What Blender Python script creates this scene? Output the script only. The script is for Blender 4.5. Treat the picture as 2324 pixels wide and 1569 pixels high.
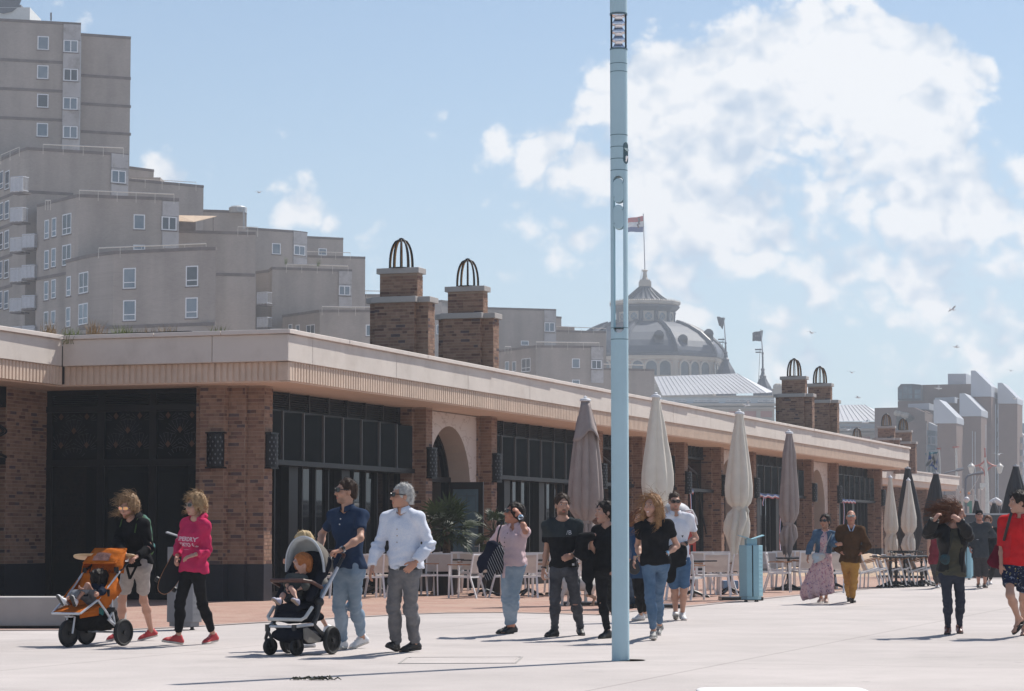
import bpy, bmesh, math, random
import numpy as np
from mathutils import Vector, Matrix
R=math.radians
SC=bpy.context.scene; COL=SC.collection
for o in list(SC.objects): bpy.data.objects.remove(o)
# ------------------------------------------------------------ camera (88 mm, 1.24 m above the promenade, tilted up 4.33 degrees)
FPX,CX,CY,CAMH,PITCH=5700.0,1162.0,784.5,1.24,R(4.33)
cam=bpy.data.cameras.new('camera'); camo=bpy.data.objects.new('camera',cam); COL.objects.link(camo)
cam.sensor_width=36; cam.lens=36*FPX/2324; cam.clip_end=6000; cam.clip_start=.1
camo.location=(0,0,CAMH); camo.rotation_euler=(R(90)+PITCH,0,0); SC.camera=camo
# ------------------------------------------------------------ light
SUN_AZ,SUN_EL=R(44),R(53)     # azimuth from +Y towards +X
SUNV=Vector((math.cos(SUN_EL)*math.sin(SUN_AZ),math.cos(SUN_EL)*math.cos(SUN_AZ),math.sin(SUN_EL)))
sl=bpy.data.lights.new('sun','SUN'); sl.energy=4.1; sl.angle=R(.53); sl.color=(1,.95,.88)
so=bpy.data.objects.new('sun',sl); COL.objects.link(so); so.rotation_euler=SUNV.to_track_quat('Z','Y').to_euler(); so.location=(30,20,60)
SC.view_settings.view_transform='Standard'; SC.view_settings.look='None'; SC.view_settings.gamma=1; SC.view_settings.exposure=0.60
SC.view_settings.use_curve_mapping=False
SC.cycles.use_denoising=True
try: SC.cycles.denoiser='OPENIMAGEDENOISE'
except Exception: pass
SC.cycles.max_bounces=6; SC.cycles.diffuse_bounces=4; SC.cycles.glossy_bounces=3; SC.cycles.transmission_bounces=5; SC.cycles.transparent_max_bounces=8
SC.cycles.volume_bounces=0; SC.cycles.sample_clamp_indirect=8; SC.cycles.caustics_reflective=False; SC.cycles.caustics_refractive=False
SC.cycles.use_adaptive_sampling=True; SC.cycles.adaptive_threshold=.015
SC.cycles.volume_step_rate=4
# ------------------------------------------------------------ sky: physical sky and cumulus clouds
W=bpy.data.worlds.new('World'); SC.world=W; W.use_nodes=True
def world():
    nt=W.node_tree; nt.nodes.clear(); N=nt.nodes; L=nt.links
    def nd(t,**k):
        n=N.new(t)
        for a,b in k.items():
            if a[0]=='i' and a[1:].isdigit(): n.inputs[int(a[1:])].default_value=b
            else: setattr(n,a,b)
        return n
    def sock(v,n,i):
        if isinstance(v,(int,float)): n.inputs[i].default_value=v
        elif isinstance(v,tuple): n.inputs[i].default_value=v
        else: L.new(v,n.inputs[i])
    def M(op,a,b=0.,c=0.,cl=False):
        n=nd('ShaderNodeMath',operation=op,use_clamp=cl); sock(a,n,0); sock(b,n,1); sock(c,n,2); return n.outputs[0]
    def V(op,a,b=(0,0,0)):
        n=nd('ShaderNodeVectorMath',operation=op); sock(a,n,0); sock(b,n,1); return n
    sky=nd('ShaderNodeTexSky',sky_type='NISHITA',sun_disc=False,sun_elevation=SUN_EL,sun_rotation=SUN_AZ,altitude=0,air_density=1.0,dust_density=SKY_DUST,ozone_density=SKY_OZONE)
    tc=nd('ShaderNodeTexCoord'); d=tc.outputs['Generated']
    sp=nd('ShaderNodeSeparateXYZ'); L.new(d,sp.inputs[0])
    az=M('MULTIPLY',M('ARCTAN2',sp.outputs[0],sp.outputs[1]),57.2958)
    el=M('MULTIPLY',M('ARCSINE',sp.outputs[2]),57.2958)
    cb=nd('ShaderNodeCombineXYZ'); L.new(az,cb.inputs[0]); L.new(el,cb.inputs[1]); uv=cb.outputs[0]
    def noise(vec,scale,det,rough=.55,dist=0.,lac=2.1):
        n=nd('ShaderNodeTexNoise'); L.new(vec,n.inputs['Vector']); n.inputs['Scale'].default_value=scale; n.inputs['Detail'].default_value=det
        n.inputs['Roughness'].default_value=rough; n.inputs['Distortion'].default_value=dist; n.inputs['Lacunarity'].default_value=lac; return n.outputs[0]
    # where clouds stand: cumulus banks as soft angular areas (azimuth, elevation, half widths in degrees)
    tot=None
    for (x,y,rx,ry,a) in CLOUDS:
        c=((x-CX)/FPX*57.3,(1217-y)/FPX*57.3,0.)
        q=V('MULTIPLY',V('SUBTRACT',uv,c).outputs[0],(100/rx,100/ry,0)).outputs[0]
        g=M('MULTIPLY',M('EXPONENT',M('MULTIPLY',V('DOT_PRODUCT',q,q).outputs['Value'],-1.)),a)
        tot=g if tot is None else M('ADD',tot,g)
    low=noise(d,2.6,2)
    gen=M('MULTIPLY',M('SUBTRACT',low,.52),3.)           # unseen rest of the sky: scattered banks, made denser to add fill light
    inframe=M('SMOOTH_MIN',1.,M('EXPONENT',M('MULTIPLY',V('DOT_PRODUCT',V('MULTIPLY',V('SUBTRACT',uv,(0,6,0)).outputs[0],(1/15,1/11,0)).outputs[0],V('MULTIPLY',V('SUBTRACT',uv,(0,6,0)).outputs[0],(1/15,1/11,0)).outputs[0]).outputs['Value'],-.7)),.1)
    cov=M('ADD',tot,M('MULTIPLY',gen,M('SUBTRACT',1.,inframe,cl=True)))
    def dens(off,det=9):
        v=V('ADD',V('MULTIPLY',uv,(1.,1.15,1.)).outputs[0],off).outputs[0]
        n1=noise(v,.36,det,.5,.12); n2=noise(v,.80,det-4,.45,.1)
        return M('ADD',n1,M('MULTIPLY',M('ABSOLUTE',M('SUBTRACT',n2,.5)),.9))
    d0=dens((0,0,0.)); ds=dens((0,0,0.),6); d1=dens((-.45,-.65,0.),6)
    f=M('ADD',M('MULTIPLY',M('SUBTRACT',d0,.575),3.3),cov)
    mask=nd('ShaderNodeMapRange',interpolation_type='SMOOTHSTEP'); L.new(f,mask.inputs[0]); mask.inputs[1].default_value=.24; mask.inputs[2].default_value=.70
    soft=nd('ShaderNodeMapRange'); L.new(el,soft.inputs[0]); soft.inputs[1].default_value=3.; soft.inputs[2].default_value=9.; soft.inputs[3].default_value=1.15; soft.inputs[4].default_value=.68; L.new(soft.outputs[0],mask.inputs[2])
    shade=M('ADD',M('MULTIPLY',M('SUBTRACT',ds,d1),4.4),.64)
    thick=nd('ShaderNodeMapRange'); L.new(f,thick.inputs[0]); thick.inputs[1].default_value=.5; thick.inputs[2].default_value=1.9
    sh2=M('SUBTRACT',shade,M('MULTIPLY',thick.outputs[0],.12)); 
    low_el=nd('ShaderNodeMapRange'); L.new(el,low_el.inputs[0]); low_el.inputs[1].default_value=1.5; low_el.inputs[2].default_value=9.0; low_el.inputs[3].default_value=-.30; low_el.inputs[4].default_value=.20
    sh3=M('ADD',sh2,low_el.outputs[0],cl=True)
    cc=nd('ShaderNodeMix',data_type='RGBA'); L.new(sh3,cc.inputs[0]); cc.inputs[6].default_value=CLOUD_DARK; cc.inputs[7].default_value=CLOUD_LIT
    tint=nd('ShaderNodeMix',data_type='RGBA',blend_type='MULTIPLY'); tint.inputs[0].default_value=1; L.new(sky.outputs[0],tint.inputs[6]); tint.inputs[7].default_value=SKY_TINT
    mx=nd('ShaderNodeMix',data_type='RGBA'); L.new(M('MULTIPLY',mask.outputs[0],.96),mx.inputs[0]); hz=nd('ShaderNodeMix',data_type='RGBA'); L.new(M('MULTIPLY',M('EXPONENT',M('MULTIPLY',M('ABSOLUTE',el),-.14)),.92,cl=True),hz.inputs[0]); L.new(tint.outputs[2],hz.inputs[6]); hz.inputs[7].default_value=HORIZON; L.new(hz.outputs[2],mx.inputs[6]); L.new(cc.outputs[2],mx.inputs[7])
    bg=nd('ShaderNodeBackground'); L.new(mx.outputs[2],bg.inputs[0]); bg.inputs[1].default_value=SKY_STRENGTH
    out=nd('ShaderNodeOutputWorld'); L.new(bg.outputs[0],out.inputs[0])
SKY_STRENGTH=.072; SKY_DUST=.15; SKY_OZONE=2.0; SKY_TINT=(1,1,1,1); HORIZON=(4.9,6.2,7.7,1)
CLOUD_DARK=(4.9,5.9,7.2,1); CLOUD_LIT=(8.7,8.8,9.0,1)
CLOUDS=[(1640,150,240,120,.60),(1900,110,300,170,.62),(1430,190,190,105,.56),(1360,320,250,125,.44),(1720,390,430,190,.66),(1850,300,200,130,.36),(2060,320,220,150,.52),(2270,560,190,190,.72),(1900,640,560,190,.52),(1500,560,240,110,.30),(1230,380,150,85,.42),(2230,190,90,50,.40),(2120,860,340,110,.42),
 (385,395,100,75,1.0),(345,440,60,50,.7),(690,455,85,58,.50),(745,505,65,36,.52),(650,500,44,34,.4),(2330,110,120,110,-.4),(700,230,400,200,-.4),(1300,800,200,60,-.1),(1180,160,130,150,-.4)]
W.cycles.sampling_method='AUTOMATIC'
world()
# ------------------------------------------------------------ helpers: pixels of a 2324 x 1569 frame to places in the world
def ray(x,y):
    cx=(x-CX)/FPX; cy=(CY-y)/FPX
    Y=math.cos(PITCH)-cy*math.sin(PITCH); Z=math.sin(PITCH)+cy*math.cos(PITCH)
    return cx/Y, Z/Y
def at(x,y,Y):
    a,b=ray(x,y); return Vector((a*Y,Y,CAMH+b*Y))
def atz(x,y,z):
    a,b=ray(x,y); Y=(z-CAMH)/b; return Vector((a*Y,Y,z))
def G(x,y): return atz(x,y,0.)
rng=random.Random(7)
# ------------------------------------------------------------ objects
def tag(o,label=None,cat=None,group=None,kind=None):
    if label: o['label']=label
    if cat: o['category']=cat
    if group: o['group']=group
    if kind: o['kind']=kind
    return o
def empty(name,loc=(0,0,0),rz=0,label=None,cat=None,group=None):
    o=bpy.data.objects.new(name,None); COL.objects.link(o); o.location=loc; o.rotation_euler=(0,0,rz); o.empty_display_size=.2
    return tag(o,label,cat,group)
def link(name,me,parent=None,loc=None):
    o=bpy.data.objects.new(name,me); COL.objects.link(o)
    if parent: o.parent=parent
    if loc is not None: o.location=loc
    return o
def copy_tree(o,parent=None):
    c=o.copy(); COL.objects.link(c)
    if parent: c.parent=parent
    for ch in o.children: copy_tree(ch,c)
    return c
def rotm(rx=0,ry=0,rz=0):
    return Matrix.Rotation(rz,3,'Z')@Matrix.Rotation(ry,3,'Y')@Matrix.Rotation(rx,3,'X')
class MB:
    """collects shapes into one mesh"""
    def __init__(s): s.v=[]; s.f=[]; s.m=[]; s.sm=[]; s.cm=0; s.smooth=False
    def add(s,vs,fs):
        b=len(s.v); s.v+=[tuple(v) for v in vs]; s.f+=[tuple(i+b for i in f) for f in fs]; s.m+=[s.cm]*len(fs); s.sm+=[s.smooth]*len(fs); return s
    def box(s,c,d,rot=None,ch=0):
        x,y,z=d[0]/2,d[1]/2,d[2]/2
        vs=[Vector((a*x,b*y,e*z)) for a in(-1,1) for b in(-1,1) for e in(-1,1)]
        if rot is not None: vs=[rot@v for v in vs]
        c=Vector(c)
        return s.add([v+c for v in vs],[(0,1,3,2),(4,6,7,5),(0,4,5,1),(2,3,7,6),(0,2,6,4),(1,5,7,3)])
    def hexa(s,p):  # 8 points: bottom loop of 4, top loop of 4
        return s.add(p,[(3,2,1,0),(4,5,6,7),(0,1,5,4),(1,2,6,5),(2,3,7,6),(3,0,4,7)])
    def prism(s,poly,z0,z1):
        n=len(poly); a=sum(poly[i][0]*poly[(i+1)%n][1]-poly[(i+1)%n][0]*poly[i][1] for i in range(n))
        if a<0: poly=poly[::-1]
        vs=[(p[0],p[1],z0) for p in poly]+[(p[0],p[1],z1) for p in poly]
        return s.add(vs,[tuple(range(n))[::-1],tuple(range(n,2*n))]+[(i,(i+1)%n,n+(i+1)%n,n+i) for i in range(n)])
    def extrude(s,pts,vec):  # planar 3-D polygon swept by vec
        n=len(pts); pts=[Vector(p) for p in pts]; vec=Vector(vec)
        return s.add(pts+[p+vec for p in pts],[tuple(range(n))[::-1],tuple(range(n,2*n))]+[(i,(i+1)%n,n+(i+1)%n,n+i) for i in range(n)])
    def tube(s,path,r,n=8,cap=True,closed=False):
        path=[Vector(p) for p in path]; rs=r if isinstance(r,(list,tuple)) else [r]*len(path)
        vs=[];fs=[]; up=None; m=len(path)
        for i,p in enumerate(path):
            t=(path[(i+1)%m] if closed else path[min(i+1,m-1)])-(path[i-1] if (closed or i>0) else path[0])
            if t.length<1e-9: t=Vector((0,0,1))
            t.normalize()
            if up is None: up=t.orthogonal().normalized()
            else:
                up=up-t*up.dot(t)
                up=up.normalized() if up.length>1e-6 else t.orthogonal().normalized()
            b=t.cross(up)
            for k in range(n):
                a=2*math.pi*k/n; vs.append(p+(up*math.cos(a)+b*math.sin(a))*rs[i])
        for i in range(m if closed else m-1):
            j=(i+1)%m
            for k in range(n): fs.append((i*n+k,i*n+(k+1)%n,j*n+(k+1)%n,j*n+k))
        if cap and not closed: fs+= [tuple(range(n))[::-1],tuple(range((m-1)*n,m*n))]
        return s.add(vs,fs)
    def lathe(s,prof,c=(0,0,0),n=16,rot=None,a0=0,a1=2*math.pi):
        c=Vector(c); vs=[];fs=[]; full=abs(a1-a0-2*math.pi)<1e-6; m=n if full else n+1
        for r,z in prof:
            for k in range(m):
                a=a0+(a1-a0)*k/n; v=Vector((r*math.cos(a),r*math.sin(a),z)); vs.append((rot@v if rot is not None else v)+c)
        for i in range(len(prof)-1):
            for k in range(n):
                k2=(k+1)%m; fs.append((i*m+k,i*m+k2,(i+1)*m+k2,(i+1)*m+k))
        if full:
            if prof[0][0]>1e-6: fs.append(tuple(range(m))[::-1])
            if prof[-1][0]>1e-6: fs.append(tuple(range((len(prof)-1)*m,len(prof)*m)))
        return s.add(vs,fs)
    def sphere(s,c,r,n=12,k=8,rot=None):
        r=r if isinstance(r,(tuple,list)) else (r,r,r)
        vs=[];fs=[]; c=Vector(c)
        for i in range(k+1):
            th=math.pi*i/k
            for j in range(n):
                a=2*math.pi*j/n; v=Vector((r[0]*math.sin(th)*math.cos(a),r[1]*math.sin(th)*math.sin(a),r[2]*math.cos(th)))
                vs.append((rot@v if rot is not None else v)+c)
        for i in range(k):
            for j in range(n): fs.append((i*n+j,(i+1)*n+j,(i+1)*n+(j+1)%n,i*n+(j+1)%n))
        return s.add(vs,fs)
    def grid(s,pts):  # 2-D list of points
        r=len(pts); c=len(pts[0]); return s.add([p for row in pts for p in row],[(i*c+j,i*c+j+1,(i+1)*c+j+1,(i+1)*c+j) for i in range(r-1) for j in range(c-1)])
    def mesh(s,name,mats):
        me=bpy.data.meshes.new(name); me.from_pydata(s.v,[],s.f)
        mats=mats if isinstance(mats,(list,tuple)) else [mats]
        for m in mats: me.materials.append(m)
        me.polygons.foreach_set('material_index',s.m); me.polygons.foreach_set('use_smooth',s.sm); me.update()
        if any(s.sm): me.set_sharp_from_angle(angle=R(42))
        return me
    def build(s,name,mats,parent=None,loc=None): return link(name,s.mesh(name,mats),parent,loc)
def bev(o,w,seg=1):
    m=o.modifiers.new('b','BEVEL'); m.width=w; m.segments=seg; m.limit_method='ANGLE'; return o
def text_mesh(txt,size,depth,mat,bold=0.,spacing=1.):
    c=bpy.data.curves.new('lettering','FONT'); c.body=txt; c.size=size; c.extrude=depth; c.align_x='CENTER'; c.align_y='CENTER'; c.offset=bold; c.space_character=spacing; c.resolution_u=2
    o=bpy.data.objects.new('lettering',c); COL.objects.link(o); bpy.context.view_layer.update()
    me=bpy.data.meshes.new_from_object(o.evaluated_get(bpy.context.evaluated_depsgraph_get())); bpy.data.objects.remove(o)
    me.materials.clear(); me.materials.append(mat); return me
# ------------------------------------------------------------ materials
MATS={}
def mat(name,col=(.5,.5,.5),rough=.6,metal=0.,spec=.5,var=.12,vs=4.,hue=None,bump=0.,bs=60.,bdist=.01,objrand=0.,attr=None,trans=0.,emit=None,sheen=0.,coat=0.,alpha=1.,hv=0.,sss=0.,grime=0.,transl=0.):
    """principled material: noise-mottled colour (second colour hue), fine bump, optional per-object variation or a colour attribute"""
    if name in MATS: return MATS[name]
    m=bpy.data.materials.new(name); m.use_nodes=True; nt=m.node_tree; N=nt.nodes; L=nt.links; b=N['Principled BSDF']
    tc=N.new('ShaderNodeTexCoord'); co=tc.outputs['Object']
    if hue is None: hue=tuple(c*(1-var*1.6) for c in col)
    nz=N.new('ShaderNodeTexNoise'); L.new(co,nz.inputs['Vector']); nz.inputs['Scale'].default_value=vs; nz.inputs['Detail'].default_value=5; nz.inputs['Roughness'].default_value=.62
    rp=N.new('ShaderNodeMapRange'); L.new(nz.outputs[0],rp.inputs[0]); rp.inputs[1].default_value=.36; rp.inputs[2].default_value=.66
    mx=N.new('ShaderNodeMix'); mx.data_type='RGBA'; L.new(rp.outputs[0],mx.inputs[0])
    if attr:
        at_=N.new('ShaderNodeAttribute'); at_.attribute_name=attr
        mm=N.new('ShaderNodeMix'); mm.data_type='RGBA'; mm.blend_type='MULTIPLY'; mm.inputs[0].default_value=1
        L.new(at_.outputs[0],mm.inputs[6]); mm.inputs[7].default_value=(1-var*1.6,)*3+(1,)
        L.new(at_.outputs[0],mx.inputs[6]); L.new(mm.outputs[2],mx.inputs[7])
    else: mx.inputs[6].default_value=(*col,1); mx.inputs[7].default_value=(*hue,1)
    outc=mx.outputs[2]
    if objrand:
        oi=N.new('ShaderNodeObjectInfo'); hs=N.new('ShaderNodeHueSaturation'); mr=N.new('ShaderNodeMapRange'); L.new(oi.outputs['Random'],mr.inputs[0]); mr.inputs[3].default_value=1-objrand; mr.inputs[4].default_value=1+objrand
        L.new(mr.outputs[0],hs.inputs['Value']); L.new(outc,hs.inputs['Color']); outc=hs.outputs[0]
    if grime:
        g=N.new('ShaderNodeTexNoise'); L.new(co,g.inputs['Vector']); g.inputs['Scale'].default_value=.9; g.inputs['Detail'].default_value=8; g.inputs['Roughness'].default_value=.7
        gr=N.new('ShaderNodeMapRange'); L.new(g.outputs[0],gr.inputs[0]); gr.inputs[1].default_value=.5; gr.inputs[2].default_value=.75; gr.inputs[4].default_value=grime
        gm=N.new('ShaderNodeMix'); gm.data_type='RGBA'; gm.blend_type='MULTIPLY'; L.new(gr.outputs[0],gm.inputs[0]); L.new(outc,gm.inputs[6]); gm.inputs[7].default_value=(.45,.40,.36,1); outc=gm.outputs[2]
    L.new(outc,b.inputs['Base Color'])
    b.inputs['Roughness'].default_value=rough; b.inputs['Metallic'].default_value=metal; b.inputs['Specular IOR Level'].default_value=spec
    if trans: b.inputs['Transmission Weight'].default_value=trans
    if sheen: b.inputs['Sheen Weight'].default_value=sheen
    if coat: b.inputs['Coat Weight'].default_value=coat; b.inputs['Coat Roughness'].default_value=.1
    if alpha<1: b.inputs['Alpha'].default_value=alpha
    if sss: b.inputs['Subsurface Weight'].default_value=sss; b.inputs['Subsurface Scale'].default_value=.02; b.inputs['Subsurface Radius'].default_value=(1,.35,.2)
    if emit: b.inputs['Emission Color'].default_value=(*emit,1); b.inputs['Emission Strength'].default_value=1
    if bump:
        bn=N.new('ShaderNodeTexNoise'); L.new(co,bn.inputs['Vector']); bn.inputs['Scale'].default_value=bs; bn.inputs['Detail'].default_value=4
        bp=N.new('ShaderNodeBump'); bp.inputs['Strength'].default_value=bump; bp.inputs['Distance'].default_value=bdist; L.new(bn.outputs[0],bp.inputs['Height']); L.new(bp.outputs[0],b.inputs['Normal'])
    if transl:
        t=N.new('ShaderNodeBsdfTranslucent'); L.new(outc,t.inputs[0]); ms=N.new('ShaderNodeMixShader'); ms.inputs[0].default_value=transl
        L.new(b.outputs[0],ms.inputs[1]); L.new(t.outputs[0],ms.inputs[2]); L.new(ms.outputs[0],N['Material Output'].inputs[0])
    MATS[name]=m; return m
def brickmat(name,island):
    if name in MATS: return MATS[name]
    m=mat(name,(.3,.2,.15),rough=.9,spec=.2,bump=.25,bs=120,bdist=.004); nt=m.node_tree; N=nt.nodes; L=nt.links; b=N['Principled BSDF']
    src=N.new('ShaderNodeNewGeometry').outputs['Random Per Island'] if island else N.new('ShaderNodeObjectInfo').outputs['Random']
    cr=N.new('ShaderNodeValToRGB'); cr.color_ramp.interpolation='CONSTANT'; L.new(src,cr.inputs[0]); e=cr.color_ramp.elements
    pal=[(0,(.27,.168,.12)),(.16,(.30,.19,.135)),(.34,(.24,.145,.104)),(.5,(.32,.205,.15)),(.64,(.275,.173,.128)),(.78,(.215,.125,.095)),(.86,(.14,.08,.063)),(.92,(.115,.085,.085)),(.97,(.17,.105,.085))]
    while len(e)<len(pal): e.new(.5)
    for k,(p,c) in enumerate(pal): e[k].position=p; e[k].color=(*c,1)
    nz=N.new('ShaderNodeTexNoise'); nz.inputs['Scale'].default_value=9; nz.inputs['Detail'].default_value=6; tc=[n for n in N if n.bl_idname=='ShaderNodeTexCoord'][0]; L.new(tc.outputs['Object'],nz.inputs['Vector'])
    mr=N.new('ShaderNodeMapRange'); L.new(nz.outputs[0],mr.inputs[0]); mr.inputs[1].default_value=.3; mr.inputs[2].default_value=.7; mr.inputs[3].default_value=.8; mr.inputs[4].default_value=1.1
    hs=N.new('ShaderNodeHueSaturation'); L.new(mr.outputs[0],hs.inputs['Value']); L.new(cr.outputs[0],hs.inputs['Color']); L.new(hs.outputs[0],b.inputs['Base Color'])
    return m
# ------------------------------------------------------------ materials of the place
M_conc=mat('promenade_concrete',(.50,.455,.435),rough=.9,spec=.2,var=.06,vs=1.3,bump=.35,bs=140,bdist=.004)
def ground_mats():
    m=M_conc; nt=m.node_tree; N=nt.nodes; L=nt.links; b=N['Principled BSDF']; src=b.inputs['Base Color'].links[0].from_socket
    tc=N.new('ShaderNodeTexCoord')
    a=N.new('ShaderNodeTexNoise'); a.inputs['Scale'].default_value=60; a.inputs['Detail'].default_value=3; L.new(tc.outputs['Object'],a.inputs['Vector'])
    r=N.new('ShaderNodeMapRange'); L.new(a.outputs[0],r.inputs[0]); r.inputs[1].default_value=.3; r.inputs[2].default_value=.7; r.inputs[3].default_value=.86; r.inputs[4].default_value=1.06
    c=N.new('ShaderNodeTexNoise'); c.inputs['Scale'].default_value=.25; c.inputs['Detail'].default_value=6; L.new(tc.outputs['Object'],c.inputs['Vector'])
    r2=N.new('ShaderNodeMapRange'); L.new(c.outputs[0],r2.inputs[0]); r2.inputs[1].default_value=.35; r2.inputs[2].default_value=.65; r2.inputs[3].default_value=.9; r2.inputs[4].default_value=1.04
    mu=N.new('ShaderNodeMath'); mu.operation='MULTIPLY'; L.new(r.outputs[0],mu.inputs[0]); L.new(r2.outputs[0],mu.inputs[1])
    # joints of the large cast slabs
    br=N.new('ShaderNodeTexBrick'); mp=N.new('ShaderNodeMapping'); mp.inputs['Rotation'].default_value=(0,0,R(18.9)); L.new(tc.outputs['Object'],mp.inputs[0]); L.new(mp.outputs[0],br.inputs[0])
    br.inputs['Scale'].default_value=1; br.inputs['Brick Width'].default_value=6; br.inputs['Row Height'].default_value=6; br.inputs['Mortar Size'].default_value=.012; br.offset=0
    br.inputs['Color1'].default_value=(1,1,1,1); br.inputs['Color2'].default_value=(.97,.97,.97,1); br.inputs['Mortar'].default_value=(.55,.53,.52,1)
    mb=N.new('ShaderNodeMix'); mb.data_type='RGBA'; mb.blend_type='MULTIPLY'; mb.inputs[0].default_value=.8; L.new(src,mb.inputs[6]); L.new(br.outputs[0],mb.inputs[7])
    v=N.new('ShaderNodeTexVoronoi'); v.inputs['Scale'].default_value=1.1; L.new(tc.outputs['Object'],v.inputs['Vector']); lt=N.new('ShaderNodeMapRange'); L.new(v.outputs['Distance'],lt.inputs[0]); lt.inputs[1].default_value=.03; lt.inputs[2].default_value=.055; lt.inputs[3].default_value=.72; lt.inputs[4].default_value=1
    st=N.new('ShaderNodeTexNoise'); st.inputs['Scale'].default_value=.55; st.inputs['Detail'].default_value=9; st.inputs['Roughness'].default_value=.72; L.new(tc.outputs['Object'],st.inputs['Vector']); sr=N.new('ShaderNodeMapRange'); L.new(st.outputs[0],sr.inputs[0]); sr.inputs[1].default_value=.56; sr.inputs[2].default_value=.74; sr.inputs[3].default_value=1; sr.inputs[4].default_value=.80
    m2=N.new('ShaderNodeMath'); m2.operation='MULTIPLY'; L.new(lt.outputs[0],m2.inputs[0]); L.new(sr.outputs[0],m2.inputs[1]); m3=N.new('ShaderNodeMath'); m3.operation='MULTIPLY'; L.new(m2.outputs[0],m3.inputs[0]); L.new(mu.outputs[0],m3.inputs[1])
    hs=N.new('ShaderNodeHueSaturation'); L.new(m3.outputs[0],hs.inputs['Value']); L.new(mb.outputs[2],hs.inputs['Color']); L.new(hs.outputs[0],b.inputs['Base Color'])
ground_mats()
def paver_mat():
    m=mat('red_pavers',(.33,.19,.15),rough=.88,spec=.25,bump=.4,bs=90,bdist=.004); nt=m.node_tree; N=nt.nodes; L=nt.links; b=N['Principled BSDF']
    tc=N.new('ShaderNodeTexCoord'); mp=N.new('ShaderNodeMapping'); mp.inputs['Rotation'].default_value=(0,0,R(18.9)); L.new(tc.outputs['Object'],mp.inputs[0])
    br=N.new('ShaderNodeTexBrick'); L.new(mp.outputs[0],br.inputs[0]); br.inputs['Scale'].default_value=1; br.inputs['Brick Width'].default_value=.21; br.inputs['Row Height'].default_value=.07; br.inputs['Mortar Size'].default_value=.006
    br.inputs['Color1'].default_value=(.40,.24,.19,1); br.inputs['Color2'].default_value=(.27,.14,.11,1); br.inputs['Mortar'].default_value=(.36,.28,.23,1)
    n=N.new('ShaderNodeTexNoise'); n.inputs['Scale'].default_value=.7; n.inputs['Detail'].default_value=7; n.inputs['Roughness'].default_value=.7; L.new(tc.outputs['Object'],n.inputs['Vector'])
    r=N.new('ShaderNodeMapRange'); L.new(n.outputs[0],r.inputs[0]); r.inputs[1].default_value=.42; r.inputs[2].default_value=.68; r.inputs[4].default_value=.55
    mx=N.new('ShaderNodeMix'); mx.data_type='RGBA'; L.new(r.outputs[0],mx.inputs[0]); L.new(br.outputs[0],mx.inputs[6]); mx.inputs[7].default_value=(.43,.33,.26,1); L.new(mx.outputs[2],b.inputs['Base Color'])
    return m
M_paver=paver_mat()
M_stone=mat('cast_stone',(.64,.585,.53),rough=.85,spec=.2,var=.05,vs=1.1,bump=.15,bs=80,bdist=.003,grime=.35)
M_coping=mat('coping_stone',(.66,.60,.55),rough=.8,spec=.25,var=.05,vs=2,bump=.15,bs=80,bdist=.003,grime=.25)
M_flute=mat('fluted_stone',(.64,.51,.41),rough=.9,spec=.15,var=.08,vs=3,bump=.5,bs=160,bdist=.004)
M_soffit=mat('soffit_render',(.70,.56,.46),rough=.9,spec=.15,var=.04,vs=1.5)
M_mortar=mat('mortar',(.36,.27,.21),rough=.95,spec=.1,var=.1,vs=8)
M_brick=brickmat('brick',False); M_brickj=brickmat('brick_joined',True)
M_black=mat('black_metal',(.011,.011,.013),rough=.42,metal=0,spec=.25,var=.15,vs=3)
M_navy=mat('navy_stone',(.020,.023,.034),rough=.4,spec=.4,var=.2,vs=5)
M_glass=mat('dark_glass',(.006,.007,.009),rough=.03,spec=.38,var=.3,vs=.8)
M_copper=mat('copper',(.15,.075,.045),rough=.4,metal=.6,var=.2,vs=10)
M_cap=mat('chimney_cap_stone',(.40,.375,.355),rough=.9,spec=.2,var=.06,vs=5,bump=.2,bs=90,bdist=.003)
M_brass=mat('brass_inner',(.42,.22,.07),rough=.35,metal=.7,var=.15,vs=10)
M_white=mat('white_paint',(.78,.78,.78),rough=.5,var=.04,vs=6)
M_roof=mat('roof_membrane',(.12,.12,.12),rough=.95,var=.2)
# ------------------------------------------------------------ ground
g=MB().add([(-500,-30,0),(600,-30,0),(600,760,0),(-500,760,0)],[(0,1,2,3)]).build('promenade',M_conc); tag(g,kind='structure')
tp=[(-60,1432),(275,1430),(420,1424),(583,1414),(760,1404),(900,1396),(1009,1392),(1150,1391),(1250,1393),(1364,1396.5),(1431,1388),(1500,1383),(1580,1375),(1773,1355),(1880,1345),(1959,1338),(2090,1324),(2160,1316),(2215,1312),(2300,1306)]
tpts=[G(x,y) for x,y in tp]
poly=[(p.x,p.y,.004) for p in tpts]+[(45,140,.004),(40,175,.004),(-60,175,.004),(-60,40,.004)]
t=MB().add(poly,[tuple(range(len(poly)))]).build('terrace_paving',M_paver); tag(t,kind='structure')
kb=MB()
for a,b in zip(tpts[:-1],tpts[1:]):   # narrow flush edging stones between paving and concrete
    dv=(b-a); n_=max(1,int(dv.length/1.0))
    for k in range(n_):
        p=a+dv*(k/n_); q=a+dv*((k+1)/n_); nn=Vector((-dv.y,dv.x,0)).normalized()*.09; e=dv.normalized()*.006; z=Vector((0,0,.009))
        kb.add([p+e-nn+z,q-e-nn+z,q-e+nn+z,p+e+nn+z],[(0,1,2,3)])
tag(kb.build('edging_strip',mat('edging',(.36,.30,.28),rough=.9,var=.1)),kind='structure')
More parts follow.
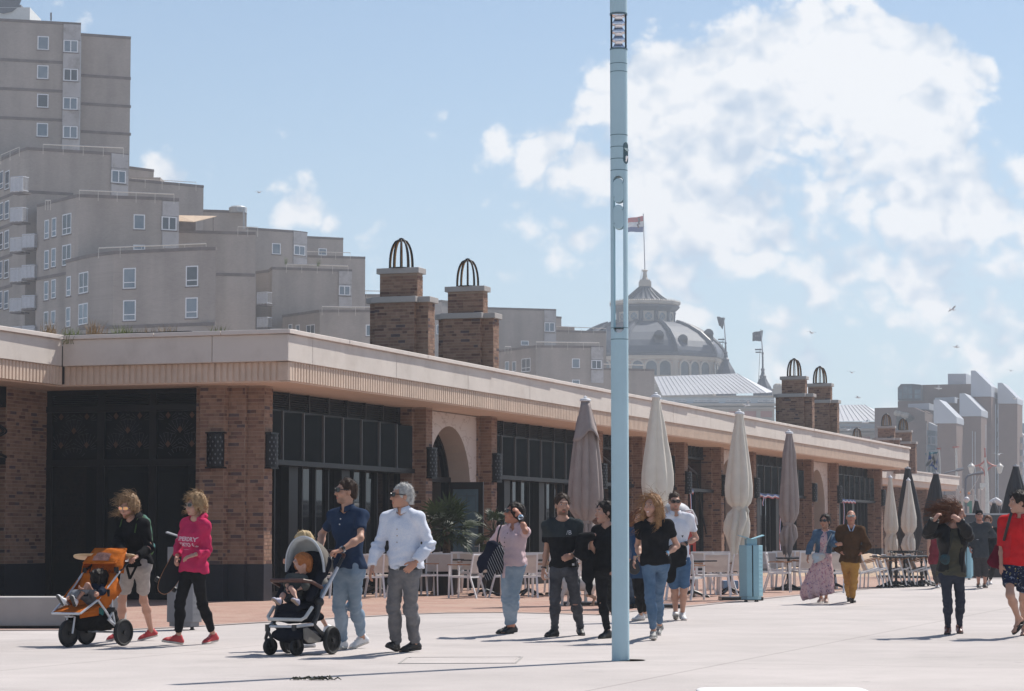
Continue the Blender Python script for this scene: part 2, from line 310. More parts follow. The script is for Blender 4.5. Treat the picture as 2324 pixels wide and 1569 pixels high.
# ------------------------------------------------------------ pavilion frame: s runs along the sea front away from us, tt out to the sea
FA=R(18.9); FD=Vector((math.sin(FA),math.cos(FA),0)); FN=Vector((math.cos(FA),-math.sin(FA),0)); P0=G(597,1365)
FROT=Matrix((( FD.x,FN.x,0),(FD.y,FN.y,0),(0,0,1)))
def P(s,tt,z): return P0+FD*s+FN*tt+Vector((0,0,z))
def s_at(x,tt=0.):
    a,_=ray(x,1100); q=P0+FN*tt; return (a*q.y-q.x)/(FD.x-a*FD.y)
def t_at(x,s=0.):
    a,_=ray(x,1100); q=P0+FD*s; return (a*q.y-q.x)/(FN.x-a*FN.y)
def fbox(mb,s0,s1,t0,t1,z0,z1):   # a box in the pavilion frame
    return mb.hexa([P(s0,t0,z0),P(s0,t1,z0),P(s1,t1,z0),P(s1,t0,z0),P(s0,t0,z1),P(s0,t1,z1),P(s1,t1,z1),P(s1,t0,z1)])
UNIT=None
def brick_mesh():
    global UNIT
    if UNIT is None: UNIT=MB().box((0,0,0),(1,1,1)).mesh('brick',M_brick)
    return UNIT
BRICKS_LEFT=[300]
def lay_bricks(parent,faces,seed=1,single=False,course=.07):
    """faces: (origin, direction along the wall, outward normal, length, z0, z1). Wild bond, raked joints; the joined rest is one part."""
    rg=random.Random(seed); mb=MB(); z3=Vector((0,0,1))
    for (o,u,nrm,L_,z0,z1) in faces:
        nrow=int((z1-z0)/course)
        for r in range(nrow):
            z=z0+course*(r+.5); x=-rg.choice((0,.05,.105,.16)); 
            while x<L_-.012:
                w=rg.choice((.225,.225,.225,.11,.11,.17)); a=max(x,0)+.004; b=min(x+w,L_)-.004; x+=w
                if b-a<.02: continue
                pr=.007+rg.uniform(-.002,.003); dz=.058+rg.uniform(-.002,.002)
                c=o+u*((a+b)/2)+nrm*(pr-.02)+z3*(z-o.z)
                if single and BRICKS_LEFT[0]>0 and z>.9:
                    BRICKS_LEFT[0]-=1; ob=link('brick',brick_mesh(),parent)
                    ob.matrix_basis=Matrix(((u.x*(b-a),nrm.x*.04,0,c.x),(u.y*(b-a),nrm.y*.04,0,c.y),(0,0,dz,c.z),(0,0,0,1)))
                else:
                    hx=u*((b-a)/2); hn=nrm*.02; hz=z3*(dz/2)
                    mb.hexa([c-hx+hn-hz,c-hx-hn-hz,c+hx-hn-hz,c+hx+hn-hz,c-hx+hn+hz,c-hx-hn+hz,c+hx-hn+hz,c+hx+hn+hz])
    if mb.f: tag(mb.build('brickwork',M_brickj,parent),kind='stuff')
def brick_pier(name,parent,pieces,z0,z1,seed,single=False,plinth=.7):
    """pieces: (s0,s1,t0,t1) boxes of one pier; bricks on the faces towards us and towards the sea"""
    core=MB(); faces=[]
    for (s0,s1,t0,t1) in pieces:
        fbox(core,s0,s1,t0,t1,z0+(.002 if plinth else 0),z1)
    o=core.build(name,M_mortar,parent); zb=z0+plinth
    for (s0,s1,t0,t1) in pieces:
        faces.append((P(s0,t0,zb),FN,-FD,t1-t0,zb,z1)); faces.append((P(s0,t1,zb),FD,FN,s1-s0,zb,z1))
    lay_bricks(o,faces,seed,single)
    if plinth:
        pl=MB()
        for k,(s0,s1,t0,t1) in enumerate(pieces): fbox(pl,s0-.015-.001*k,s1,t0-.005,t1+.015+.001*k,z0,z0+plinth)
        pl.build('plinth',M_navy,o)
    return o
ZS,ZF,ZT=4.13,4.48,5.07
PAV=empty('pavilion',P(30,-5,0),0,'long low brick pavilion with dark shopfronts and a pale overhanging stone fascia','pavilion')
def pin(o):   # keep world coordinates under the pavilion empty
    o.parent=PAV; o.matrix_parent_inverse=Matrix.Translation(-PAV.location); return o
class _Root: pass
def build(mb,name,m,parent=None):
    o=mb.build(name,m); 
    if parent is None: pin(o)
    else: o.parent=parent
    return o
def pier(pieces,seed,single=False,z0=0.,z1=ZS,plinth=.7,name='brick_pillar'):
    return pin(brick_pier(name,None,pieces,z0,z1,seed,single,plinth))
S_END=s_at(2065,.95)
# roof, soffit
rf=MB(); fbox(rf,-.8,S_END-.3,-12,.7,ZS+.02,ZT-.18); fbox(rf,-16,-.75,-16,-4.05,ZS+.02,ZT-.18); build(rf,'roof',M_roof)
sf=MB(); fbox(sf,-.88,S_END-.12,-12,.86,ZS-.03,ZS+.012); fbox(sf,-16,-.9,-16,-3.95,ZS-.03,ZS+.012); build(sf,'soffit',M_soffit)
def panel_run(pts_a,pts_b,joints,kind):
    """a fascia run between two plan points (s,t), outward normal to the right of a->b; one object per panel"""
    a=Vector(pts_a); b=Vector(pts_b); L_=(b-a).length; u=(b-a)/L_; nn=Vector((-u.y,u.x))
    # plan frame is (s,t); outward chosen by caller through order
    js=[0]+[j for j in joints if 0<j<L_]+[L_]
    for j0,j1 in zip(js[:-1],js[1:]):
        g=.006; q0=a+u*(j0+g); q1=a+u*(j1-g)
        def PP(q,off,z): w=q+nn*off; return P(w.x,w.y,z)
        if kind=='flute':
            mb=MB(); n=max(2,int((j1-j0)/.125)); w=(j1-j0-2*g)/n; prof=[]
            for k in range(n):
                x0=j0+g+k*w; prof+= [(x0,-.035),(x0+w*.22,-.035),(x0+w*.34,0),(x0+w*.88,0)]
            prof+=[(j1-g,-.035)]
            lo=[PP(a+u*x,o_,ZS-.005) for x,o_ in prof]; hi=[PP(a+u*x,o_,ZF-.004) for x,o_ in prof]
            bl=[PP(a+u*(j0+g),-.2,ZS-.005),PP(a+u*(j1-g),-.2,ZS-.005)]; bh=[PP(a+u*(j0+g),-.2,ZF-.004),PP(a+u*(j1-g),-.2,ZF-.004)]
            m=len(prof); mb.add(lo+hi,[(i,i+1,m+i+1,m+i) for i in range(m-1)]); mb.add(lo+[bl[1],bl[0]],[tuple(range(m+2))])
            mb.add([lo[0],hi[0],bh[0],bl[0]],[(0,1,2,3)]); mb.add([lo[-1],hi[-1],bh[1],bl[1]],[(0,1,2,3)])
            build(mb,'fluted_panel',M_flute)
        elif kind=='band':
            mb=MB(); mb.hexa([PP(q0,0,ZF),PP(q0,-.25,ZF),PP(q1,-.25,ZF),PP(q1,0,ZF),PP(q0,0,ZT-.085),PP(q0,-.25,ZT-.085),PP(q1,-.25,ZT-.085),PP(q1,0,ZT-.085)])
            bev(build(mb,'fascia_panel',M_stone),.008)
        else:
            w0=rng.uniform(.045,.075); w1=rng.uniform(.055,.085)
            mb=MB(); mb.hexa([PP(q0,w0,ZT-.083),PP(q0,-.35,ZT-.083),PP(q1,-.35,ZT-.083),PP(q1,w1,ZT-.083),PP(q0,w0,ZT),PP(q0,-.35,ZT+.01),PP(q1,-.35,ZT+.01),PP(q1,w1,ZT)])
            bev(build(mb,'coping_stone',M_coping),.008)
SB,TB=-1.05,.95; SFL,TFL=-.93,.915; TI,TIF=-3.77,-3.81
j0=s_at(899,.95)-SB; jd=(s_at(1062,.95)-SB)-j0
sj=[j0+jd*k for k in range(-2,40)]
# sea front (runs away from us), end front, and the nearer wing
panel_run((SFL,TFL),(S_END-.05,TFL),[x*1.0-.2 for x in sj],'flute'); panel_run((SB,TB),(S_END,TB),sj,'band'); panel_run((SB-.055,TB),(S_END,TB),[x+jd*.4 for x in sj],'cap')
je=t_at(478,SB); L1=je-TI
panel_run((SFL,TIF),(SFL,TFL),[t_at(484,SFL)-TIF],'flute'); panel_run((SB,TI),(SB,TB),[L1],'band'); panel_run((SB,TI+.06),(SB,TB+.05),[1.9,3.3],'cap')
panel_run((-16,TIF),(SFL-.03,TIF),[3,6,9,12],'flute'); panel_run((-16,TI),(SB-.005,TI),[4,8,12],'band'); panel_run((-16,TI),(SB-.07,TI),[2.5,7,11.5],'cap')
e_=MB(); fbox(e_,S_END-.28,S_END-.02,-8,TB-.26,ZF,ZT-.09); fbox(e_,S_END-.3,S_END-.1,-8,TFL-.2,ZS,ZF); build(e_,'end_fascia',M_stone)
# ---- piers
pier([(-.11,.5,-1.38,-1.2),(-.31,.37,-1.2,-.7),(-.11,.37,-.7,-.35),(0,.37,-.35,0)],11,True)
tl0=t_at(105,.3)
s12=s_at(26,-4.72); pier([(s12,.6,-5.6,tl0)],12)
PIERS=[8.64,13.04,21.86,26.2,30.88,35.44,39.96,49.32,53.99,S_END-1.75]
for k,s0 in enumerate(PIERS):
    tb=-1.3
    pier([(s0-.14,s0+.4,tb,-.28),(s0,s0+.39,-.28,0)],20+k)
# ---- shop fronts
def glazed_bay(s0,s1,nt_=8,bars=12,kind='saw'):
    """louvre band, saw-tooth transom lights and tall panes between two piers on the sea front"""
    t0=-.62; top=ZS-.035
    fr=MB(); fbox(fr,s0,s1,t0-.12,t0+.10,3.68,3.735); fbox(fr,s0,s1,t0-.12,t0+.42,2.62,2.72); fbox(fr,s0,s1,t0-.1,t0+.06,0,.14)
    cols=[s0+(s1-s0)*k/bars for k in range(bars+1)]
    for k,c in enumerate(cols):
        wide=.22 if k in (3,7) and bars>6 else .028
        fbox(fr,max(s0,c-wide),min(s1,c+wide),t0-.08,t0+.07+(.1 if wide>.1 else 0),.14,2.62)
    F=build(fr,'window_frame',M_black)
    for a,b in zip(cols[:-1],cols[1:]):
        pm=MB(); fbox(pm,a+.03,b-.03,t0-.02,t0,.141,2.619); build(pm,'pane',M_glass,F)
    lv=MB(); fbox(lv,s0,s1,t0-.1,t0-.06,3.735,top)
    nl=7; SL=[]
    for k in range(nl):
        z=3.76+(top-3.78)*k/nl; sl_=MB(); SL.append(sl_); sl_.hexa([P(s0,t0+.05,z),P(s1,t0+.05,z),P(s1,t0-.03,z+.035),P(s0,t0-.03,z+.035),P(s0,t0+.05,z+.008),P(s1,t0+.05,z+.008),P(s1,t0-.03,z+.043),P(s0,t0-.03,z+.043)])
    for k in range(9):
        c=s0+(s1-s0)*k/8; fbox(lv,max(s0,c-.02),min(s1,c+.02),t0-.05,t0+.07,3.735,top)
    LV=build(lv,'louvre',mat('grey_louvre',(.05,.05,.052),rough=.5,spec=.3,var=.1))
    for sl_ in SL: build(sl_,'slat',mat('grey_louvre'),LV)
    if kind=='saw':
        w=(s1-s0)/nt_; tm=MB(); ED=[]; DMS=[]
        for k in range(nt_):
            edge=MB(); dm=MB(); ED.append(edge); DMS.append(dm)
            a=s0+k*w; i=a+.34*w
            tm.cm=0
            tm.add([P(a,t0+.36,2.72),P(i,t0-.02,2.72),P(i,t0-.02,3.68),P(a,t0+.36,3.68)],[(0,1,2,3)])
            tm.add([P(i,t0-.02,2.72),P(a+w,t0+.36,2.72),P(a+w,t0+.36,3.68),P(i,t0-.02,3.68)],[(0,1,2,3)])
            fbox(edge,a-.012,a+.016,t0+.35,t0+.40,2.72,3.68)
            q=P(a,t0+.36,0)*.45+P(i,t0-.02,0)*.55; u=(P(i,t0-.02,0)-P(a,t0+.36,0)).normalized(); nz=Vector((u.y,-u.x,0)); z=Vector((0,0,3.18)); q=Vector((q.x,q.y,0))+z
            if nz.dot(FD)>0: nz=-nz
            q+=nz*.012
            for s_ in (1,): dm.extrude([q+u*.05,q+Vector((0,0,.085)),q-u*.05,q-Vector((0,0,.085))],nz*.006)
        T=build(tm,'transom_light',mat('smoked_glass',(.008,.009,.011),rough=.12,spec=.12,var=.3,vs=3)); mg=mat('grey_metal',(.12,.125,.13),rough=.4,spec=.4,var=.1)
        for edge,dm in zip(ED,DMS): build(edge,'transom_bar',mg,T); build(dm,'copper_diamond',M_copper,T)
    else:
        tm=MB(); fbox(tm,s0,s1,t0-.02,t0,2.72,3.68); T=build(tm,'transom_light',M_glass)
    return F
def arch_bay(s0,s1,dark=False):
    """stone panel with a round arch, deep reveal and a black door inside"""
    t0=-.33; c=(s0+s1)/2; r=1.42; zs=2.36; n=20; mb=MB()
    arc=[(c+r*math.cos(math.pi*k/n),zs+r*math.sin(math.pi*k/n)) for k in range(n+1)]
    out=[P(c+r,t0,0)]+[P(x,t0,z) for x,z in arc]+[P(c-r,t0,0)]
    top=ZS-.05
    mb.add([P(s1,t0,0),P(s1,t0,top),P(s0,t0,top),P(s0,t0,0)]+out,[])
    V0=[P(s1,t0,0),P(s1,t0,top)]+[P(c+r+(c-r-c-r)*k/n,t0,top) for k in range(n+1)]+[P(s0,t0,top),P(s0,t0,0)]
    mb=MB()
    mb.add([P(s1,t0,0),P(s1,t0,top),P(c+r,t0,top),P(c+r,t0,0)],[(0,1,2,3)]); mb.add([P(c-r,t0,0),P(c-r,t0,top),P(s0,t0,top),P(s0,t0,0)],[(0,1,2,3)])
    for k in range(n):
        (x0,z0),(x1,z1)=arc[k],arc[k+1]; mb.add([P(x0,t0,z0),P(x0,t0,top),P(x1,t0,top),P(x1,t0,z1)],[(0,1,2,3)])
    A=build(mb,'arch_panel',M_marble)
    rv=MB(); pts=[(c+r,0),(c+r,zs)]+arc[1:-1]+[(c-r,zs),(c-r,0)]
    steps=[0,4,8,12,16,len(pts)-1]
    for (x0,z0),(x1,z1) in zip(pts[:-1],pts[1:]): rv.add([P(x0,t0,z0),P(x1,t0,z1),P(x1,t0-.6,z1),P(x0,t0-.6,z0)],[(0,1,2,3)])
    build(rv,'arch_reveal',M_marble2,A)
    gl=MB(); t1=t0-.6; gl.add([P(c+r,t1,0),P(c+r,t1,zs)]+[P(x,t1,z) for x,z in arc]+[P(c-r,t1,0)],[tuple(range(n+4))]); build(gl,'pane',M_glass,A)
    f=MB()
    for k in range(n):
        (x0,z0),(x1,z1)=arc[k],arc[k+1]; f.hexa([P(x0,t1,z0),P(x0,t1+.08,z0),P(x1,t1+.08,z1),P(x1,t1,z1),P(c+(x0-c)*.94,t1,zs+(z0-zs)*.94),P(c+(x0-c)*.94,t1+.08,zs+(z0-zs)*.94),P(c+(x1-c)*.94,t1+.08,zs+(z1-zs)*.94),P(c+(x1-c)*.94,t1,zs+(z1-zs)*.94)])
    fbox(f,c-r,c+r,t1,t1+.12,2.5,2.62); fbox(f,c-.04,c+.04,t1,t1+.08,0,2.5); fbox(f,c-r,c-r+.1,t1,t1+.1,0,2.5); fbox(f,c+r-.1,c+r,t1,t1+.1,0,2.5)
    build(f,'door_frame',M_black,A)
    return A
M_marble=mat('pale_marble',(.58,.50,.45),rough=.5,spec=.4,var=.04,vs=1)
def veins():
    nt=M_marble.node_tree; N=nt.nodes; L=nt.links; b=N['Principled BSDF']; tc=N.new('ShaderNodeTexCoord')
    mp=N.new('ShaderNodeMapping'); mp.inputs['Scale'].default_value=(1,1,2.2); mp.inputs['Rotation'].default_value=(.5,.5,.3); L.new(tc.outputs['Object'],mp.inputs[0])
    w=N.new('ShaderNodeTexNoise'); w.inputs['Scale'].default_value=1.4; w.inputs['Detail'].default_value=6; L.new(mp.outputs[0],w.inputs['Vector'])
    m1=N.new('ShaderNodeMath'); m1.operation='SUBTRACT'; m1.inputs[1].default_value=.5; L.new(w.outputs[0],m1.inputs[0])
    m2=N.new('ShaderNodeMath'); m2.operation='ABSOLUTE'; L.new(m1.outputs[0],m2.inputs[0])
    r=N.new('ShaderNodeMapRange'); L.new(m2.outputs[0],r.inputs[0]); r.inputs[1].default_value=0; r.inputs[2].default_value=.018; r.inputs[3].default_value=.75; r.inputs[4].default_value=0
    x=N.new('ShaderNodeMix'); x.data_type='RGBA'; L.new(r.outputs[0],x.inputs[0]); x.inputs[6].default_value=(.58,.51,.46,1); x.inputs[7].default_value=(.33,.24,.19,1); L.new(x.outputs[2],b.inputs['Base Color'])
veins()
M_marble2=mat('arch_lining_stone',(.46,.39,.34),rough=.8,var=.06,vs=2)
glazed_bay(.375,8.48); 
glazed_bay(13.44,21.7); glazed_bay(26.6,30.72,4,5); glazed_bay(40.36,49.16); glazed_bay(54.39,S_END-1.9)
A1=arch_bay(9.035,13.035); arch_bay(49.715,53.985); arch_bay(35.835,39.955)
for s0,s1 in ((22.26,26.04),(31.28,35.28)):
    F=glazed_bay(s0,s1,4,4,'flat'); br=MB()
    br.tube([P((s0+s1)/2-.9,-.4,3.5),P((s0+s1)/2+.6,-.4,3.2),P((s0+s1)/2+1.1,-.4,2.2),P(s1-.2,-.4,1.3)],.03,6); build(br,'curved_brace',M_black,F)
bk=MB(); fbox(bk,.9,S_END-.5,-9,-1.31,.0,ZS-.035); fbox(bk,-15.8,.55,-16,-5.61,0,ZS-.035); build(bk,'dark_interior',M_black)  # black box behind the panes, its colour stands in for interior darkness
# lettering over the near doorway
lm=text_mesh('ay',.62,.015,mat('sign_white',(.7,.7,.7),rough=.5)); lo=link('lettering',lm); 
lo.matrix_world=Matrix.Translation(P(10.28,-.66,2.98))@Matrix(((FD.x,0,FN.x),(FD.y,0,FN.y),(0,1,0))).to_4x4(); lo.parent=A1; lo.matrix_parent_inverse=A1.matrix_world.inverted()
# open glass door leaf beside the arch
sd=10.3; ta,tb=t_at(1021,sd),t_at(1096,sd)
dl=MB(); w=.07
fbox(dl,sd,sd+.06,ta,tb,2.3,2.46); fbox(dl,sd,sd+.06,ta,ta+w,0.05,2.3); fbox(dl,sd,sd+.06,tb-w*1.6,tb,0.05,2.3); fbox(dl,sd,sd+.06,ta,tb,0.05,.3)
DL=build(dl,'door_leaf',M_black)
pm=MB(); fbox(pm,sd+.02,sd+.035,ta+w,tb-w*1.6,.3,2.3); build(pm,'pane',mat('blue_door_glass',(.10,.17,.21),rough=.08,spec=.6,var=.25,vs=1.2),DL)
gb=MB()
for k in range(5):
    z=.7+.36*k; fbox(gb,sd+.012,sd+.019,ta+.1,tb-.16,z,z+.012)
for k in range(3):
    c=ta+.18+(tb-ta-.36)*k/2; fbox(gb,sd+.0125,sd+.0195,c,c+.012,.45,2.2)
build(gb,'leaded_bars',mat('leaded',(.05,.08,.10),rough=.5),DL)
h_=MB(); h_.tube([P(sd-.06,tb-.07,.86),P(sd-.06,tb-.07,1.12)],.014,6); h_.tube([P(sd-.06,tb-.07,1.0),P(sd-.06,tb-.18,1.0)],.012,6); h_.tube([P(sd-.06,tb-.07,.99),P(sd+.01,tb-.07,.99)],.012,6); build(h_,'handle',mat('steel',(.6,.6,.6),rough=.3,metal=1),DL)
# end wall of three tall lights with art-deco transoms
def end_wall():
    s0=.3; xs=[(112,252),(236,374),(355,449)]
    edges=[t_at(101,s0),t_at(228,s0),t_at(346,s0),-1.38]
    fr=MB(); te,tw=-1.385,edges[0]
    fbox(fr,s0-.03,s0+.12,tw,te,2.6,2.73); fbox(fr,s0-.06,s0+.12,tw,te,3.66,3.78); fbox(fr,s0-.03,s0+.12,tw,te,0,.12); fbox(fr,s0-.02,s0+.12,tw,te,4.0,ZS-.035)
    for k,e in enumerate(edges):
        hw=.16 if k in(0,) else .075
        fbox(fr,s0-.02,s0+.12,max(tw,e-hw),min(te,e+hw),.12,ZS-.036)
    F=build(fr,'window_frame',M_black); dk=mat('smoked_glass',(.008,.009,.011),rough=.12,spec=.12,var=.3,vs=3)
    for a,b in zip(edges[:-1],edges[1:]):
        m=MB(); fbox(m,s0+.04,s0+.06,a+.05,b-.05,.12,2.6); build(m,'pane',M_glass,F)
        m=MB(); fbox(m,s0+.04,s0+.06,a+.05,b-.05,2.73,3.66); build(m,'transom_light',mat('smoked_glass'),F)
        lv=MB(); fbox(lv,s0+.06,s0+.08,a+.05,b-.05,3.78,4.0)
        for k in range(6):
            z=3.79+.036*k; lv.hexa([P(s0-.01,a+.06,z),P(s0+.05,a+.06,z+.02),P(s0+.05,b-.06,z+.02),P(s0-.01,b-.06,z),P(s0-.01,a+.06,z+.008),P(s0+.05,a+.06,z+.028),P(s0+.05,b-.06,z+.028),P(s0-.01,b-.06,z+.008)])
        build(lv,'louvre',M_black,F)
        fan=MB(); DM_=[]; w=b-a-.1; cx0=a+.05
        def seg(c0,c1,r,z):  # thin bar clipped to the pane
            pass
        cent=[]
        for row in range(4):
            z=3.6-row*.28
            for k in range(3):
                tt=cx0+w*(.25+.5*k-(.25 if row%2 else 0))
                if a+.1<tt<b-.1: cent.append((tt,z-.02))
        for (tt,z) in cent:
            if z-.06>2.75: dm=MB(); DM_.append(dm); dm.extrude([P(s0+.034,tt+.055,z),P(s0+.034,tt,z+.07),P(s0+.034,tt-.055,z),P(s0+.034,tt,z-.07)],-FD*.006)
            for q in range(11):
                an=math.pi*(q+.5)/11; c,s_=math.cos(an),math.sin(an)
                for r0,r1 in ((.10,.22),(.24,.33)):
                    x0,z0,x1,z1=tt+c*r0,z+s_*r0-.1,tt+c*r1,z+s_*r1-.1
                    if min(x0,x1)<a+.06 or max(x0,x1)>b-.06 or max(z0,z1)>3.64 or min(z0,z1)<2.75: continue
                    fan.extrude([P(s0+.036,x0-s_*.006,z0+c*.006),P(s0+.036,x0+s_*.006,z0-c*.006),P(s0+.036,x1+s_*.009,z1-c*.009),P(s0+.036,x1-s_*.009,z1+c*.009)],-FD*.004)
        build(fan,'fan_pattern',mat('etched_metal',(.035,.038,.045),rough=.5,spec=.3),F)['kind']='stuff'
        for dm in DM_: build(dm,'copper_diamond',M_copper,F)
end_wall()
wl=MB(); t0=-4.9
fbox(wl,-15.5,s12,t0-.1,t0,0,.2); fbox(wl,-15.5,s12,t0-.1,t0+.04,2.6,2.73); fbox(wl,-15.5,s12,t0-.1,t0+.04,3.7,ZS-.04)
for k in range(8): fbox(wl,-15.5+1.9*k,-15.4+1.9*k,t0-.1,t0+.06,.2,3.7)
WL=build(wl,'window_frame',M_black)
for k in range(7): m=MB(); fbox(m,-15.38+1.9*k,-13.62+1.9*k,t0-.06,t0-.04,.2,3.7); build(m,'pane',M_glass,WL)
# curled iron ornament hanging before the wing's window
om=MB(); q=[P(-2.2,-4.6,3.9-.03*k-.0)+FD*(.55*math.sin(k*.35))*(.3+.02*k) for k in range(0,40)]
om.tube(q,.03,6); om.tube([p+FD*.12 for p in q[5:34]],.02,6); build(om,'iron_ornament',M_black)
# wall lamps: perforated black cases on the pillars
def lamp_mesh():
    c=MB(); n=10; prof=[]
    pts=[(-.17,0)]+[(-.17*math.cos(math.pi*k/n),.05+.11*math.sin(math.pi*k/n)) for k in range(n+1)]+[(.17,0)]
    c.prism([(x,-y) for x,y in pts],-.31,.31); c.box((0,-.02,.33),(.36,.2,.03)); c.box((0,-.02,-.33),(.36,.2,.03))
    h=MB()
    for r in range(7):
        for k in range(1,n):
            if (r+k)%2: continue
            a=math.pi*k/n; x,y=-.17*math.cos(a),-(.05+.11*math.sin(a)); u=Vector((math.sin(a),-.0+math.cos(a)*.65*-1 if False else 0,0))
            nx=Vector((-math.cos(a)*.11,-math.sin(a)*.17,0)).normalized(); ux=Vector((-nx.y,nx.x,0)); p=Vector((x,y,-.24+.08*r))+nx*.001
            h.extrude([p+ux*.017,p+Vector((0,0,.026)),p-ux*.017,p-Vector((0,0,.026))],nx*.004)
    return c.mesh('lamp_case',M_black),h.mesh('lamp_grille',mat('lamp_holes',(.10,.105,.115),rough=.3,spec=.6))
LCM,LHM=lamp_mesh()
def wall_lamp(p,face,label,sc=1.):
    e=empty('wall_lamp',p,math.atan2(face.x,-face.y),label,'wall lamp','perforated black lamps on the pavilion pillars'); e.scale=(sc,)*3
    link('lamp_case',LCM,e); link('lamp_grille',LHM,e); return e
zl=2.86
wall_lamp(P(-.335,t_at(492,-.3),zl),-FD,'black lamp on the front face of the corner pillar, nearest to the dark end windows')
names=['on the sea side of the corner pillar above the stroller man','left of the stone arch on the second pillar','on the pillar between the near arch and the second window bay','on the pillar hidden partly by the taupe parasol','close to the blue lamp post, half hidden','right of the tall cream parasol','behind the second cream parasol','beside the striped ribbons left of the slim taupe parasol','left of the far stone arch','right of the far stone arch','on the last pillar by the pair of small cream parasols']
for s0,nm in zip([0]+PIERS,names): wall_lamp(P(s0+.19,.02,zl),FN,'black perforated lamp '+nm)
# ------------------------------------------------------------ chimneys
def chimney(s0,tc0=0.,seed=1,zoff=0.):
    """two stepped brick stacks with stone caps and a cage of bent ribs"""
    root=MB(); tA,tB=tc0-1.37,tc0+.03; a,b=tc0-1.20,tc0-.25
    core=MB(); z0=ZT-.3
    pcs=[(s0+.05,s0+.47,tA,tB),(s0-.09,s0+.60,a,b)]
    for s_,e_,t0,t1 in pcs: fbox(core,s_,e_,t0,t1,z0,6.46)
    ua,ub=tc0-1.12,tc0-.22; up=(s0+.02,s0+.36,ua,ub); fbox(core,*up,6.58,7.12)
    st=core.build('chimney',M_mortar); faces=[]
    for s_,e_,t0,t1 in pcs: faces+= [(P(s_,t0,z0),FN,-FD,t1-t0,z0,6.46),(P(s_,t1,z0),FD,FN,e_-s_,z0,6.46)]
    faces+=[(P(up[0],up[2],6.58),FN,-FD,up[3]-up[2],6.58,7.12),(P(up[0],up[3],6.58),FD,FN,up[1]-up[0],6.58,7.12)]
    lay_bricks(st,faces,seed)
    c=MB()
    fbox(c,s0-.02,s0+.54,tA-.07,tB+.07,6.458,6.585); fbox(c,s0-.16,s0+.66,a-.06,b+.06,6.455,6.59); fbox(c,up[0]-.07,up[1]+.07,ua-.06,ub+.06,7.118,7.245)
    bev(c.build('stone_cap',M_cap,st),.008)
    cg=MB(); inn=MB(); cs,ct=(up[0]+up[1])/2,(ua+ub)/2; n=10
    for k in range(n):
        an=2*math.pi*(k+.5)/n; pth=[];pi=[]
        for q in range(9):
            f=q/8; r=.265*math.cos(f*math.pi/2)**.62 if q<8 else .012; z=7.245+.68*math.sin(f*math.pi/2)**1.0*(1 if q<8 else 1)
            z=7.245+.68*(f**.8)
            r=.265*math.sqrt(max(0,1-f**2.1))+.01
            pth.append(P(cs+r*math.cos(an),ct+r*math.sin(an),z)); pi.append(P(cs+(r-.022)*math.cos(an),ct+(r-.022)*math.sin(an),z-.008))
        cg.tube(pth,.017,6); inn.tube(pi,.012,5)
    cg.lathe([(.0,7.95),(.05,7.935),(.06,7.91),(.0,7.9)],P(cs,ct,0)); cg.lathe([(.28,7.246),(.28,7.262),(.24,7.262)],P(cs,ct,0),20)
    cg.build('cage',M_black,st); inn.build('cage_lining',M_brass,st)
    if abs(zoff)>0: st.location.z=zoff
    return st
for k,s0 in enumerate((8.62,13.02,49.32,53.99)): pin(chimney(s0,0,40+k))
# grasses on the green roof, each tuft a plant of its own
M_dry=mat('dry_grass',(.34,.23,.12),rough=.9,var=.3,vs=20); M_gr=mat('roof_grass',(.16,.20,.05),rough=.9,var=.3,vs=20)
def tuft(p,h,n,m,label,spread=.5):
    b=MB(); rg=random.Random(int(p.x*97+h*10))
    for k in range(n):
        a=rg.uniform(0,6.28); l=h*rg.uniform(.5,1.1); lean=rg.uniform(.1,spread); o=p+Vector((rg.gauss(0,.08),rg.gauss(0,.08),0))
        d=Vector((math.cos(a)*lean+.25*spread,math.sin(a)*lean,1)).normalized(); w=Vector((math.sin(a),-math.cos(a),0))*.006
        q=o+d*l*.6; e=o+d*l*.9+Vector((math.cos(a),math.sin(a),0))*lean*l*.4
        b.add([o-w,o+w,q+w*.8,q-w*.8,e],[(0,1,2,3),(3,2,4)])
    return tag(b.build('grass_tuft',m),label,'grass tuft','grass tufts on the pavilion roof')
for x,y,h,m,lab in ((112,753,.30,M_dry,'brown dry grass tuft on the roof edge farthest from the chimneys'),(160,753,.16,M_gr,'small green tuft on the roof beside the large brown grass'),(212,752,.34,M_dry,'largest brown grass tuft in the middle of the roof edge'),(272,749,.22,M_gr,'greenish tuft on the roof right of the largest brown grass'),(296,748,.16,M_gr,'faint green tuft beside the greenish one on the roof'),(332,747,.15,M_dry,'short tan tuft on the roof below the small far window'),(376,746,.2,M_dry,'reddish dry tuft on the roof edge near the dark strip end'),(492,746,.2,M_gr,'bright green tuft on the roof near the fascia corner')):
    p=at(x,y,P(-.6,-2,0).y+.2); p.z=ZT-.17; tuft(p,h+.24,90,m,lab)
rs=MB(); fbox(rs,-.62,-.55,t_at(145,-.6),t_at(430,-.6),ZT-.18,ZT+.06); build(rs,'roof_edging',M_black)
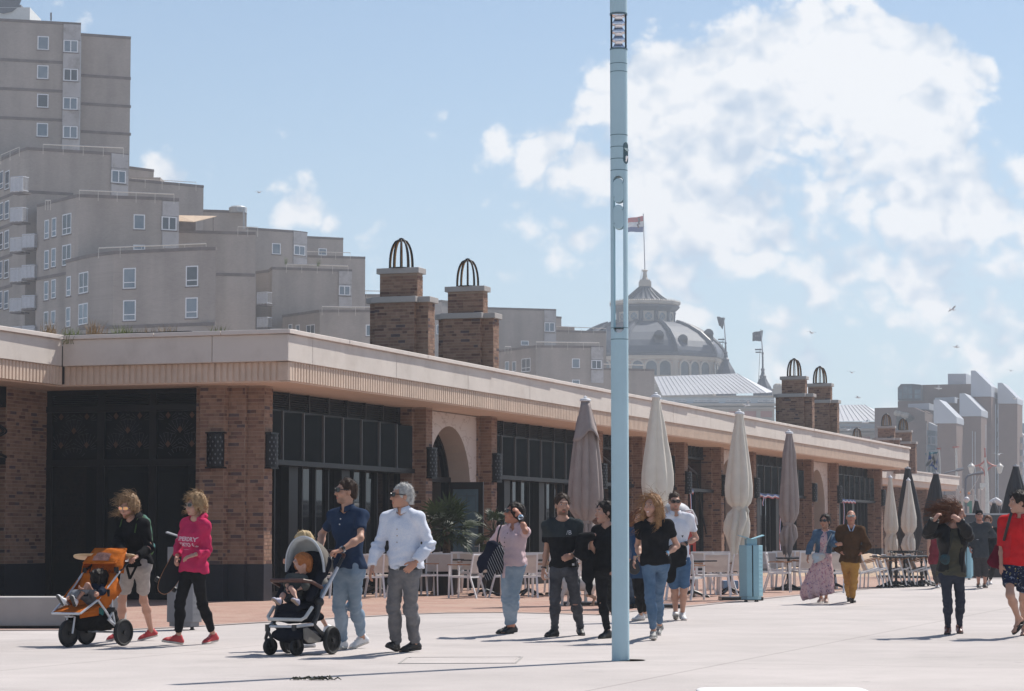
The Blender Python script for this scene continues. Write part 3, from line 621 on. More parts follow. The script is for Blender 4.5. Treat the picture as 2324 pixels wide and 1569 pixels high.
# ------------------------------------------------------------ the next pavilion along the boulevard
PV2=empty('pavilion',at(2030,1216,142)*1.0,0,'farther low pavilion with pale fascia behind the closed black parasols','pavilion')
def pin2(o): o.parent=PV2; o.matrix_parent_inverse=Matrix.Translation(-PV2.location); return o
q0=atz(2003,1060.5,ZT); q1=atz(2177,1081,ZT); u2=(q1-q0); u2.z=0; L2=u2.length; u2.normalize(); n2=Vector((u2.y,-u2.x,0))
q0.z=0; q0-=u2*4; L2+=4
def b2(mb,a,b,t0,t1,z0,z1):
    f=lambda s,t,z:q0+u2*s+n2*t+Vector((0,0,z))
    return mb.hexa([f(a,t0,z0),f(a,t1,z0),f(b,t1,z0),f(b,t0,z0),f(a,t0,z1),f(a,t1,z1),f(b,t1,z1),f(b,t0,z1)])
for k in range(5):
    m=MB(); b2(m,L2*k/5+.01,L2*(k+1)/5-.01,-.3,0,ZF,ZT-.08); pin2(m.build('fascia_panel',M_stone))
    m=MB(); b2(m,L2*k/5+.005,L2*(k+1)/5-.005,-.3,.05,ZT-.078,ZT); pin2(m.build('coping_stone',M_coping))
m=MB(); b2(m,0,L2-.1,-.3,-.12,ZS,ZF); b2(m,0,L2-.15,-9,-.25,ZS-.02,ZS+.01); b2(m,L2-.3,L2-.12,-9,-.25,ZS,ZF); pin2(m.build('soffit',M_soffit))
m=MB(); b2(m,0,L2-.3,-9,-.3,ZS+.012,ZT-.1); pin2(m.build('roof',M_roof)); 
m=MB(); b2(m,0,L2-2,-9,-1.7,0,ZS-.02); pin2(m.build('shop_front',M_glass))
for k in range(5):
    m=MB(); s_=L2-2.2-3.9*k; b2(m,s_,s_+.7,-1.9,-.9,0,ZS-.021); o=pin2(m.build('brick_pillar',M_mortar))
    f=lambda s,t,z:q0+u2*s+n2*t+Vector((0,0,z)); lay_bricks(o,[(f(s_,-1.9,0),n2,-u2,1.0,0,ZS-.02),(f(s_,-.9,0),u2,n2,.7,0,ZS-.02)],70+k)
for x,Y,sd in ((2013,138,80),(2051,143.5,81),(1946,156,82)):
    p=at(x,1000,Y); c=chimney(0,0,sd); c.location=Vector((p.x,p.y,0))-P(.2,-.65,0)*1.0; c.location.z=0
    c.parent=PV2; c.matrix_parent_inverse=Matrix.Translation(-PV2.location)

# ------------------------------------------------------------ sea side, seen only in the window reflections
m=MB(); fbox(m,-10,330,44,45,0,2.3); fbox(m,-10,330,47,48,2.3,3.6); tag(m.build('sea_wall',mat('sea_wall_concrete',(.16,.18,.19),rough=.9,var=.2)),kind='structure')
m=MB()
for k in range(110):
    s_=-8+3*k; fbox(m,s_,s_+.08,43.9,43.98,2.3,3.3)
fbox(m,-10,330,43.88,43.99,3.25,3.34); fbox(m,-10,330,43.9,43.97,2.8,2.86); tag(m.build('sea_railing',M_white),kind='structure')
# ------------------------------------------------------------ stepped apartment blocks behind the pavilion
M_apt=mat('taupe_brick_cladding',(.40,.355,.325),rough=.9,spec=.15,var=.07,vs=.35)
def aptpattern():
    nt=M_apt.node_tree; N=nt.nodes; L=nt.links; b=N['Principled BSDF']; src=b.inputs['Base Color'].links[0].from_socket
    tc=N.new('ShaderNodeTexCoord'); ge=N.new('ShaderNodeNewGeometry')
    # woven brickwork: courses in z and along the wall (x+y works for every facing)
    sp=N.new('ShaderNodeSeparateXYZ'); L.new(tc.outputs['Object'],sp.inputs[0])
    ad=N.new('ShaderNodeMath'); ad.operation='ADD'; L.new(sp.outputs[0],ad.inputs[0]); L.new(sp.outputs[1],ad.inputs[1])
    cb=N.new('ShaderNodeCombineXYZ'); L.new(ad.outputs[0],cb.inputs[0]); L.new(sp.outputs[2],cb.inputs[1])
    br=N.new('ShaderNodeTexBrick'); L.new(cb.outputs[0],br.inputs[0]); br.inputs['Scale'].default_value=1; br.inputs['Brick Width'].default_value=.28; br.inputs['Row Height'].default_value=.11; br.inputs['Mortar Size'].default_value=.02
    br.inputs['Color1'].default_value=(1,1,1,1); br.inputs['Color2'].default_value=(.84,.83,.83,1); br.inputs['Mortar'].default_value=(1.0,.98,.95,1)
    st=N.new('ShaderNodeTexNoise'); st.inputs['Scale'].default_value=.5; st.inputs['Detail'].default_value=5
    mp=N.new('ShaderNodeMapping'); mp.inputs['Scale'].default_value=(1,1,.15); L.new(tc.outputs['Object'],mp.inputs[0]); L.new(mp.outputs[0],st.inputs['Vector'])
    mr=N.new('ShaderNodeMapRange'); L.new(st.outputs[0],mr.inputs[0]); mr.inputs[1].default_value=.35; mr.inputs[2].default_value=.7; mr.inputs[3].default_value=1.06; mr.inputs[4].default_value=.82
    mm=N.new('ShaderNodeMix'); mm.data_type='RGBA'; mm.blend_type='MULTIPLY'; mm.inputs[0].default_value=.8; L.new(src,mm.inputs[6]); L.new(br.outputs[0],mm.inputs[7])
    hs=N.new('ShaderNodeHueSaturation'); L.new(mr.outputs[0],hs.inputs['Value']); L.new(mm.outputs[2],hs.inputs['Color']); L.new(hs.outputs[0],b.inputs['Base Color'])
aptpattern()
M_course=mat('dark_course',(.20,.17,.16),rough=.9,var=.2,vs=1)
M_strip=mat('stair_concrete',(.46,.44,.44),rough=.85,var=.1,vs=.5,grime=.75)
M_wfr=mat('white_window_frame',(.74,.75,.77),rough=.4,var=.03)
M_pane=mat('apartment_glass',(.10,.15,.20),rough=.12,spec=.6,var=.5,vs=.4,hue=(.22,.26,.30))
M_pane2=mat('curtained_glass',(.10,.12,.14),rough=.15,spec=.5,var=.3,vs=.5)
M_rail=mat('white_beige_rail',(.80,.74,.66),rough=.35,metal=.2,var=.05)  # bright white-beige roof rails
M_balc=mat('balcony_white',(.66,.67,.70),rough=.5,var=.06)
def window(parent,a,b,z0,z1,nrm,kind,w=.09,pm=None,fm=None):
    """a,b: plan points of the opening's ends, on the wall plane; frame stands 3 cm proud, pane behind it"""
    u=(b-a); L_=u.length; u.normalize(); fr=MB(); z=Vector((0,0,1))
    def bar(x0,x1,h0,h1,o0=-.03,o1=.035):
        p=lambda x,h,o:a+u*x+nrm*o+z*h
        fr.hexa([p(x0,h0,o1),p(x0,h0,o0),p(x1,h0,o0),p(x1,h0,o1),p(x0,h1,o1),p(x0,h1,o0),p(x1,h1,o0),p(x1,h1,o1)])
    bar(0,L_,z0,z0+w); bar(0,L_,z1-w,z1); bar(0,w,z0+w,z1-w); bar(L_-w,L_,z0+w,z1-w)
    if kind in('d2','q4'): bar(L_*.5-w*.5,L_*.5+w*.5,z0+w,z1-w)
    if kind in('h2','q4'): bar(w,L_-w,z0+(z1-z0)*.3-w*.4,z0+(z1-z0)*.3+w*.4,-.03,.034)
    f=fr.build('window',fm or M_wfr,parent)
    si=MB(); p_=lambda x,h,o:a+nrm*o+u*x+z*h; si.hexa([p_(-.06,z0-.1,.08),p_(-.06,z0-.1,-.05),p_(L_+.06,z0-.1,-.05),p_(L_+.06,z0-.1,.08),p_(-.06,z0-.012,.08),p_(-.06,z0-.012,-.05),p_(L_+.06,z0-.012,-.05),p_(L_+.06,z0-.012,.08)]); si.build('sill',M_course,f)
    pn=MB(); o=.004; pn.add([a+nrm*o+z*z0,b+nrm*o+z*z0,b+nrm*o+z*z1,a+nrm*o+z*z1],[(0,1,2,3)]); pn.build('pane',pm or M_pane,f)
    return f
def px_on(x,y,A,B):
    """the point where pixel column x meets the vertical plane through A and B, and the height of pixel y there"""
    a,b=ray(x,y); d=B-A; # X=a*Y
    k=(a*A.y-A.x)/(d.x-a*d.y); p=A+d*k; return Vector((p.x,p.y,0)),CAMH+b*p.y
def block(label,tops,Y0,windows=(),courses=(),strips=(),back=14,coping=.28,ref=0):
    zt=at(tops[ref][0],tops[ref][1],Y0).z
    fp=[atz(x,y,zt) for x,y in tops]; fp=[Vector((p.x,p.y,0)) for p in fp]
    root=empty('apartment_block',fp[0],0,label,'apartment building','stepped apartment blocks')
    ofs=-fp[0]
    def part(mb,name,m,par=None):
        o=mb.build(name,m); o.parent=par or root
        if par is None: o.matrix_parent_inverse=Matrix.Translation(ofs)
        return o
    kb_=(fp[-1].y+back)/fp[-1].y; poly=[(p.x,p.y) for p in fp]+[(fp[-1].x*kb_-.6,fp[-1].y+back),(fp[0].x*kb_+.3,fp[0].y+back)]
    m=MB(); m.prism(poly,0,zt-.02); part(m,'wall',M_apt)
    faces=[]
    for A,B in zip(fp[:-1],fp[1:]):
        u=(B-A).normalized(); n_=Vector((u.y,-u.x,0)); faces.append((A,B,u,n_))
    cp=MB()
    for A,B,u,n_ in faces:
        q=lambda p,o,h:p+n_*o+Vector((0,0,h))
        cp.hexa([q(A,.07,zt-coping),q(A,-.3,zt-coping),q(B,-.3,zt-coping),q(B,.07,zt-coping),q(A,.07,zt),q(A,-.3,zt),q(B,-.3,zt),q(B,.07,zt)])
    part(cp,'coping',M_course)
    def face_of(x):
        for (t0,t1),f in zip(zip(tops[:-1],tops[1:]),faces):
            if min(t0[0],t1[0])-1<=x<=max(t0[0],t1[0])+1: return f
        return faces[-1]
    for (x0,x1,y0,y1) in courses:
        A,B,u,n_=face_of((x0+x1)/2); a,za=px_on(x0,y0,A,B); b,zb=px_on(x1,y1,A,B); zc=(za+zb)/2
        m=MB(); q=lambda p,o,h:p+n_*o+Vector((0,0,h)); m.hexa([q(a,.05,zc-.14),q(a,-.1,zc-.14),q(b,-.1,zc-.14),q(b,.05,zc-.14),q(a,.05,zc+.14),q(a,-.1,zc+.14),q(b,-.1,zc+.14),q(b,.05,zc+.14)]); part(m,'string_course',M_course)
    for (x0,x1,yt,yb,seams) in strips:
        A,B,u,n_=face_of((x0+x1)/2); a,za=px_on(x0,yt,A,B); b,_=px_on(x1,yt,A,B); _,zb=px_on(x0,yb,A,B)
        q=lambda p,o,h:p+n_*o+Vector((0,0,h)); sy=[yt]+list(seams)+[yb]
        for k in range(len(sy)-1):
            _,h1=px_on((x0+x1)/2,sy[k],A,B); _,h0=px_on((x0+x1)/2,sy[k+1],A,B)
            m=MB(); m.hexa([q(a,.18,h0+.02),q(a,-.5,h0+.02),q(b,-.5,h0+.02),q(b,.18,h0+.02),q(a,.18,h1-.02),q(a,-.5,h1-.02),q(b,-.5,h1-.02),q(b,.18,h1-.02)]); part(m,'stair_panel',M_strip)
    for wi,(xc,yc,w,h,k) in enumerate(windows):
        A,B,u,n_=face_of(xc); a,_=px_on(xc-w/2,yc,A,B); b,_=px_on(xc+w/2,yc,A,B); _,z1=px_on(xc,yc-h/2,A,B); _,z0=px_on(xc,yc+h/2,A,B)
        on=[s_ for s_ in strips if s_[0]<=xc<=s_[1]]
        if on: a=a+n_*.19; b=b+n_*.19
        o=window(root,a,b,z0,z1,n_,k,w=.10,pm=M_pane2 if wi%3==2 else M_pane); o.matrix_parent_inverse=Matrix.Translation(ofs)
    root['zt']=zt
    return root,part,fp,zt
def roof_rail(part,pts,Y,thick=.05,posts=True):
    m=MB(); ps=[at(x,y,Y) for x,y in pts]; m.tube(ps,thick,5)
    for a,b in zip(ps[:-1],ps[1:]):
        n_=max(2,int((b-a).length/1.6))
        for k in range(n_+1):
            p=a+(b-a)*k/n_; m.tube([p,p-Vector((0,0,.9))],.018,4)
    part(m,'roof_rail',M_rail)
def balcony(part,x0,x1,y0,y1,Y):
    a=at(x0,y1,Y); b=at(x1,y1+(y1-y0)*-.12,Y-.6); top=at(x0,y0,Y).z-a.z
    u=b-a; u.z=0; L_=u.length; u.normalize(); n_=Vector((u.y,-u.x,0)); z=Vector((0,0,1))
    m=MB(); q=lambda x,o,h:a+u*x+n_*o+z*h
    m.hexa([q(0,.4,-.15),q(0,-.9,-.15),q(L_,-.9,-.15),q(L_,.4,-.15),q(0,.4,0),q(0,-.9,0),q(L_,-.9,0),q(L_,.4,0)])
    o=part(m,'balcony',M_course)
    r=MB(); nb=9
    for k in range(nb+1): r.tube([q(L_*k/nb,.38,0),q(L_*k/nb,.38,top)],.022 if k%3 else .045,4)
    r.tube([q(0,.38,top),q(L_,.38,top)],.05,5); r.tube([q(0,.38,.12),q(L_,.38,.12)],.04,5); r.tube([q(L_,.38,top),q(L_,-.5,top)],.05,5); r.tube([q(L_,.38,.12),q(L_,-.5,.12)],.04,5)
    for k in range(4): r.tube([q(L_,.2-.2*k,.1),q(L_,.2-.2*k,top)],.025,4)
    r.add([q(.02,.35,.1),q(L_-.02,.35,.1),q(L_-.02,.35,top-.08),q(.02,.35,top-.08)],[(0,1,2,3)])
    r.build('railing',M_balc,o)
# tower
rt,pt,fp,zt=block('tallest apartment tower, with four small square windows and a pale stair strip',[(-60,39),(143,50),(184,52.3)],245,
  [(98,98,26,31,'sq'),(97,164,26,31,'sq'),(97,229,26,31,'sq'),(96,295,26,31,'sq'),(160,106,33,28,'d2'),(160,171,33,28,'d2'),(159,236,33,28,'d2'),(159,301,33,28,'d2')],
  [(-60,142,132,143),(-60,142,197,209),(-60,142,263,275)],[(144,183,56,345,(92,121,157,186,222,251,287,316))],ref=1)
_,p_w,_,_=block('plain wing of the tallest tower, slightly lower, with three dark courses',[(184,75.5),(297,83.5)],247.5,[],[(184,297,172,178),(184,297,236,242),(184,297,299,305)])
m=MB(); a=at(-40,17,249); b=at(68,19,249); m.prism([(a.x,a.y),(b.x,b.y),(b.x,b.y+6),(a.x,a.y+6)],zt-.01,a.z); pt(m,'roof_house',mat('pale_cladding',(.62,.64,.64),rough=.6,var=.05))
m=MB(); m.tube([at(116,47,246),at(116,29,246)],.09,5); pt(m,'antenna',mat('dark_mast',(.18,.18,.19),rough=.6)); m=MB(); m.tube([at(39,15,251),at(39,-4,251)],.08,5); pt(m,'antenna',MATS['dark_mast']); m=MB(); m.tube([at(16,19,251),at(16,-4,251)],.2,6); m.lathe([(0,0),(1.2,.2),(1.7,.7)],at(14,7,250),12,rotm(R(70),0,0)); m.prism([(at(-40,0,252).x,252),(at(48,0,252).x,252),(at(48,0,252).x,256),(at(-40,0,252).x,256)],at(0,19,252).z,at(0,11,252).z); pt(m,'dish_mount',MATS['dark_mast'])
# block below the tower
rt,pt,fp,zt=block('apartment block below the tall tower, with stacked white balconies at its corner',[(-60,388),(44,340),(62,334),(250,346),(291,350)],234,
  [(267,402,33,29,'d2'),(3,409,9,40,'h2'),(16.5,409,10,42,'h2'),(3,480,9,40,'h2'),(16,477,10,42,'h2'),(2,548,9,40,'h2'),(15.5,544,10,42,'h2'),(1,613,9,40,'h2'),(15,611,10,42,'h2'),(1,681,9,40,'h2'),(14.5,681,10,42,'h2')],
  [(64,166,434,443),(-60,30,470,447),(-60,28,536,514),(-60,28,604,582),(-60,28,672,650)],[(252,290,350,446,(383,420))],ref=2)
roof_rail(pt,[(98,328),(280,336)],233.6); roof_rail(pt,[(2,352),(44,334)],233.8,.03)
for x0,x1,y0,y1 in ((30,57,404,438),(29,56,474,506),(29,54,542,573),(29,54,611,642),(28,53,680,709),(28,52,744,760)): balcony(pt,x0,x1,y0,y1,232.6)
for x0,x1,y0,y1 in ((56,83,534,565),(55,83,604,634),(55,83,673,702),(56,83,742,760)): balcony(pt,x0,x1,y0,y1,231.4)
# middle block with grimy strip
rt,pt,fp,zt=block('apartment block with one square window, a grime-streaked stair strip and columns of side windows',[(84,464),(172,442),(180,441),(367,448),(406,450.5)],224,
  [(316,504,26,34,'sq'),(316,562,27,12,'sq'),(382,508,34,31,'d2'),(106.5,521,10,43,'h2'),(123,516,10,43,'h2'),(152,509,20,47,'q4'),(106,590,10,43,'h2'),(122,585,10,43,'h2'),(151.5,579,20,47,'q4'),(105.5,660,10,43,'h2'),(122,656,10,43,'h2'),(105,729,10,43,'h2'),(121,727,10,43,'h2')],
  [(84,172,634,616)],[(368,405,458,565,(492,526))],ref=2)
roof_rail(pt,[(180,432),(395,441)],223.5); roof_rail(pt,[(103,455),(115,455)],223.5)
# front block
rt,pt,fp,zt=block('nearest apartment block with four large two-part windows on its broad front',[(150,590),(205,577),(258,570),(455,561),(490,561)],214,
  [(294,632,29,47,'h2'),(294,705,29,47,'h2'),(436,627,28,47,'h2'),(435,699,28,47,'h2'),(156,650,10,45,'h2'),(190,642,21,48,'q4'),(155,720,10,45,'h2'),(189,713,21,48,'q4')],[(180,488,744,737)],ref=2)
roof_rail(pt,[(224,563),(468,553)],213.6)
# behind, right of the tower
block('small rooftop block just right of the tall tower, against the white cloud',[(288,377),(349,385)],262,[],back=8)
rt,pt,fp,zt=block('broad plain apartment block behind the second stair strip, with a railed terrace',[(280,404),(462,421)],252)
roof_rail(pt,[(291,405),(445,414)],252.5,.03)
m=MB(); a=at(292,403,256); b=at(364,410,256); m.prism([(a.x,a.y),(b.x,b.y),(b.x,b.y+4),(a.x,a.y+4)],zt-.01,at(292,403,256).z); pt(m,'roof_house',M_apt)
rt,pt,fp,zt=block('low apartment block with a rooftop pipe and a squat vent, right of the beige awning',[(440,475),(560,479)],262)
m=MB(); p=at(540,475,263); m.lathe([(.95,-.4),(.95,.15),(.7,.3),(.0,.32)],p,12); m.tube([at(553,480,261.8),at(553,472,261.8)],.12,6); m.tube([at(553,520,261.6),at(553,474,261.6)],.10,6); pt(m,'roof_vent',mat('galvanised',(.45,.47,.48),rough=.5,metal=.3))
rt,pt,fp,zt=block('wide blank apartment wall right of the nearest block, with one dark course',[(400,522),(580,527)],232,[],[(490,578,622,626)])
roof_rail(pt,[(540,515),(585,516)],232.5,.03)
aw=empty('awning',at(440,500,230.5),0,'beige sun awning on thin poles over a roof terrace','awning'); m=MB(); q=[at(404,490,231),at(492,492,231),at(440,505,228),at(404,503,229)]; z_=Vector((0,0,.06)); m.hexa(q+[p+z_ for p in q]); o=m.build('canopy',mat('awning_cloth',(.55,.42,.30),rough=.9)); o.parent=aw; o.matrix_parent_inverse=Matrix.Translation(-aw.location)
m=MB(); m.tube([at(484,494,231),at(484,524,231)],.06,5); m.tube([at(404,489,231),at(492,492,231)],.05,5); m.box(at(425,512,231.5),(1.6,.2,1.0)); o=m.build('frame',M_course); o.parent=aw; o.matrix_parent_inverse=Matrix.Translation(-aw.location)
# middle distance
rt,pt,fp,zt=block('apartment block with a square window and a stair strip, roof plants in front',[(560,516),(664,523),(697,527)],285,[(627,565,20,25,'sq'),(677,569,25,22,'d2')],[],[(664.5,695,527,602,(555,585))],ref=0)
block('small apartment block with a window half hidden by a roof rail, left of the chimneys',[(694,536),(779,540)],305,[(732,572,19,16,'sq')])
rt,pt,fp,zt=block('apartment block stepping down right behind the near chimneys',[(690,579),(829,583)],292)
roof_rail(pt,[(696,571),(795,574)],291.6,.04)
rt,pt,fp,zt=block('broad apartment block with a blank front and corner balconies on its left',[(581,616),(611,612),(618,606),(768,611),(799,612)],264,[(781,660,26,22,'d2')],[],[(768.5,798,616,700,(646,674))],ref=2)
roof_rail(pt,[(650,600),(790,604)],263.5,.06)
for y0,y1 in ((665,692),(722,745)): balcony(pt,588,611,y0,y1,262.4)
for x,y in ((648,596),(722,601)): tuft(at(x,y+4,263.4),1.1,60,M_gr,'spiky green plant on the apartment roof terrace, '+('left one' if x<700 else 'right one'),.6)
rt,pt,fp,zt=block('low apartment block with three white side windows, left of the near chimneys',[(641,715),(726,703),(870,703)],254,[(659,746,9,20,'sq'),(676,748,9,22,'sq'),(705,748,19,22,'d2'),(836,750,12,26,'sq')],ref=1)
roof_rail(pt,[(731,696),(845,697)],253.5,.06)
rt,pt,fp,zt=block('apartment block mostly hidden behind the first chimney, with a slatted rail',[(797,668),(880,668)],296); roof_rail(pt,[(800,660),(865,661)],295.6,.05)
block('narrow grey block seen between the two near chimneys',[(980,683),(1002,681),(1040,686)],345,[(996,748,10,22,'sq')],ref=1)
# beyond the chimneys
rt,pt,fp,zt=block('apartment block right of the near chimneys with a stair strip window',[(1090,697),(1234,701),(1262,702)],332,[(1246,743,23,21,'d2'),(1191,779,18,11,'sq')],[],[(1234.5,1261,705,790,(731,757))])
block('tiny rooftop block beside the stair strip, right of the near chimneys',[(1259,718),(1274,719)],350,back=6)
rt,pt,fp,zt=block('plain apartment block left of the lamp post, its corner touching the grey dome',[(1255,749),(1376,752)],342)
roof_rail(pt,[(1262,741),(1376,746)],341.5,.05)
m=MB(); a=at(1266,742,346); b=at(1304,743,346); m.prism([(a.x,a.y),(b.x,b.y),(b.x,b.y+4),(a.x,a.y+4)],zt-.01,a.z); pt(m,'roof_house',M_apt)
rt,pt,fp,zt=block('low apartment block before the dome with a blue square window and pale left side',[(1110,798),(1216,784),(1340,785),(1369,786)],302,[(1151,831,9,21,'sq'),(1167,832,9,23,'sq'),(1194,829,20,31,'q4'),(1307,825,18,22,'sq'),(1307,869,18,14,'sq'),(1352,828,23,20,'d2')],[],[(1340.5,1368,788,870,(817,840))],ref=1)
roof_rail(pt,[(1217,776),(1360,778)],301.6,.07); roof_rail(pt,[(1146,787),(1160,787)],301.6,.06)
rt,pt,fp,zt=block('small plain apartment block right of the lamp post under the dome',[(1350,835),(1485,838)],325); roof_rail(pt,[(1352,826),(1462,829)],324.6,.07)
# ------------------------------------------------------------ the domed hall
M_slate=mat('dome_zinc',(.07,.082,.11),rough=.62,spec=.35,metal=.0,var=.12,vs=.3)
def scales():
    nt=M_slate.node_tree; N=nt.nodes; L=nt.links; b=N['Principled BSDF']; src=b.inputs['Base Color'].links[0].from_socket
    tc=N.new('ShaderNodeTexCoord'); sp=N.new('ShaderNodeSeparateXYZ'); L.new(tc.outputs['Object'],sp.inputs[0])
    def M(op,a,b=0.):
        n=N.new('ShaderNodeMath'); n.operation=op
        for i,v in ((0,a),(1,b)):
            if isinstance(v,(int,float)): n.inputs[i].default_value=v
            else: L.new(v,n.inputs[i])
        return n.outputs[0]
    an=M('MULTIPLY',M('ARCTAN2',sp.outputs[0],sp.outputs[1]),18.); zz=M('MULTIPLY',sp.outputs[2],1.1); outs=[]
    for s_ in (1,-1):
        f=M('ABSOLUTE',M('SUBTRACT',M('FRACT',M('ADD',an,M('MULTIPLY',zz,s_))),.5)); outs.append(M('LESS_THAN',f,.09))
    k=M('MULTIPLY',M('MAXIMUM',outs[0],outs[1]),.55)
    x=N.new('ShaderNodeMix'); x.data_type='RGBA'; L.new(k,x.inputs[0]); L.new(src,x.inputs[6]); x.inputs[7].default_value=(.06,.07,.09,1); L.new(x.outputs[2],b.inputs['Base Color'])
scales()
M_rib=mat('dome_rib_lead',(.055,.062,.082),rough=.5,var=.1); M_cream=mat('cream_stone',(.44,.39,.33),rough=.8,var=.08,vs=.5); M_hbrick=mat('rose_brick',(.42,.20,.17),rough=.9,var=.12,vs=.6); M_ochre=mat('ochre_render',(.52,.34,.24),rough=.9,var=.1,vs=.5)
YD=560.; sc=YD/5700; xd=1466; cD=at(xd,1217,YD); KH=empty('domed_hall',(cD.x,cD.y,0),0,'large hall with a grey scaled dome, lantern and cream arched drum','building')
def kp(mb,name,m,par=None):
    o=mb.build(name,m,par or KH); return o
def zz(y): return at(xd,y,YD).z
prof=[(183.5,813),(182,806),(178,797),(167,783),(146,764.5),(118,748.5),(100,741),(84,736)]
A0=R(-90+19.5)
def deca(pr,n,a0,smooth=False):
    m=MB(); m.lathe([(r*sc,z) for r,z in pr],(0,0,0),n,rotm(0,0,a0)); return m
dm=deca([(r,zz(y)) for r,y in prof],10,A0); dome=kp(dm,'dome',M_slate)
for k in range(10):
    a=A0+2*math.pi*k/10; m=MB(); m.tube([Vector((r*sc*math.cos(a),r*sc*math.sin(a),zz(y)+.1)) for r,y in prof],.55,6); kp(m,'dome_rib',M_rib)
# hooded dormers on the dome
for dx,y,sg in ((1488,782,0),(1489+53,790,1),(1605,772,2),(1408,790,3)):
    x_=(dx-xd)*sc; yy=-math.sqrt(max(4,(150*sc)**2-x_**2)); m=MB(); m.box((x_,yy,zz(y)),(2.0,3.2,1.7)); m.lathe([(1.1,-1.6),(1.1,1.6)],(x_,yy,zz(y)+.85),10,rotm(R(90),0,0)); kp(m,'dormer',M_rib)
kp(deca([(186,zz(819)),(188,zz(817)),(188,zz(812)),(184,zz(811.5))],10,A0),'gutter',M_rib)
dr=deca([(176,0),(176,zz(829)),(182,zz(825)),(184,zz(820)),(184,zz(818.5))],10,A0); DR=kp(dr,'drum',M_cream)
rr=176*sc; ap=rr*math.cos(math.pi/10); half=rr*math.sin(math.pi/10)
for k in range(10):
    a=A0+2*math.pi*(k+.5)/10; nx=Vector((math.cos(a),math.sin(a),0)); 
    if nx.y>.1: continue
    u=Vector((-nx.y,nx.x,0)); c=nx*ap
    m=MB(); q=lambda x,o,z:c+u*x+nx*o+Vector((0,0,z))
    m.hexa([q(-half*.86,.1,zz(846)),q(-half*.86,-.1,zz(846)),q(half*.86,-.1,zz(846)),q(half*.86,.1,zz(846)),q(-half*.86,.1,zz(833)),q(-half*.86,-.1,zz(833)),q(half*.86,-.1,zz(833)),q(half*.86,.1,zz(833))]); kp(m,'ochre_band',M_ochre)
    for j in range(6):
        x=half*(-.72+.288*j); m=MB(); m.hexa([q(x-.5,.12,zz(829.5)),q(x-.5,0,zz(829.5)),q(x+.5,0,zz(829.5)),q(x+.5,.12,zz(829.5)),q(x-.5,.12,zz(825.5)),q(x-.5,0,zz(825.5)),q(x+.5,0,zz(825.5)),q(x+.5,.12,zz(825.5))]); kp(m,'frieze_panel',M_hbrick)
    for j in range(3):
        x=half*.56*(j-1); r=1.15; ring=MB(); gl=MB(); n=10; zc=zz(842)
        arc=[(x+r*math.cos(math.pi*t/n),zc+r*math.sin(math.pi*t/n)) for t in range(n+1)]; arc2=[(x+(r+.42)*math.cos(math.pi*t/n),zc+(r+.42)*math.sin(math.pi*t/n)) for t in range(n+1)]
        gl.add([q(x-r,.17,zz(862)),q(x+r,.17,zz(862))]+[q(a_,.17,b_) for a_,b_ in arc],[tuple(range(n+3))])
        for t in range(n): ring.hexa([q(*arc[t][:1],.16,arc[t][1]),q(arc[t+1][0],.16,arc[t+1][1]),q(arc2[t+1][0],.16,arc2[t+1][1]),q(arc2[t][0],.16,arc2[t][1]),q(arc[t][0],.34,arc[t][1]),q(arc[t+1][0],.34,arc[t+1][1]),q(arc2[t+1][0],.34,arc2[t+1][1]),q(arc2[t][0],.34,arc2[t][1])])
        for sgn in(-1,1): ring.box(q(x+sgn*(r+.21),.25,zc-2),(.3,.3,4),rotm(0,0,a))
        W_=kp(ring,'arch_window',M_cream); gl.build('pane',M_pane2,W_)
# lantern
ln=[(67,zz(740)),(70,zz(736.5)),(65,zz(735)),(65,zz(712)),(72,zz(708)),(79,zz(701)),(80,zz(698)),(76,zz(696))]
AL=R(-90+4-15); LT=kp(deca(ln,12,AL),'lantern',M_rib)
kp(deca([(76,zz(697)),(81,zz(694)),(82,zz(688)),(77,zz(686)),(50,zz(684))],12,AL),'cresting',M_cream)
cr=MB()
for k in range(96):
    a=2*math.pi*k/96; cr.add([Vector((81*sc*math.cos(a+d_),81*sc*math.sin(a+d_),z)) for d_,z in ((-.02,zz(688)),(.02,zz(688)),(0,zz(683)))],[(0,1,2)])
kp(cr,'cresting_points',M_cream)['kind']='stuff'
kp(deca([(54,zz(686)),(40,zz(676)),(26,zz(664)),(15,zz(654)),(11,zz(650))],12,AL),'lantern_roof',M_slate)
for k in range(24):
    a=AL+2*math.pi*k/24; 
    if math.sin(a)>.2: continue
    m=MB(); m.tube([Vector((r*sc*math.cos(a),r*sc*math.sin(a),zz(y)+.08)) for r,y in ((54,685),(40,675.5),(26,663.5),(14,653))],.16,4); kp(m,'roof_rib',M_rib)
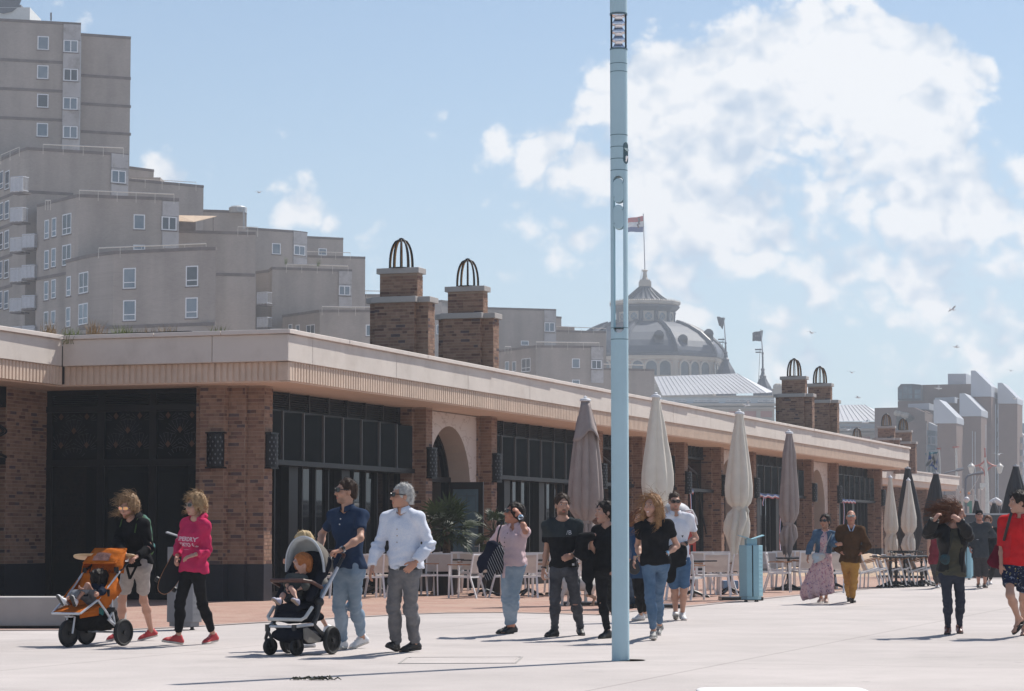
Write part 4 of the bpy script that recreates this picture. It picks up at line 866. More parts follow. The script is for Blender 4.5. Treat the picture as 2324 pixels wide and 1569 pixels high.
for k in range(12):
    a=AL+R(15)+2*math.pi*k/12; nx=Vector((math.cos(a),math.sin(a),0))
    if nx.y>.2: continue
    u=Vector((-nx.y,nx.x,0)); c=nx*(65*sc*math.cos(math.pi/12)); z=Vector((0,0,1)); zc=zz(722.5); m=MB()
    q=lambda x,o,h:c+u*x+nx*o+z*(zc+h); S=1.15; n=16
    for t in range(n):   # square white surround with a round opening
        a0,a1=2*math.pi*t/n,2*math.pi*(t+1)/n
        def sqp(an): 
            k_=S/max(abs(math.cos(an)),abs(math.sin(an))); return k_*math.cos(an),k_*math.sin(an)
        i0=(.82*math.cos(a0),.82*math.sin(a0)); i1=(.82*math.cos(a1),.82*math.sin(a1)); o0=sqp(a0); o1=sqp(a1)
        m.hexa([q(i0[0],.02,i0[1]),q(i1[0],.02,i1[1]),q(o1[0],.02,o1[1]),q(o0[0],.02,o0[1]),q(i0[0],.25,i0[1]),q(i1[0],.25,i1[1]),q(o1[0],.25,o1[1]),q(o0[0],.25,o0[1])])
    for s_ in (1,-1): m.tube([q(-.6,.2,-.6*s_),q(.6,.2,.6*s_)],.06,4)
    W_=kp(m,'round_window',M_cream); g_=MB(); g_.add([q(.8*math.cos(2*math.pi*t/12),.08,.8*math.sin(2*math.pi*t/12)) for t in range(12)],[tuple(range(12))]); g_.build('pane',M_pane,W_)
    pl=MB(); a2=a+R(15); p=Vector((math.cos(a2),math.sin(a2),0))*65*sc; pl.lathe([(.55,zz(735)),(.4,zz(728)),(.45,zz(718)),(.6,zz(711))],p,8); kp(pl,'scroll_bracket',M_rib)
fn=MB(); fn.box((0,0,(zz(651)+zz(640))/2),(2.7,2.7,zz(640)-zz(651))); fn.box((0,0,(zz(640)+zz(636))/2),(2.3,2.3,zz(636)-zz(640)-.01)); fn.lathe([(.9,zz(636)),(.55,zz(630)),(.4,zz(618)),(.55,zz(616)),(.7,zz(614)),(.2,zz(612))],(0,0,0),10); kp(fn,'finial',M_cream)
pl=MB(); pl.tube([(0,0,zz(613)),(-.3,0,zz(487))],[.13,.09],6); pl.sphere((-.3,0,zz(486.5)),.16,8,6); pl.tube([(-1.4,-.3,zz(655)),(-.7,-.3,zz(612))],.05,4); pl.tube([(-1.1,-.6,zz(655)),(-.5,-.6,zz(612))],.05,4); kp(pl,'flagpole',mat('pole_grey',(.40,.40,.42),rough=.5))
def flag(name,label,corners,Y,mats,rows=None,amp=.25,emblem=None):
    """waving cloth: corners in pixels, hoist top, hoist bottom, fly bottom, fly top"""
    h0,h1,f1,f0=[at(x,y,Y) for x,y in corners]; nu,nv=16,12; mb=MB(); mb.smooth=True; th=.02; pts=[]
    for i in range(nv+1):
        v=i/nv; row=[]
        for j in range(nu+1):
            u=j/nu; p=(h0*(1-v)+h1*v)*(1-u)+(f0*(1-v)+f1*v)*u; L_=(f0-h0).length
            p=p+Vector((0,amp*math.sin(u*7+v*1.5)*u**.5,.25*amp*math.sin(u*9+1+v)*u)); row.append(p)
        pts.append(row)
    for i in range(nv):
        mb.cm=min(len(mats)-1,int(i/nv*len(mats))) if rows is None else rows(i/nv)
        mb.grid([pts[i],pts[i+1]])
    o=mb.build(name,mats); s=o.modifiers.new('s','SOLIDIFY'); s.thickness=th; tag(o,label,'flag')
    return o,pts
tri=[mat('flag_red',(.55,.05,.06),rough=.8,transl=.4),mat('flag_white',(.75,.75,.78),rough=.8,transl=.4),mat('flag_blue',(.04,.09,.33),rough=.8,transl=.4)]
M_pen=mat('flag_black',(.03,.035,.06),rough=.8,transl=.15)
_,fpt=flag('flag','red white and blue flag with a dark bird emblem above the dome',[(1460.5,490),(1459.5,527),(1418,527),(1420,497)],560.4,tri,amp=.4)
bm_=MB(); c=fpt[5][4]; 
for k,(x,z,l,a) in enumerate(((0,1.0,.5,.9),(.1,.5,.7,.6),(0,0,.7,1.2),(-.25,-.5,.6,1.4),(-.1,-.95,.4,1.0))): bm_.box(c+Vector((x,-.3,z)),(.38,.02,l),rotm(0,.3*math.sin(k*2),0))
eb=bm_.build('flag_emblem',mat('emblem',(.10,.05,.06),rough=.8)); fl_=[o for o in COL.objects if o.name=='flag'][0]; eb.parent=fl_
def lettering_on(flagobj,txt,x,y,Y,h,m):
    me=text_mesh(txt,h,.01,m); o=link('flag_lettering',me,flagobj); o.matrix_world=Matrix.Translation(at(x,y,Y))@rotm(R(90),0,0).to_4x4(); return o
f1,_=flag('flag','small black flag with curled corner on the left corner turret of the hall',[(1645.5,722),(1640,748),(1632,738),(1627,719)],552,[M_pen],amp=.35)
f2,_=flag('flag','black flag flying straight left of the right corner turret',[(1731.5,750),(1729,775),(1708,774),(1708,755)],532,[M_pen],amp=.25)
M_flet=mat('flag_letter_white',(.22,.23,.27),rough=.8)
lettering_on(f2,'VAV',1719.5,763,531.3,.62,M_flet)
# corner turrets with poles and small lamps
for x,yt,yk,yb,hw,Y in ((1649.5,722,779,850,24,550),(1734,749,802,888,23,530)):
    s_=Y/5700; c=at(x,1217,Y); Z=lambda y:at(x,y,Y).z; m=MB(); g_=[(hw,yb),(hw*.82,yb-10),(hw*.5,yb-22),(hw*.33,yb-30),(hw*.36,yb-34),(hw*.2,yb-38),(hw*.16,yb-46),(hw*.22,yb-49),(hw*.1,yb-53),(hw*.08,yk+3),(hw*.13,yk),(hw*.04,yk-4)]
    if yb-53<yk: pass
    m.lathe([(r*s_,Z(y)) for r,y in g_],(0,0,0),8,rotm(0,0,R(22))); m.lathe([(hw*s_*1.02,0),(hw*s_*1.02,Z(yb)),(hw*s_*.2,Z(yb)+.02)],(0,0,0),8,rotm(0,0,R(22)))
    T=empty('corner_turret',(c.x,c.y,0),0,('left' if x<1700 else 'right')+' onion-topped corner turret of the grand hall, carrying a black flag','turret'); m.build('turret_roof',M_rib,T)
    p_=MB(); p_.tube([(0,0,Z(yk)),(-.35,0,Z(yt-2))],[.14,.08],6); p_.build('flagpole',MATS['pole_grey'],T)
    l_=MB(); l_.tube([(-.95,-.2,Z(yb-22)),(-.55,-.2,Z(yk-12))],.06,4); l_.box((-.9,-.2,Z(yk-2)),(1.2,.3,.25)); l_.box((-.95,-.2,Z(yk-8)),(1.4,.3,.3)); l_.build('floodlight',M_rib,T)
# zinc roofed wings in front of the dome
M_zinc=mat('zinc_roof',(.46,.46,.48),rough=.5,spec=.5,metal=.1,var=.05,vs=.2); M_bluew=mat('pale_blue_boarding',(.52,.60,.66),rough=.7,var=.06,vs=.4)
def wing(label,ridge,eave,hip,xr,Ye,yst,nwin,extra=()):
    (rx0,ry0),(rx1,ry1)=ridge; (ex0,ey0),(ex1,ey1)=eave; Yr=Ye+9
    c=at((ex0+ex1)/2,1217,Ye); W_=empty('hall_wing',(c.x,c.y,0),0,label,'building'); inv=Matrix.Translation(-W_.location)
    def p(mb,name,m,par=None):
        o=mb.build(name,m); o.parent=par or W_
        if par is None: o.matrix_parent_inverse=inv
        return o
    A,B,C,D_=at(ex0,ey0,Ye),at(ex1,ey1,Ye),at(rx1,ry1,Yr),at(rx0,ry0,Yr); H=at(hip[0],hip[1],Ye+12); K_=D_+Vector((0,10,-1)); K2=C+Vector((0,10,-1))
    m=MB(); m.add([A,B,C,D_,H,K_,K2],[(0,1,2,3),(1,4,2),(3,2,6,5)]); Rf=p(m,'roof',M_zinc)
    n_=int((B-A).length/.9)
    m=MB()
    for k in range(n_+1):
        f=k/n_; m.tube([A+(B-A)*f+Vector((0,-.02,.05)),D_+(C-D_)*f+Vector((0,-.02,.05))],.045,4)
    p(m,'roof_seams',M_zinc)['kind']='stuff'
    zt=A.z; zb=at(ex0,yst,Ye).z; xl=A.x-40*0; a=Vector((A.x,Ye+.3,0)); b=Vector((at(xr,ey1,Ye).x,Ye+.3,0)); 
    m=MB(); m.box(((a.x+b.x)/2,Ye+4.3,(zt+zb)/2-.1),(b.x-a.x,8,zt-zb)); p(m,'upper_storey',M_bluew)
    m=MB(); m.box(((a.x+b.x)/2,Ye+.0,zt-.18),(b.x-a.x+.8,1.0,.3)); m.box(((a.x+b.x)/2,Ye+.2,zb-.05),(b.x-a.x+1,1.4,.45)); m.box(((a.x+b.x)/2,Ye+.3,zb-.75),(b.x-a.x+.6,1.0,.3)); p(m,'cornice',M_cream)
    m=MB(); m.box(((a.x+b.x)/2,Ye+4.6,zb/2-.3),(b.x-a.x,8,zb)); p(m,'wall',M_cream)
    for k in range(nwin):
        f=(k+.5)/nwin; x=a.x+(b.x-a.x)*f; w=.9
        if k%4==3: continue
        o=window(W_,Vector((x-w,Ye+.29,0)),Vector((x+w*.9,Ye+.29,0)),zb+.5,zt-.8,Vector((0,-1,0)),'q4',w=.14); o.matrix_parent_inverse=inv
    for k in range(max(3,nwin//2)):
        f=(k+.5)/max(3,nwin//2); x=a.x+(b.x-a.x)*f; m=MB(); m.box((x,Ye+.55,zb-1.9),((b.x-a.x)/max(3,nwin//2)*.72,.1,1.2)); m.box((x,Ye+.55,zb-5.2),((b.x-a.x)/max(3,nwin//2)*.5,.1,2.6)); p(m,'brick_panel',M_hbrick)
        m=MB(); m.extrude([(x-2,Ye+.5,zb-3.6),(x+2,Ye+.5,zb-3.6),(x,Ye+.5,zb-2.7)],(0,-.5,0)); p(m,'pediment',M_cream)
    return W_,p
w1,p1=wing('pale zinc-roofed hall wing with a light blue upper storey, in front of the dome',((1484,855),(1673,848)),((1503,898),(1738,892)),(1756,890),1758,490,918,14)
m=MB()
for x in (1763,1769): m.sphere(at(x,879,488),.75,10,8)
m.box(at(1766,890,488),(2.2,1.2,1.3)); p1(m,'stone_balls',M_cream)
w2,p2=wing('smaller zinc-roofed hall wing with a cream gable, right of the middle chimneys',((1880,920.5),(1962,919)),((1880,957),(2010,955)),(2030,953),2034,470,975,6)
gb_=MB(); Yg=452
gpts=[(2036,1010),(2036,968),(2042,966),(2050,944),(2040,941),(2040,932),(2062,934),(2078,952),(2062,957),(2068,980),(2072,990),(2060,996),(2062,1060),(2036,1060)]
gb_.extrude([at(x,y,Yg) for x,y in [(2034,1070),(2034,950),(2040,934),(2064,938),(2078,951),(2066,957),(2072,984),(2064,992),(2064,1070)]],(0,3,0))
for x,y in ((2034.5,938),(2041,939),(2050.5,942),(2057.5,943)): gb_.sphere(at(x,y,Yg),.5,10,8)
gb_.extrude([at(2052,982,Yg-.3),at(2063,982,Yg-.3),at(2058,957,Yg-.3)],(0,.25,0)); p2(gb_,'gable',M_cream)
# ------------------------------------------------------------ brick hotel with white slanted tops, far right
HX=lambda x:2001.7+.13870*x
HY=lambda y:827.5+.13870*y
HT=empty('brick_hotel',at(2150,1217,470)*1.0,0,'tall hazy brown brick hotel with slanted white tower tops','building'); HT.location.z=0; hinv=Matrix.Translation(-HT.location)
M_hb=mat('hotel_brick',(.17,.105,.085),rough=.9,var=.12,vs=.3); M_hw=mat('hotel_white_metal',(.42,.44,.48),rough=.5,var=.04,vs=.3); M_hg=mat('hotel_glass',(.13,.20,.26),rough=.15,spec=.6,var=.4,vs=.3)
def hp(mb,name,m,par=None):
    o=mb.build(name,m); o.parent=par or HT
    if par is None: o.matrix_parent_inverse=hinv
    return o
def slab(pts,Y,depth,name,m,par=None):
    q=[at(HX(x),HY(y),Y) for x,y in pts]; mb=MB(); mb.extrude(q,FD*depth); return hp(mb,name,m,par)
def tower(pts_top,xl,xr,Y,yb,depth=7):
    slab([(xl,yb),(xl,2740),(xr,2740),(xr,yb)],Y,depth,'brick_tower',M_hb); slab(pts_top,Y-.4,depth+1,'slanted_top',M_hw)
slab([(640,335),(640,2740),(1480,2740),(1480,318)],470,30,'main_wall',M_hb)
slab([(258,590),(258,380),(310,320),(500,318),(640,332),(640,590)],468,12,'glass_corner',M_rib); 
for x0,x1,y0,y1 in ((268,330,400,560),(342,420,345,480),(342,420,492,556),(430,495,345,480),(430,495,492,556),(535,630,410,480),(535,630,494,556)): slab([(x0,y1),(x0,y0),(x1,y0),(x1,y1)],467.6,.2,'pane',M_hg)
slab([(258,600),(258,800),(700,800),(700,590)],468.3,20,'dark_storey',M_hb)
slab([(1078,330),(1078,152),(1375,150),(1375,318)],476,9,'roof_box',M_hw)
slab([(865,640),(865,545),(1190,530),(1190,625)],462,5,'roof_box',M_hw); slab([(425,740),(425,645),(770,632),(770,735)],455,5,'roof_box',M_hw)
slab([(700,2740),(700,560),(1280,560),(1280,2740)],465,10,'set_back_wall',M_hb)
slab([(-120,2740),(-120,712),(520,700),(700,780),(700,2740)],452,12,'lower_wall',M_hb)
slab([(400,2740),(400,945),(735,925),(735,2740)],440,8,'lower_wall',M_hb)
tower([(1893,640),(1893,303),(1965,300),(2215,555),(2215,640)],1893,2215,452,640)
slab([(1830,1400),(1830,440),(1893,440),(1893,1400)],456,6,'set_back_wall',M_hb)
tower([(1455,527),(1455,100),(1525,97),(1790,357),(1790,525)],1470,1790,448,527)
tower([(1268,850),(1268,475),(1345,470),(1625,745),(1625,845)],1270,1622,440,848)
tower([(845,965),(845,577),(930,573),(1222,862),(1222,962)],905,1218,430,964)
for pts in (((1790,540),(1825,540)),): pass
def balc(x0,x1,y0,y1,Y):
    a=at(HX(x0),HY(y1),Y); b=at(HX(x1),HY(y1),Y); h=at(HX(x0),HY(y0),Y).z-a.z; w=b.x-a.x; m=MB()
    m.prism([(a.x,a.y+1.2),(a.x,a.y),(a.x+w*.6,a.y-.5),(b.x,b.y-.1),(b.x,b.y+1.2)],a.z+h*.25,a.z+h); m.prism([(a.x+w*.15,a.y+1.2),(a.x+w*.15,a.y+.2),(a.x+w*.6,a.y-.2),(b.x-w*.15,b.y+.1),(b.x-w*.15,b.y+1.2)],a.z,a.z+h*.25)
    hp(m,'balcony',M_hw)
# glazed recess between the first blocks
slab([(735,2740),(735,930),(905,1010),(905,2740)],441.5,3,'glazed_recess',M_hw)
for r in range(7):
    y=1075+235*r
    slab([(740,y+85),(740,y),(975,y+25),(975,y+105)],437,.2,'balcony_glass',M_hg); balc(975,1040,y+30,y+150,437)
    for x in (760,840,930): slab([(x-25,y+220),(x-25,y+110),(x+22,y+118),(x+22,y+222)],441,.2,'pane',M_hg)
    for k in range(3): balc(1265+88*k,1315+88*k,1140+230*r+18*k,1255+230*r+18*k,446)
    balc(1520,1580,1195+230*r,1320+230*r,444)
    slab([(1258,1375+230*r),(1258,1265+230*r),(1500,1300+230*r),(1500,1405+230*r)],448,.2,'pane',M_hg)
    if r<6:
        balc(1660,1750,1065+230*r,1180+230*r,449); balc(1835,1945,740+230*r,865+230*r,455); balc(2255,2330,1190+205*r,1290+205*r,456)
slab([(1250,2740),(1250,1000),(1480,1090),(1480,2740)],449,4,'glazed_wall',M_hw); slab([(1640,2740),(1640,1000),(1700,1000),(1700,2740)],452,4,'glazed_wall',M_hg)
slab([(1825,2740),(1825,700),(1910,700),(1910,2740)],458,3,'glazed_wall',M_hg); slab([(2235,2740),(2235,1080),(2340,1180),(2340,2740)],459,3,'glazed_wall',M_hw)
for x,y0 in ((735,960),(885,985),(940,990),(985,1000),(1480,1090),(1525,1100),(1700,985),(1860,650),(1900,650)):
    m=MB(); m.tube([at(HX(x),HY(y0),436),at(HX(x),1217,436)],.07,4); hp(m,'railing_post',M_hw)
m=MB(); m.prism([(at(2310,1217,620).x,620),(at(2345,1217,620).x,620),(at(2345,1217,620).x,640),(at(2310,1217,620).x,640)],0,at(2316,961,620).z); o=m.build('glass_tower',mat('teal_glass',(.10,.22,.27),rough=.2,spec=.6,var=.3,vs=.2)); tag(o,'hazy teal glass tower at the right edge behind the hotel','building')
# ------------------------------------------------------------ pale blue lamp post
M_lblue=mat('lamp_post_blue',(.42,.575,.635),rough=.6,spec=.25,var=.04,vs=3,bump=.05,bs=200)
M_joint=mat('joint_dark',(.10,.17,.20),rough=.7); M_chrome=mat('polished_reflector',(.75,.76,.80),rough=.12,metal=1,var=.02)
def lamp_post():
    b=G(1408.5,1500); Y=b.y; Z=lambda y:at(1408.5,y,Y).z; Rr=.0875; e=empty('lamp_post',b,0,'tall pale blue lamp post with a long slot, standing before the walkers','lamp post')
    def seg(y1,y0,name,r=Rr): 
        m=MB(); m.smooth=True; m.lathe([(r,Z(y1)+.003),(r,Z(y0)-.003)],(0,0,0),40); o=m.build(name,M_lblue,e); return o
    def bz(y): return Z(y)
    ys=[1500,771,757]
    m=MB(); m.smooth=True; m.lathe([(Rr,-.02),(Rr,Z(771)-.004)],(0,0,0),40); m.build('lower_tube',M_lblue,e)
    # slotted part: thick shell left and right of the slot, seen through
    zb,zt=Z(757),Z(402); ca=R(-90-9); w=.056; sl=[Z(771)+.002]+[zb+w*(1-math.cos(t*math.pi/16)) for t in range(0,9)]+[zt-w*(1-math.cos(t*math.pi/16)) for t in range(8,-1,-1)]+[Z(388)-.003]
    sh=MB(); sh.smooth=False
    def half(z):
        if z<zb or z>zt: return 0
        dz=min(z-zb,zt-z); 
        return math.asin(min(.999,math.sqrt(max(0,w*w-max(0,w-dz)**2))/Rr))
    n=14; ri=Rr-.016
    for z0,z1 in zip(sl[:-1],sl[1:]):
        h=half((z0+z1)/2)
        for c0 in (ca,ca+math.pi):
            a0,a1=c0+h,c0+math.pi-h
            for k in range(n):
                p,q=a0+(a1-a0)*k/n,a0+(a1-a0)*(k+1)/n
                f=lambda r,a,z:Vector((r*math.cos(a),r*math.sin(a),z))
                sh.smooth=True; sh.add([f(Rr,p,z0),f(Rr,q,z0),f(Rr,q,z1),f(Rr,p,z1)],[(0,1,2,3)])
                if h>0: sh.add([f(ri,p,z0),f(ri,q,z0),f(ri,q,z1),f(ri,p,z1)],[(3,2,1,0)])
            if h>0:
                sh.smooth=False
                for a in (a0,a1): sh.add([f(Rr,a,z0),f(ri,a,z0),f(ri,a,z1),f(Rr,a,z1)],[(0,1,2,3)])
    # lips of the slot ends
    for z in (zb,zt): sh.lathe([(ri-.001,z-.002),(.0,z)],(0,0,0),24)
    sh.build('slotted_tube',M_lblue,e)
    u=Vector((-math.sin(ca),math.cos(ca),0)); nn=Vector((math.cos(ca),math.sin(ca),0))
    for y0,y1 in ((407,462),(467,522)):
        z0,z1=Z(y1),Z(y0); pm=MB(); pts=[]; r=.053
        for t in range(13): a=math.pi*t/12; pts.append((r*math.cos(a),z1-r+r*math.sin(a)))
        for t in range(13): a=math.pi+math.pi*t/12; pts.append((r*math.cos(a),z0+r+r*math.sin(a)))
        pm.extrude([u*x+nn*(-.04)+Vector((0,0,z)) for x,z in pts],nn*.115); o=bev(pm.build('slot_cover',M_lblue,e),.006)
        sm=MB()
        for x,z in ((.042,z1-.05),(-.042,z0+.055)): sm.sphere(u*x+nn*.076+Vector((0,0,z)),.005,6,4)
        sm.build('screw',M_joint,o)
    m=MB(); m.smooth=True; m.lathe([(Rr-.001,Z(388)),(Rr-.001,Z(308)-.003)],(0,0,0),40); m.build('middle_tube',M_lblue,e)
    m=MB(); m.smooth=True; m.lathe([(Rr,Z(308)),(Rr,Z(113))],(0,0,0),40); m.build('upper_tube',M_lblue,e)
    m=MB(); m.smooth=True; m.lathe([(Rr,Z(33)),(Rr,Z(-160))],(0,0,0),40); m.build('head_tube',M_lblue,e)
    jm=MB()
    for y in (771,745,388,362,335,308,164.5,146): jm.lathe([(Rr+.0006,Z(y)-.0035),(Rr+.0006,Z(y)+.0035)],(0,0,0),40)
    for y in (113,33): jm.lathe([(Rr+.002,Z(y)-.009),(Rr+.002,Z(y)+.009)],(0,0,0),40)
    jm.build('joint_ring',M_joint,e)['kind']='stuff'
    rm=MB(); rm.smooth=True; hs=(Z(36)-Z(111))/4
    for k in range(4):
        z=Z(111)+hs*k; rm.lathe([(.064,z),(.064,z+.014),(.040,z+hs*.62),(.046,z+hs*.8),(.066,z+hs-.012)],(0,0,0),28)
    rm.build('reflector',M_chrome,e)
    gm=MB(); gm.smooth=True; gm.lathe([(Rr-.004,Z(113)+.01),(Rr-.004,Z(33)-.01)],(0,0,0),36)
    gl=bpy.data.materials.new('clear_tube'); gl.use_nodes=True; nt=gl.node_tree; tr=nt.nodes.new('ShaderNodeBsdfTransparent'); gs=nt.nodes.new('ShaderNodeBsdfGlossy'); gs.inputs['Roughness'].default_value=.03; mx=nt.nodes.new('ShaderNodeMixShader'); fr=nt.nodes.new('ShaderNodeFresnel'); fr.inputs[0].default_value=1.3
    nt.links.new(fr.outputs[0],mx.inputs[0]); nt.links.new(tr.outputs[0],mx.inputs[1]); nt.links.new(gs.outputs[0],mx.inputs[2]); nt.links.new(mx.outputs[0],nt.nodes['Material Output'].inputs[0])
    gm.build('clear_tube',gl,e)
    # small spotlight niche on the right
    a=R(-38); d=Vector((math.cos(a),math.sin(a),0)); t=Vector((-d.y,d.x,0)); nm=MB(); pts=[]
    for k in range(13): an=math.pi*k/12; pts.append((.035*math.cos(an),Z(325)-.035+.035*math.sin(an)))
    for k in range(13): an=math.pi+math.pi*k/12; pts.append((.035*math.cos(an),Z(374)+.035+.035*math.sin(an)))
    nm.extrude([d*.05+t*x+Vector((0,0,z)) for x,z in pts],d*.0385); nm.build('niche',mat('niche_dark',(.06,.12,.14),rough=.6),e)
    sp=MB(); q=Matrix.Rotation(math.atan2(d.y,d.x),3,'Z')@Matrix.Rotation(R(62),3,'Y'); c=d*.086+Vector((0,0,Z(340))); sp.lathe([(.022,-.05),(.034,-.02),(.034,.006),(.028,.006)],c,18,q); O=sp.build('spotlight',M_joint,e)
    l=MB(); l.lathe([(0,.004),(.028,.004)],c,18,q); l.build('lens',mat('lens',(.6,.55,.5),rough=.15,spec=.8),O)
    s2=MB(); s2.tube([d*.075+Vector((0,0,Z(369))),d*.098+Vector((0,0,Z(356)))],.014,8); s2.build('spot_arm',M_chrome,e)
    pt=MB(); pt.lathe([(0,.006),(.17,.006)],(.08,.05,0),20); pt.build('foot_collar',mat('sandy_joint',(.42,.34,.27),rough=.95),e)
lamp_post()
# ------------------------------------------------------------ bins
def bin_(p,rz,m,label,sc=1.):
    e=empty('litter_bin',p,rz,label,'litter bin','litter bins along the terrace edge'); e.scale=(sc,)*3
    z0,z1=.10,1.06
    l=MB(); l.prism([(-.225,.0),(-.11,-.19),(-.012,-.20),(-.012,.2),(-.11,.19)],z0,z1); bev(l.build('bin_half',m,e),.006)
    r=MB(); r.prism([(.012,-.185),(.12,-.17),(.225,.0),(.12,.19),(.012,.2)],z0,z1); RH=bev(r.build('bin_half',m,e),.006)
    ho=MB(); a=Vector((.12,-.17,0)); b=Vector((.225,0,0)); u=(b-a).normalized(); n_=Vector((u.y,-u.x,0))
    for i in range(11):
        for j in range(3):
            c=a+u*(.045+.055*j)+Vector((0,0,.2+.075*i)); ho.hexa([c-u*.012+n_*.004,c-u*.012-n_*.01,c+u*.012-n_*.01,c+u*.012+n_*.004]+[v+Vector((0,0,.02)) for v in (c-u*.012+n_*.004,c-u*.012-n_*.01,c+u*.012-n_*.01,c+u*.012+n_*.004)])
    ho.build('raised_dots',m,RH)['kind']='stuff'
    k=MB(); k.prism([(-.19,.0),(-.1,-.165),(.1,-.165),(.19,0),(.1,.165),(-.1,.165)],.045,.10); k.build('plinth',m,e)
    f=MB()
    for x,y in ((-.1,-.1),(.1,-.1),(-.1,.1),(.1,.1)): f.lathe([(.025,0),(.025,.012),(.014,.012),(.014,.045)],(x,y,0),8)
    f.build('foot',M_black,e)
    c=MB(); c.prism([(-.1,-.12),(.1,-.12),(.12,0),(.1,.12),(-.1,.12)],z1+.002,z1+.12); c.build('neck',m,e)
    for s in(-1,1):
        h=MB(); h.hexa([(s*.005,-.17,1.165),(s*.005,.15,1.165),(s*.235,.13,1.245),(s*.235,-.15,1.235),(s*.005,-.17,1.18),(s*.005,.15,1.18),(s*.235,.13,1.26),(s*.235,-.15,1.25)]); h.build('roof_flap',m,e)
    s_=MB(); s_.box((0,-.1,.58),(.02,.1,.96)); s_.build('gap_liner',M_black,e)
    return e
M_bblue=mat('bin_blue',(.28,.50,.58),rough=.5,var=.05,vs=3,grime=.15); M_bgrey=mat('bin_grey',(.20,.20,.21),rough=.5,var=.06,vs=3)
bin_(G(1705,1366),R(4),M_bblue,'pale blue litter bin with two raised roof flaps at the terrace edge')
bin_(G(418,1430),R(2),M_bgrey,'grey litter bin half hidden behind the woman in the pink hoodie',1.03)
bin_(G(2192,1316),0,M_bblue,'far pale blue bin mostly hidden behind the woman with windblown hair',.95)
# ------------------------------------------------------------ concrete bench, white seat block, covers and scraps
M_bench=mat('bench_concrete',(.40,.38,.36),rough=.9,var=.08,vs=2,bump=.2,bs=60,bdist=.005,grime=.3)
a=G(273,1427); bm=MB(); bm.box((a.x-2.0,a.y+.28,.225),(4.0,.55,.39)); o=bev(bm.build('concrete_bench',M_bench),.02,2); tag(o,'long plain concrete bench block at the left edge behind the orange stroller','bench')
bb=MB(); bb.box((a.x-2.0,a.y+.3,.016),(3.9,.45,.03)); bb.build('plinth',M_black,o)
q=at(1785,1570,13.6); sb=MB(); n=24; pts=[(.47*math.copysign(abs(math.cos(2*math.pi*k/n))**.35,math.cos(2*math.pi*k/n)),.22*math.copysign(abs(math.sin(2*math.pi*k/n))**.35,math.sin(2*math.pi*k/n))) for k in range(n)]
sb.prism(pts,0,q.z); o=bev(sb.build('seat_block',mat('white_concrete',(.72,.71,.70),rough=.7,var=.04),None,(q.x,q.y+.2,0)),.02,2); tag(o,'low white seat block whose top edge shows at the bottom of the picture','seat')
c0,c1,c2,c3=G(925,1493),G(1185,1492),G(1170,1506),G(905,1507)
mh=MB(); L_=[c0,c1,c2,c3]
for p,q in zip(L_,L_[1:]+L_[:1]):
    u=(q-p).normalized()*.009; w=Vector((-u.y,u.x,0)); mh.hexa([p-w,p+w,q+w,q-w]+[v+Vector((0,0,.006)) for v in (p-w,p+w,q+w,q-w)])
MH=mh.build('access_cover',mat('cover_joint',(.36,.34,.32),rough=.9)); tag(MH,'flush rectangular access cover in the concrete before the man in the white shirt','access cover')
lid=MB(); ins=[p+(sum(L_,Vector())/4-p).normalized()*.06 for p in L_]; lid.hexa([v for v in ins]+[v+Vector((0,0,.004)) for v in ins]); lid.build('lid',M_conc,MH)
sw=MB(); rg=random.Random(3); c=G(703,1544)
for k in range(26):
    a=rg.uniform(0,6.28); p=c+Vector((rg.gauss(0,.10),rg.gauss(0,.03),.006)); d=Vector((math.cos(a),math.sin(a)*.4,0))
    sw.tube([p,p+d*.05+Vector((0,0,rg.uniform(.005,.03))),p+d*.1],[.006,.008,.003],4)
tag(sw.build('seaweed_scrap',mat('seaweed',(.05,.055,.035),rough=.8,var=.3)),'small dark scrap of seaweed lying on the concrete in the foreground','seaweed')
